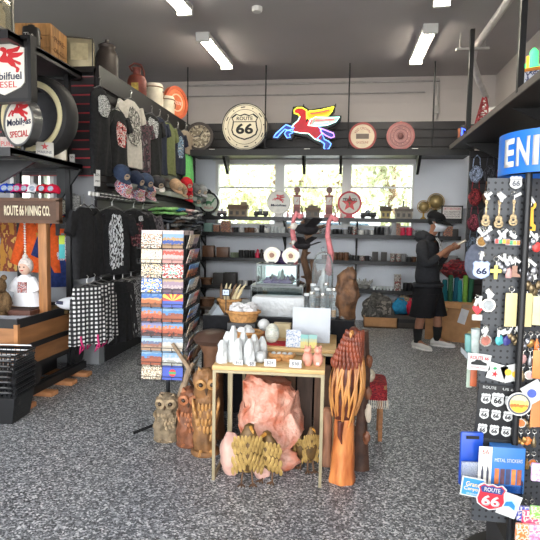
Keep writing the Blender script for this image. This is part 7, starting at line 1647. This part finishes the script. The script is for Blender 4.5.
# lower tray with boxed goods
t0z = pp(495, 487).z; ty = YP-.075; xa_, xb_ = pp(463, 487, ty).x, pp(521, 487, ty).x
tr = thing('wire_tray', 'clear plastic tray on the lower front of the souvenir spinner', 'tray', ((xa_+xb_)/2, ty+.03, t0z)); ACR = glass('tray_acrylic', (220,230,240), .05, .25)
MB().box((0, 0, .002), (xb_-xa_, .09, .004)).obj('floor', ACR, tr, smooth=False); MB().box((0, -.045, .02), (xb_-xa_, .003, .04)).obj('front_lip', ACR, tr, smooth=False)
for s in (-1, 1): MB().box((s*(xb_-xa_)/2, 0, .03), (.003, .09, .06)).obj('side', ACR, tr, smooth=False)
bx = pp(507, 487, ty); bw = 31*ty/F; bh = P(507, 449, ty).z-t0z
t = thing('sticker_box', 'blue box lettered METAL STICKERS with a row of brown pictures', 'box', (bx.x, ty+.025, t0z+.005), .03, None); MB().box((0, 0, bh/2), (bw, .05, bh), bevel=.002).obj('carton', mat('box_blue', (52,112,180), .4, var=.08), t)
text('METAL STICKERS', TAGW, t, (.0, -.026, bh*.72), w=bw*.84, h=.014, ext=.0006)
for i in range(5): MB().box((-bw*.34+bw*.17*i, -.0262, bh*.36), (bw*.13, .0015, bh*.34)).obj('picture', mat('pic_%d' % i, [(196,110,60), (90,60,70), (60,60,90), (206,120,60), (150,80,56)][i], .5, var=.3, scale=40), t, smooth=False)
bx = pp(478, 487, ty)
t = thing('blue_pouch', 'glossy blue pouch at the left end of the spinner tray', 'pouch', (bx.x-.022, ty+.045, t0z+.005), .1); MB().box((0, 0, .11), (.09, .02, .22), bevel=.008).obj('pouch', mat('pouch_blue', (30,72,170), .3, var=.15), t); MB().box((0, -.002, .2), (.05, .024, .012)).obj('hang_slot', INK, t, smooth=False)
t = thing('clear_bag_pack', 'crumpled clear bag in front of the blue pouch', 'bag', (bx.x-.022, ty+.012, t0z+.005)); MB().box((0, 0, .055), (.085, .014, .11), bevel=.006).jitter(.006, 40).obj('bag', glass('clear_bag_film', (226,232,240), .1, .3, .25), t)
t = thing('tall_tag_card', 'tall white card with red heading and two dark feathers in the tray', 'card', (bx.x+.022, ty+.0, t0z+.005), .05); MB().box((0, 0, .09), (.05, .004, .18), bevel=.001).obj('card', mat('card_offwhite', (226,222,212), .5), t); text('66', RS, t, (0, -.003, .16), w=.026, ext=.0006)
for s in (-1, 1): MB().lathe([(.001, 0), (.0045, .02), (.005, .05), (.001, .075)], 8, sy=.4).obj('feather', mat('dark_feather', (70,70,84), .6), t, (s*.01, -.004, .03))
yl = ty-.055
t = decal('blue card with yellow script Grand Canyon lettering under the tray', 472.5, 487, .085, .075, mat('canyon_blue', (50,130,190), .4), None, .12, yl, 'souvenir_card', 'card'); text('Grand', mat('script_yellow', (240,206,110), .5), t, (0, -.003, .012), w=.052, h=.018, ext=.0006); text('Canyon', MATS['script_yellow'], t, (0, -.003, -.008), w=.062, h=.018, ext=.0006); text('ARIZONA', TAGW, t, (0, -.003, -.026), w=.04, h=.007, ext=.0006)
t = decal('red and blue highway shield sticker reading ROUTE 66 under the tray', 491, 497, .105, .105, None, shield(.106, .104), .1, yl-.012)
MB().prism([(x*.92, z*.92) for x, z in shield(.106, .104)], -.0022, -.001).obj('red_field', mat('shield_red', (190,36,52), .4), t, smooth=False); MB().prism([(-.036, .016), (.036, .016), (.043, .034), (.03, .044), (.016, .039), (0, .044), (-.016, .039), (-.03, .044), (-.043, .034)], -.0028, -.0018).obj('blue_field', mat('shield_navy', (40,60,120), .4), t, smooth=False); text('ROUTE', TAGW, t, (0, -.0035, .029), w=.058, h=.016, bold=.02, ext=.0006); text('66', TAGW, t, (0, -.0035, -.014), w=.066, h=.042, bold=.03, ext=.0006)
t = decal('pale blue card with a blue swoosh emblem right of the shield sticker', 509, 505, .072, .09, mat('pale_aqua', (176,210,230), .4), None, .3, yl-.004, 'souvenir_card', 'card'); MB().prism([(-.024, -.012), (0, -.004), (.024, -.012), (.02, .006), (.004, .018), (-.014, .01)], -.003, -.002).obj('swoosh', mat('swoosh_blue', (40,120,190), .4), t, smooth=False)
# lower right bright packs
for i, (px, py, c, cn, w, h) in enumerate(((523, 513, (60,70,150), 'blue', .05, .06), (531, 520, (206,60,90), 'pink and red', .07, .08), (538, 512, (120,190,80), 'lime green', .06, .05), (535, 534, (230,120,150), 'bright pink', .08, .08), (522, 532, (200,110,60), 'orange', .05, .07), (538, 472, (190,150,210), 'lilac', .05, .07))):
    p = pp(px, py, YP-.075-.006*i); t = thing('toy_pack', '%s toy pack hanging low on the right of the spinner' % cn, 'toy pack', p, 0, 'toy packs on the spinner'); MB().box((0, 0, 0), (w, .016, h), bevel=.005).obj('pack', colors('toy_pack_%d' % i, [c, tuple(min(255, int(v*1.25)) for v in c), (210,200,190), c], 4, rough=.3), t); MB().cyl((0, 0, h/2-.005), (0, YP-p.y, h/2), .002, n=6).obj('peg', CHROME, t)
# goods on the left side face of the spinner
for i, (px, py, lab, m, nm) in enumerate(((476, 325, 'clear shot glass with white print on the left side of the spinner', mat('shot_print', (190,200,196), .15, var=.2, scale=40), 'shot_glass'), (469.5, 330, 'clear turquoise shot glass on the left side of the spinner, outermost', mat('shot_turq', (120,170,166), .15, var=.2), 'shot_glass'))):
    p = P(px, py+28, YP+.06+.05*i); t = tag(MB().lathe([(.017, 0), (.019, .006), (.024, .1), (.02, .1), (.015, .012), (0, .012)], 16, cap=False).obj(nm, m, None, (p.x, p.y, p.z)), lab, 'shot glass')
p = P(473, 354.5, YP+.09); t = thing('side_ledge', 'pale narrow ledge on the left side of the spinner under the shot glasses', 'ledge', (p.x-.0, p.y, p.z)); MB().box((0, 0, -.004), (.066, .14, .008)).obj('board', mat('ledge_pale', (186,192,196), .4), t, smooth=False); MB().box((-.034, 0, .004), (.003, .14, .022)).obj('lip', mat('ledge_pale', (186,192,196)), t, smooth=False)
p = P(469.5, 372, YP+.08); t = thing('hanging_sticker_strip', 'pale green sticker strip hanging below the side ledge of the spinner', 'sticker', p); MB().box((0, 0, 0), (.022, .004, .13)).obj('strip', mat('strip_green', (170,186,170), .5), t, smooth=False)
p = P(473.5, 378, YP+.05); t = thing('leather_tag', 'orange leather tag hanging on the left side of the spinner', 'keychain', p); MB().box((0, 0, 0), (.026, .006, .07), bevel=.002).obj('tag_body', mat('leather_rust', (176,90,56), .5), t); MB().torus((0, 0, .045), .01, .0015, 16, 5, 'Y').obj('key_ring', CHROME, t)
# grey rounded cushion-like bag behind the panel's left edge
t = thing('grey_ball_bag', 'rounded blue-grey bag hanging behind the spinner by the 66 keychain', 'bag', P(476, 262, 3.6)); MB().rock((0, 0, 0), (.07, .05, .11), 4, .08, 1.5, 3).obj('bag', cloth('blue_grey_bag', (110,116,132)), t); MB().tube([(0, 0, .1), (.02, 0, .2), (.0, 0, .3)], .006).obj('strap', INK, t)
MB().tube([(0, 0, .3), (1.6-P(476, 262, 3.6).x, .0, 2.65-P(476, 262, 3.6).z)], .004).obj('hanging_cord', INK, t)
# ================================================================ THE PERSON
HX, HY = 1.06, 7.12
man = thing('person', 'person in black cap, white mask, dark hooded jacket and shorts reading a small box', 'person', (HX, HY, 0), -.38); man.scale = (1.08, 1.14, 1.01)
SKN = mat('skin_tone', (150,104,80), .55, var=.08, scale=20)
HS = 1.0
# body faces +x; -y is the side nearer to the camera
V = [(-.03,0,.86,.115,.10), (-.04,0,1.0,.11,.10), (-.055,0,1.16,.13,.11), (-.055,0,1.30,.12,.10), (-.03,0,1.40,.055,.055), (.01,0,1.47,.05,.05), (.035,0,1.545,.078,.07), (.045,0,1.63,.082,.072),
 (-.03,-.09,.80,.09,.09), (-.05,-.11,.47,.058,.058), (-.085,-.115,.32,.057,.057), (-.10,-.12,.10,.038,.038), (-.03,-.14,.045,.035,.03), (.05,-.17,.03,.03,.02),
 (-.03,.09,.80,.09,.09), (.06,.11,.47,.058,.058), (.07,.12,.32,.057,.057), (.07,.13,.10,.038,.038), (.14,.135,.045,.035,.03), (.24,.14,.03,.03,.02),
 (-.06,-.15,1.33,.065,.06), (-.06,-.2,1.27,.058,.058), (.0,-.235,1.08,.045,.045), (.10,-.18,1.16,.04,.04), (.185,-.09,1.255,.028,.028), (.22,-.065,1.285,.034,.024), (.255,-.05,1.30,.031,.02),
 (-.06,.15,1.33,.065,.06), (-.06,.2,1.27,.058,.058), (.0,.225,1.08,.045,.045), (.11,.16,1.16,.04,.04), (.185,.06,1.25,.028,.028), (.22,.045,1.27,.034,.024), (.255,.04,1.28,.031,.02)]
E_ = [(0,1),(1,2),(2,3),(3,4),(4,5),(5,6),(6,7),(0,8),(8,9),(9,10),(10,11),(11,12),(12,13),(0,14),(14,15),(15,16),(16,17),(17,18),(18,19),(3,20),(20,21),(21,22),(22,23),(23,24),(24,25),(25,26),(3,27),(27,28),(28,29),(29,30),(30,31),(31,32),(32,33)]
def extra(b):
    # facial features and ears grown onto the head, fingers onto the hands
    c = Vector((.045, 0, 1.60))
    b.ball((.125, 0, 1.585), (.02, .013, .022), 2, (0, .5, 0)); b.ball((.105, 0, 1.545), (.022, .03, .02), 2)
    b.ball((.11, 0, 1.525), (.012, .02, .006), 1); b.ball((.085, 0, 1.51), (.03, .035, .022), 2)
    for s in (-1, 1):
        b.ball((.03, s*.074, 1.59), (.018, .009, .03), 2, (0, -.2, 0)); b.ball((.112, s*.028, 1.612), (.009, .014, .007), 1)
        y0 = -.05 if s < 0 else .04; z0 = 1.297 if s < 0 else 1.278
        for i, (L, o) in enumerate(((.06, .018), (.066, .006), (.062, -.006), (.05, -.017))):
            p0 = Vector((.26, y0+.003*s, z0+o)); b.tube([p0, p0+Vector((L*.45, -s*.006, .012)), p0+Vector((L*.75, -s*.022, .016)), p0+Vector((L*.85, -s*.034, .012))], [.0095, .009, .008, .006], 8)
        b.tube([Vector((.23, y0-s*.014, z0+.012)), Vector((.25, y0-s*.03, z0+.04)), Vector((.27, y0-s*.034, z0+.05))], [.011, .010, .007], 8)
body = skin(V, E_, 'body', SKN, man, 2, 0, None, extra)
JK = cloth('dark_grey_fleece', (44,45,49), .18); SH = cloth('black_shorts', (26,26,29), .15)
JV = [(-.035,0,.74,.172,.165), (-.045,0,.96,.165,.15), (-.055,0,1.12,.172,.155), (-.06,0,1.27,.165,.14), (-.055,0,1.37,.12,.11), (-.03,0,1.47,.088,.085),
 (-.065,-.16,1.33,.095,.09), (-.065,-.215,1.25,.085,.085), (-.02,-.25,1.10,.078,.075), (.03,-.235,1.08,.07,.068), (.09,-.19,1.15,.058,.058), (.115,-.165,1.18,.05,.05),
 (-.065,.16,1.33,.095,.09), (-.065,.215,1.25,.085,.085), (-.02,.24,1.10,.078,.075), (.03,.22,1.08,.07,.068), (.10,.165,1.15,.058,.058), (.12,.15,1.18,.05,.05)]
JE = [(0,1),(1,2),(2,3),(3,4),(4,5),(3,6),(6,7),(7,8),(8,9),(9,10),(10,11),(3,12),(12,13),(13,14),(14,15),(15,16),(16,17)]
jk = skin(JV, JE, 'hooded_jacket', JK, man, 2, 0, None, lambda b: b.jitter(.008, 14))
MB().torus((-.035, 0, .80), .16, .024, 32, 8, 'Z').obj('jacket_hem', JK, jk)
# hood lying on the back, drawcords
MB().rock((-.11, 0, 1.40), (.10, .13, .085), 3, .1, 2, 3, rot=(0, .5, 0)).obj('hood', JK, jk)
for s in (-1, 1): MB().tube([(.045, s*.035, 1.40), (.085, s*.04, 1.34), (.11, s*.045, 1.25)], .006, 6).obj('drawcord', mat('drawcord_pale', (190,190,192), .8), jk)
MB().box((.095, 0, 1.20), (.004, .006, .3), rot=(0, .12, 0)).obj('zip', STEEL, jk, smooth=False)
# shorts: two wide legs joined at a waist
b = MB(); rs = []
for z, rx, ry in ((.86, .14, .135), (.78, .155, .16), (.70, .165, .185), (.64, .165, .195)): rs.append([(-.03+rx*math.cos(a), ry*math.sin(a), z) for a in [2*PI*k/36 for k in range(36)]])
b.loft(rs)
for s in (-1, 1):
    rs = []; ox = -.04 if s < 0 else .06
    for z, rx, ry in ((.70, .15, .09), (.60, .145, .105), (.50, .14, .11), (.42, .142, .112), (.40, .138, .108)): u = (.7-z)/.3; rs.append([(-.025+ox*u+rx*math.cos(a)+.006*u*math.sin(7*a), s*(.095+.015*u)+ry*math.sin(a)+.006*u*math.cos(6*a), z) for a in [2*PI*k/32 for k in range(32)]])
    b.loft(rs)
b.obj('shorts', SH, man)
for s, ox in ((-1, -.098), (1, .07)):
    y = -.12 if s < 0 else .128
    MB().lathe([(.042, .07), (.045, .12), (.052, .2), (.057, .25), (.055, .255), (.05, .25)], 18).obj('sock', mat('black_sock', (22,22,24), .9), man, (ox, y, 0))
    st = mat('shoe_white', (206,204,200), .6, var=.05); sh = MB(); rs = []
    for x, w, h, z0 in ((-.085, .022, .06, .012), (-.06, .036, .088, .012), (.0, .04, .085, .012), (.05, .042, .066, .012), (.1, .046, .052, .012), (.15, .042, .043, .012), (.185, .026, .03, .014), (.2, .008, .018, .016)): rs.append([(x, w*math.cos(a), max(z0, z0+h*.5+h*.5*math.sin(a))) for a in [2*PI*k/20 for k in range(20)]])
    sh.loft(rs); so_ = sh.obj('shoe', st, man, (ox+.01, y, 0), (0, 0, -.45 if s < 0 else .1))
    sl = MB(); pts = [(-.09, 0), (-.06, .04), (.05, .046), (.12, .05), (.18, .036), (.206, 0), (.18, -.036), (.12, -.05), (.05, -.046), (-.06, -.04)]
    sl.loft([[(x, yy, 0) for x, yy in pts], [(x, yy, .018) for x, yy in pts]]); sl.obj('sole', mat('sole_white', (222,220,216), .6), so_)
# cap, hair, mask
hr = MB().ball((.025, 0, 1.625), (.094, .086, .088), 3)
for v in list(hr.bm.verts):
    if v.co.x > .075 and v.co.z < 1.66: v.co.x = .07
    if v.co.z < 1.56: v.co.z = 1.56
hr.obj('hair', mat('black_hair', (22,20,20), .6), man)
cp = MB(); rs = []
for u, k in ((0, 1), (.25, 1.0), (.5, .93), (.75, .74), (.92, .42), (1, .02)): rs.append([(.035+.107*k*math.cos(a), .098*k*math.sin(a), 1.635+.1*u+.018*math.cos(a)*-1) for a in [2*PI*i/28 for i in range(28)]])
cp.loft(rs); CPM = cloth('black_cap_twill', (20,20,22), .1); co_ = cp.obj('cap', CPM, man)
br = MB(); rs = []
for i in range(15):
    a = -PI/2*.95+PI*.95*i/14; ca, sa = math.cos(a), math.sin(a); rs.append([(.035+.1*ca, .092*sa, 1.632-.018*ca), (.05+.19*ca, .1*sa, 1.605-.055*ca+.012*sa*sa*-1), (.05+.19*ca, .1*sa, 1.599-.055*ca+.012*sa*sa*-1), (.035+.1*ca, .092*sa, 1.624-.018*ca)])
br.loft(rs, True); br.obj('brim', CPM, co_); MB().ball((.035, 0, 1.737), .01, 1).obj('button', CPM, co_)
mk = MB(); rs = []
for i in range(11):
    a = -1.25+2.5*i/10; rs.append([(.03+.108*math.cos(a)-.03*abs(a)/1.25, .088*math.sin(a), 1.572), (.05+.108*math.cos(a)-.03*abs(a)/1.25, .086*math.sin(a), 1.535), (.025+.098*math.cos(a)-.03*abs(a)/1.25, .08*math.sin(a), 1.478)])
mk.loft(rs, False, False); mo = mk.obj('face_mask', mat('mask_white', (206,210,218), .8, var=.04), man); md = mo.modifiers.new('s', 'SOLIDIFY'); md.thickness = .006; md.offset = 1
for s in (-1, 1): MB().tube([(.055, s*.082, 1.575), (.02, s*.086, 1.585), (.015, s*.08, 1.61)], .0025, 5).obj('ear_loop', MATS['mask_white'], mo)
for s in (-1, 1): MB().ball((.118, s*.028, 1.612), (.004, .008, .004), 1).obj('eye', INK, man)
# what the person holds
bk_ = thing('small_box', 'small pale box held up in both hands by the person', 'box', man.matrix_basis @ Vector((.315, -.005, 1.335)), -.38, None, rot=(0, -.55, -.38)); MB().box((0, 0, 0), (.15, .10, .022), bevel=.003).obj('carton', mat('pale_carton', (206,196,176), .5, var=.1), bk_); MB().box((0, 0, .0118), (.1, .06, .001)).obj('printed_label', mat('carton_print', (150,110,90), .5), bk_, smooth=False)
# ================================================================ CAMERA, LIGHT, WORLD
cd = bpy.data.cameras.new('camera'); cd.sensor_width = 36; cd.lens = 36*F/540; cd.clip_start = .05; cd.clip_end = 200
co = bpy.data.objects.new('camera', cd); COL.objects.link(co); co.matrix_world = Matrix.Translation(CAM) @ RC.to_4x4(); SC.camera = co
w = bpy.data.worlds.new('sky'); SC.world = w; w.use_nodes = True; nt = w.node_tree; bg = nt.nodes['Background']
sk = nt.nodes.new('ShaderNodeTexSky'); sk.sky_type = 'NISHITA'; sk.sun_disc = False; sk.sun_elevation = math.radians(48); sk.sun_rotation = math.radians(100); sk.air_density = 1.5; sk.dust_density = 4
mx = nt.nodes.new('ShaderNodeMix'); mx.data_type = 'RGBA'; mx.inputs[0].default_value = .75; mx.inputs[7].default_value = (.96, .985, 1.0, 1)
sc_ = nt.nodes.new('ShaderNodeVectorMath'); sc_.operation = 'SCALE'; sc_.inputs['Scale'].default_value = .12
nt.links.new(sk.outputs[0], sc_.inputs[0]); nt.links.new(sc_.outputs[0], mx.inputs[6]); nt.links.new(mx.outputs[2], bg.inputs[0]); bg.inputs[1].default_value = 4.2
sd = bpy.data.lights.new('sun', 'SUN'); sd.energy = 2.8; sd.angle = math.radians(.6); sd.color = (1, .95, .86)
so = bpy.data.objects.new('sun', sd); COL.objects.link(so); so.rotation_euler = Vector((-.75, .18, -.8)).to_track_quat('-Z', 'Y').to_euler()
vs = SC.view_settings; vs.view_transform = 'Standard'; vs.look = 'None'; vs.gamma = 1; vs.use_curve_mapping = False; vs.exposure = 1.18
SC.cycles.transparent_max_bounces = 24
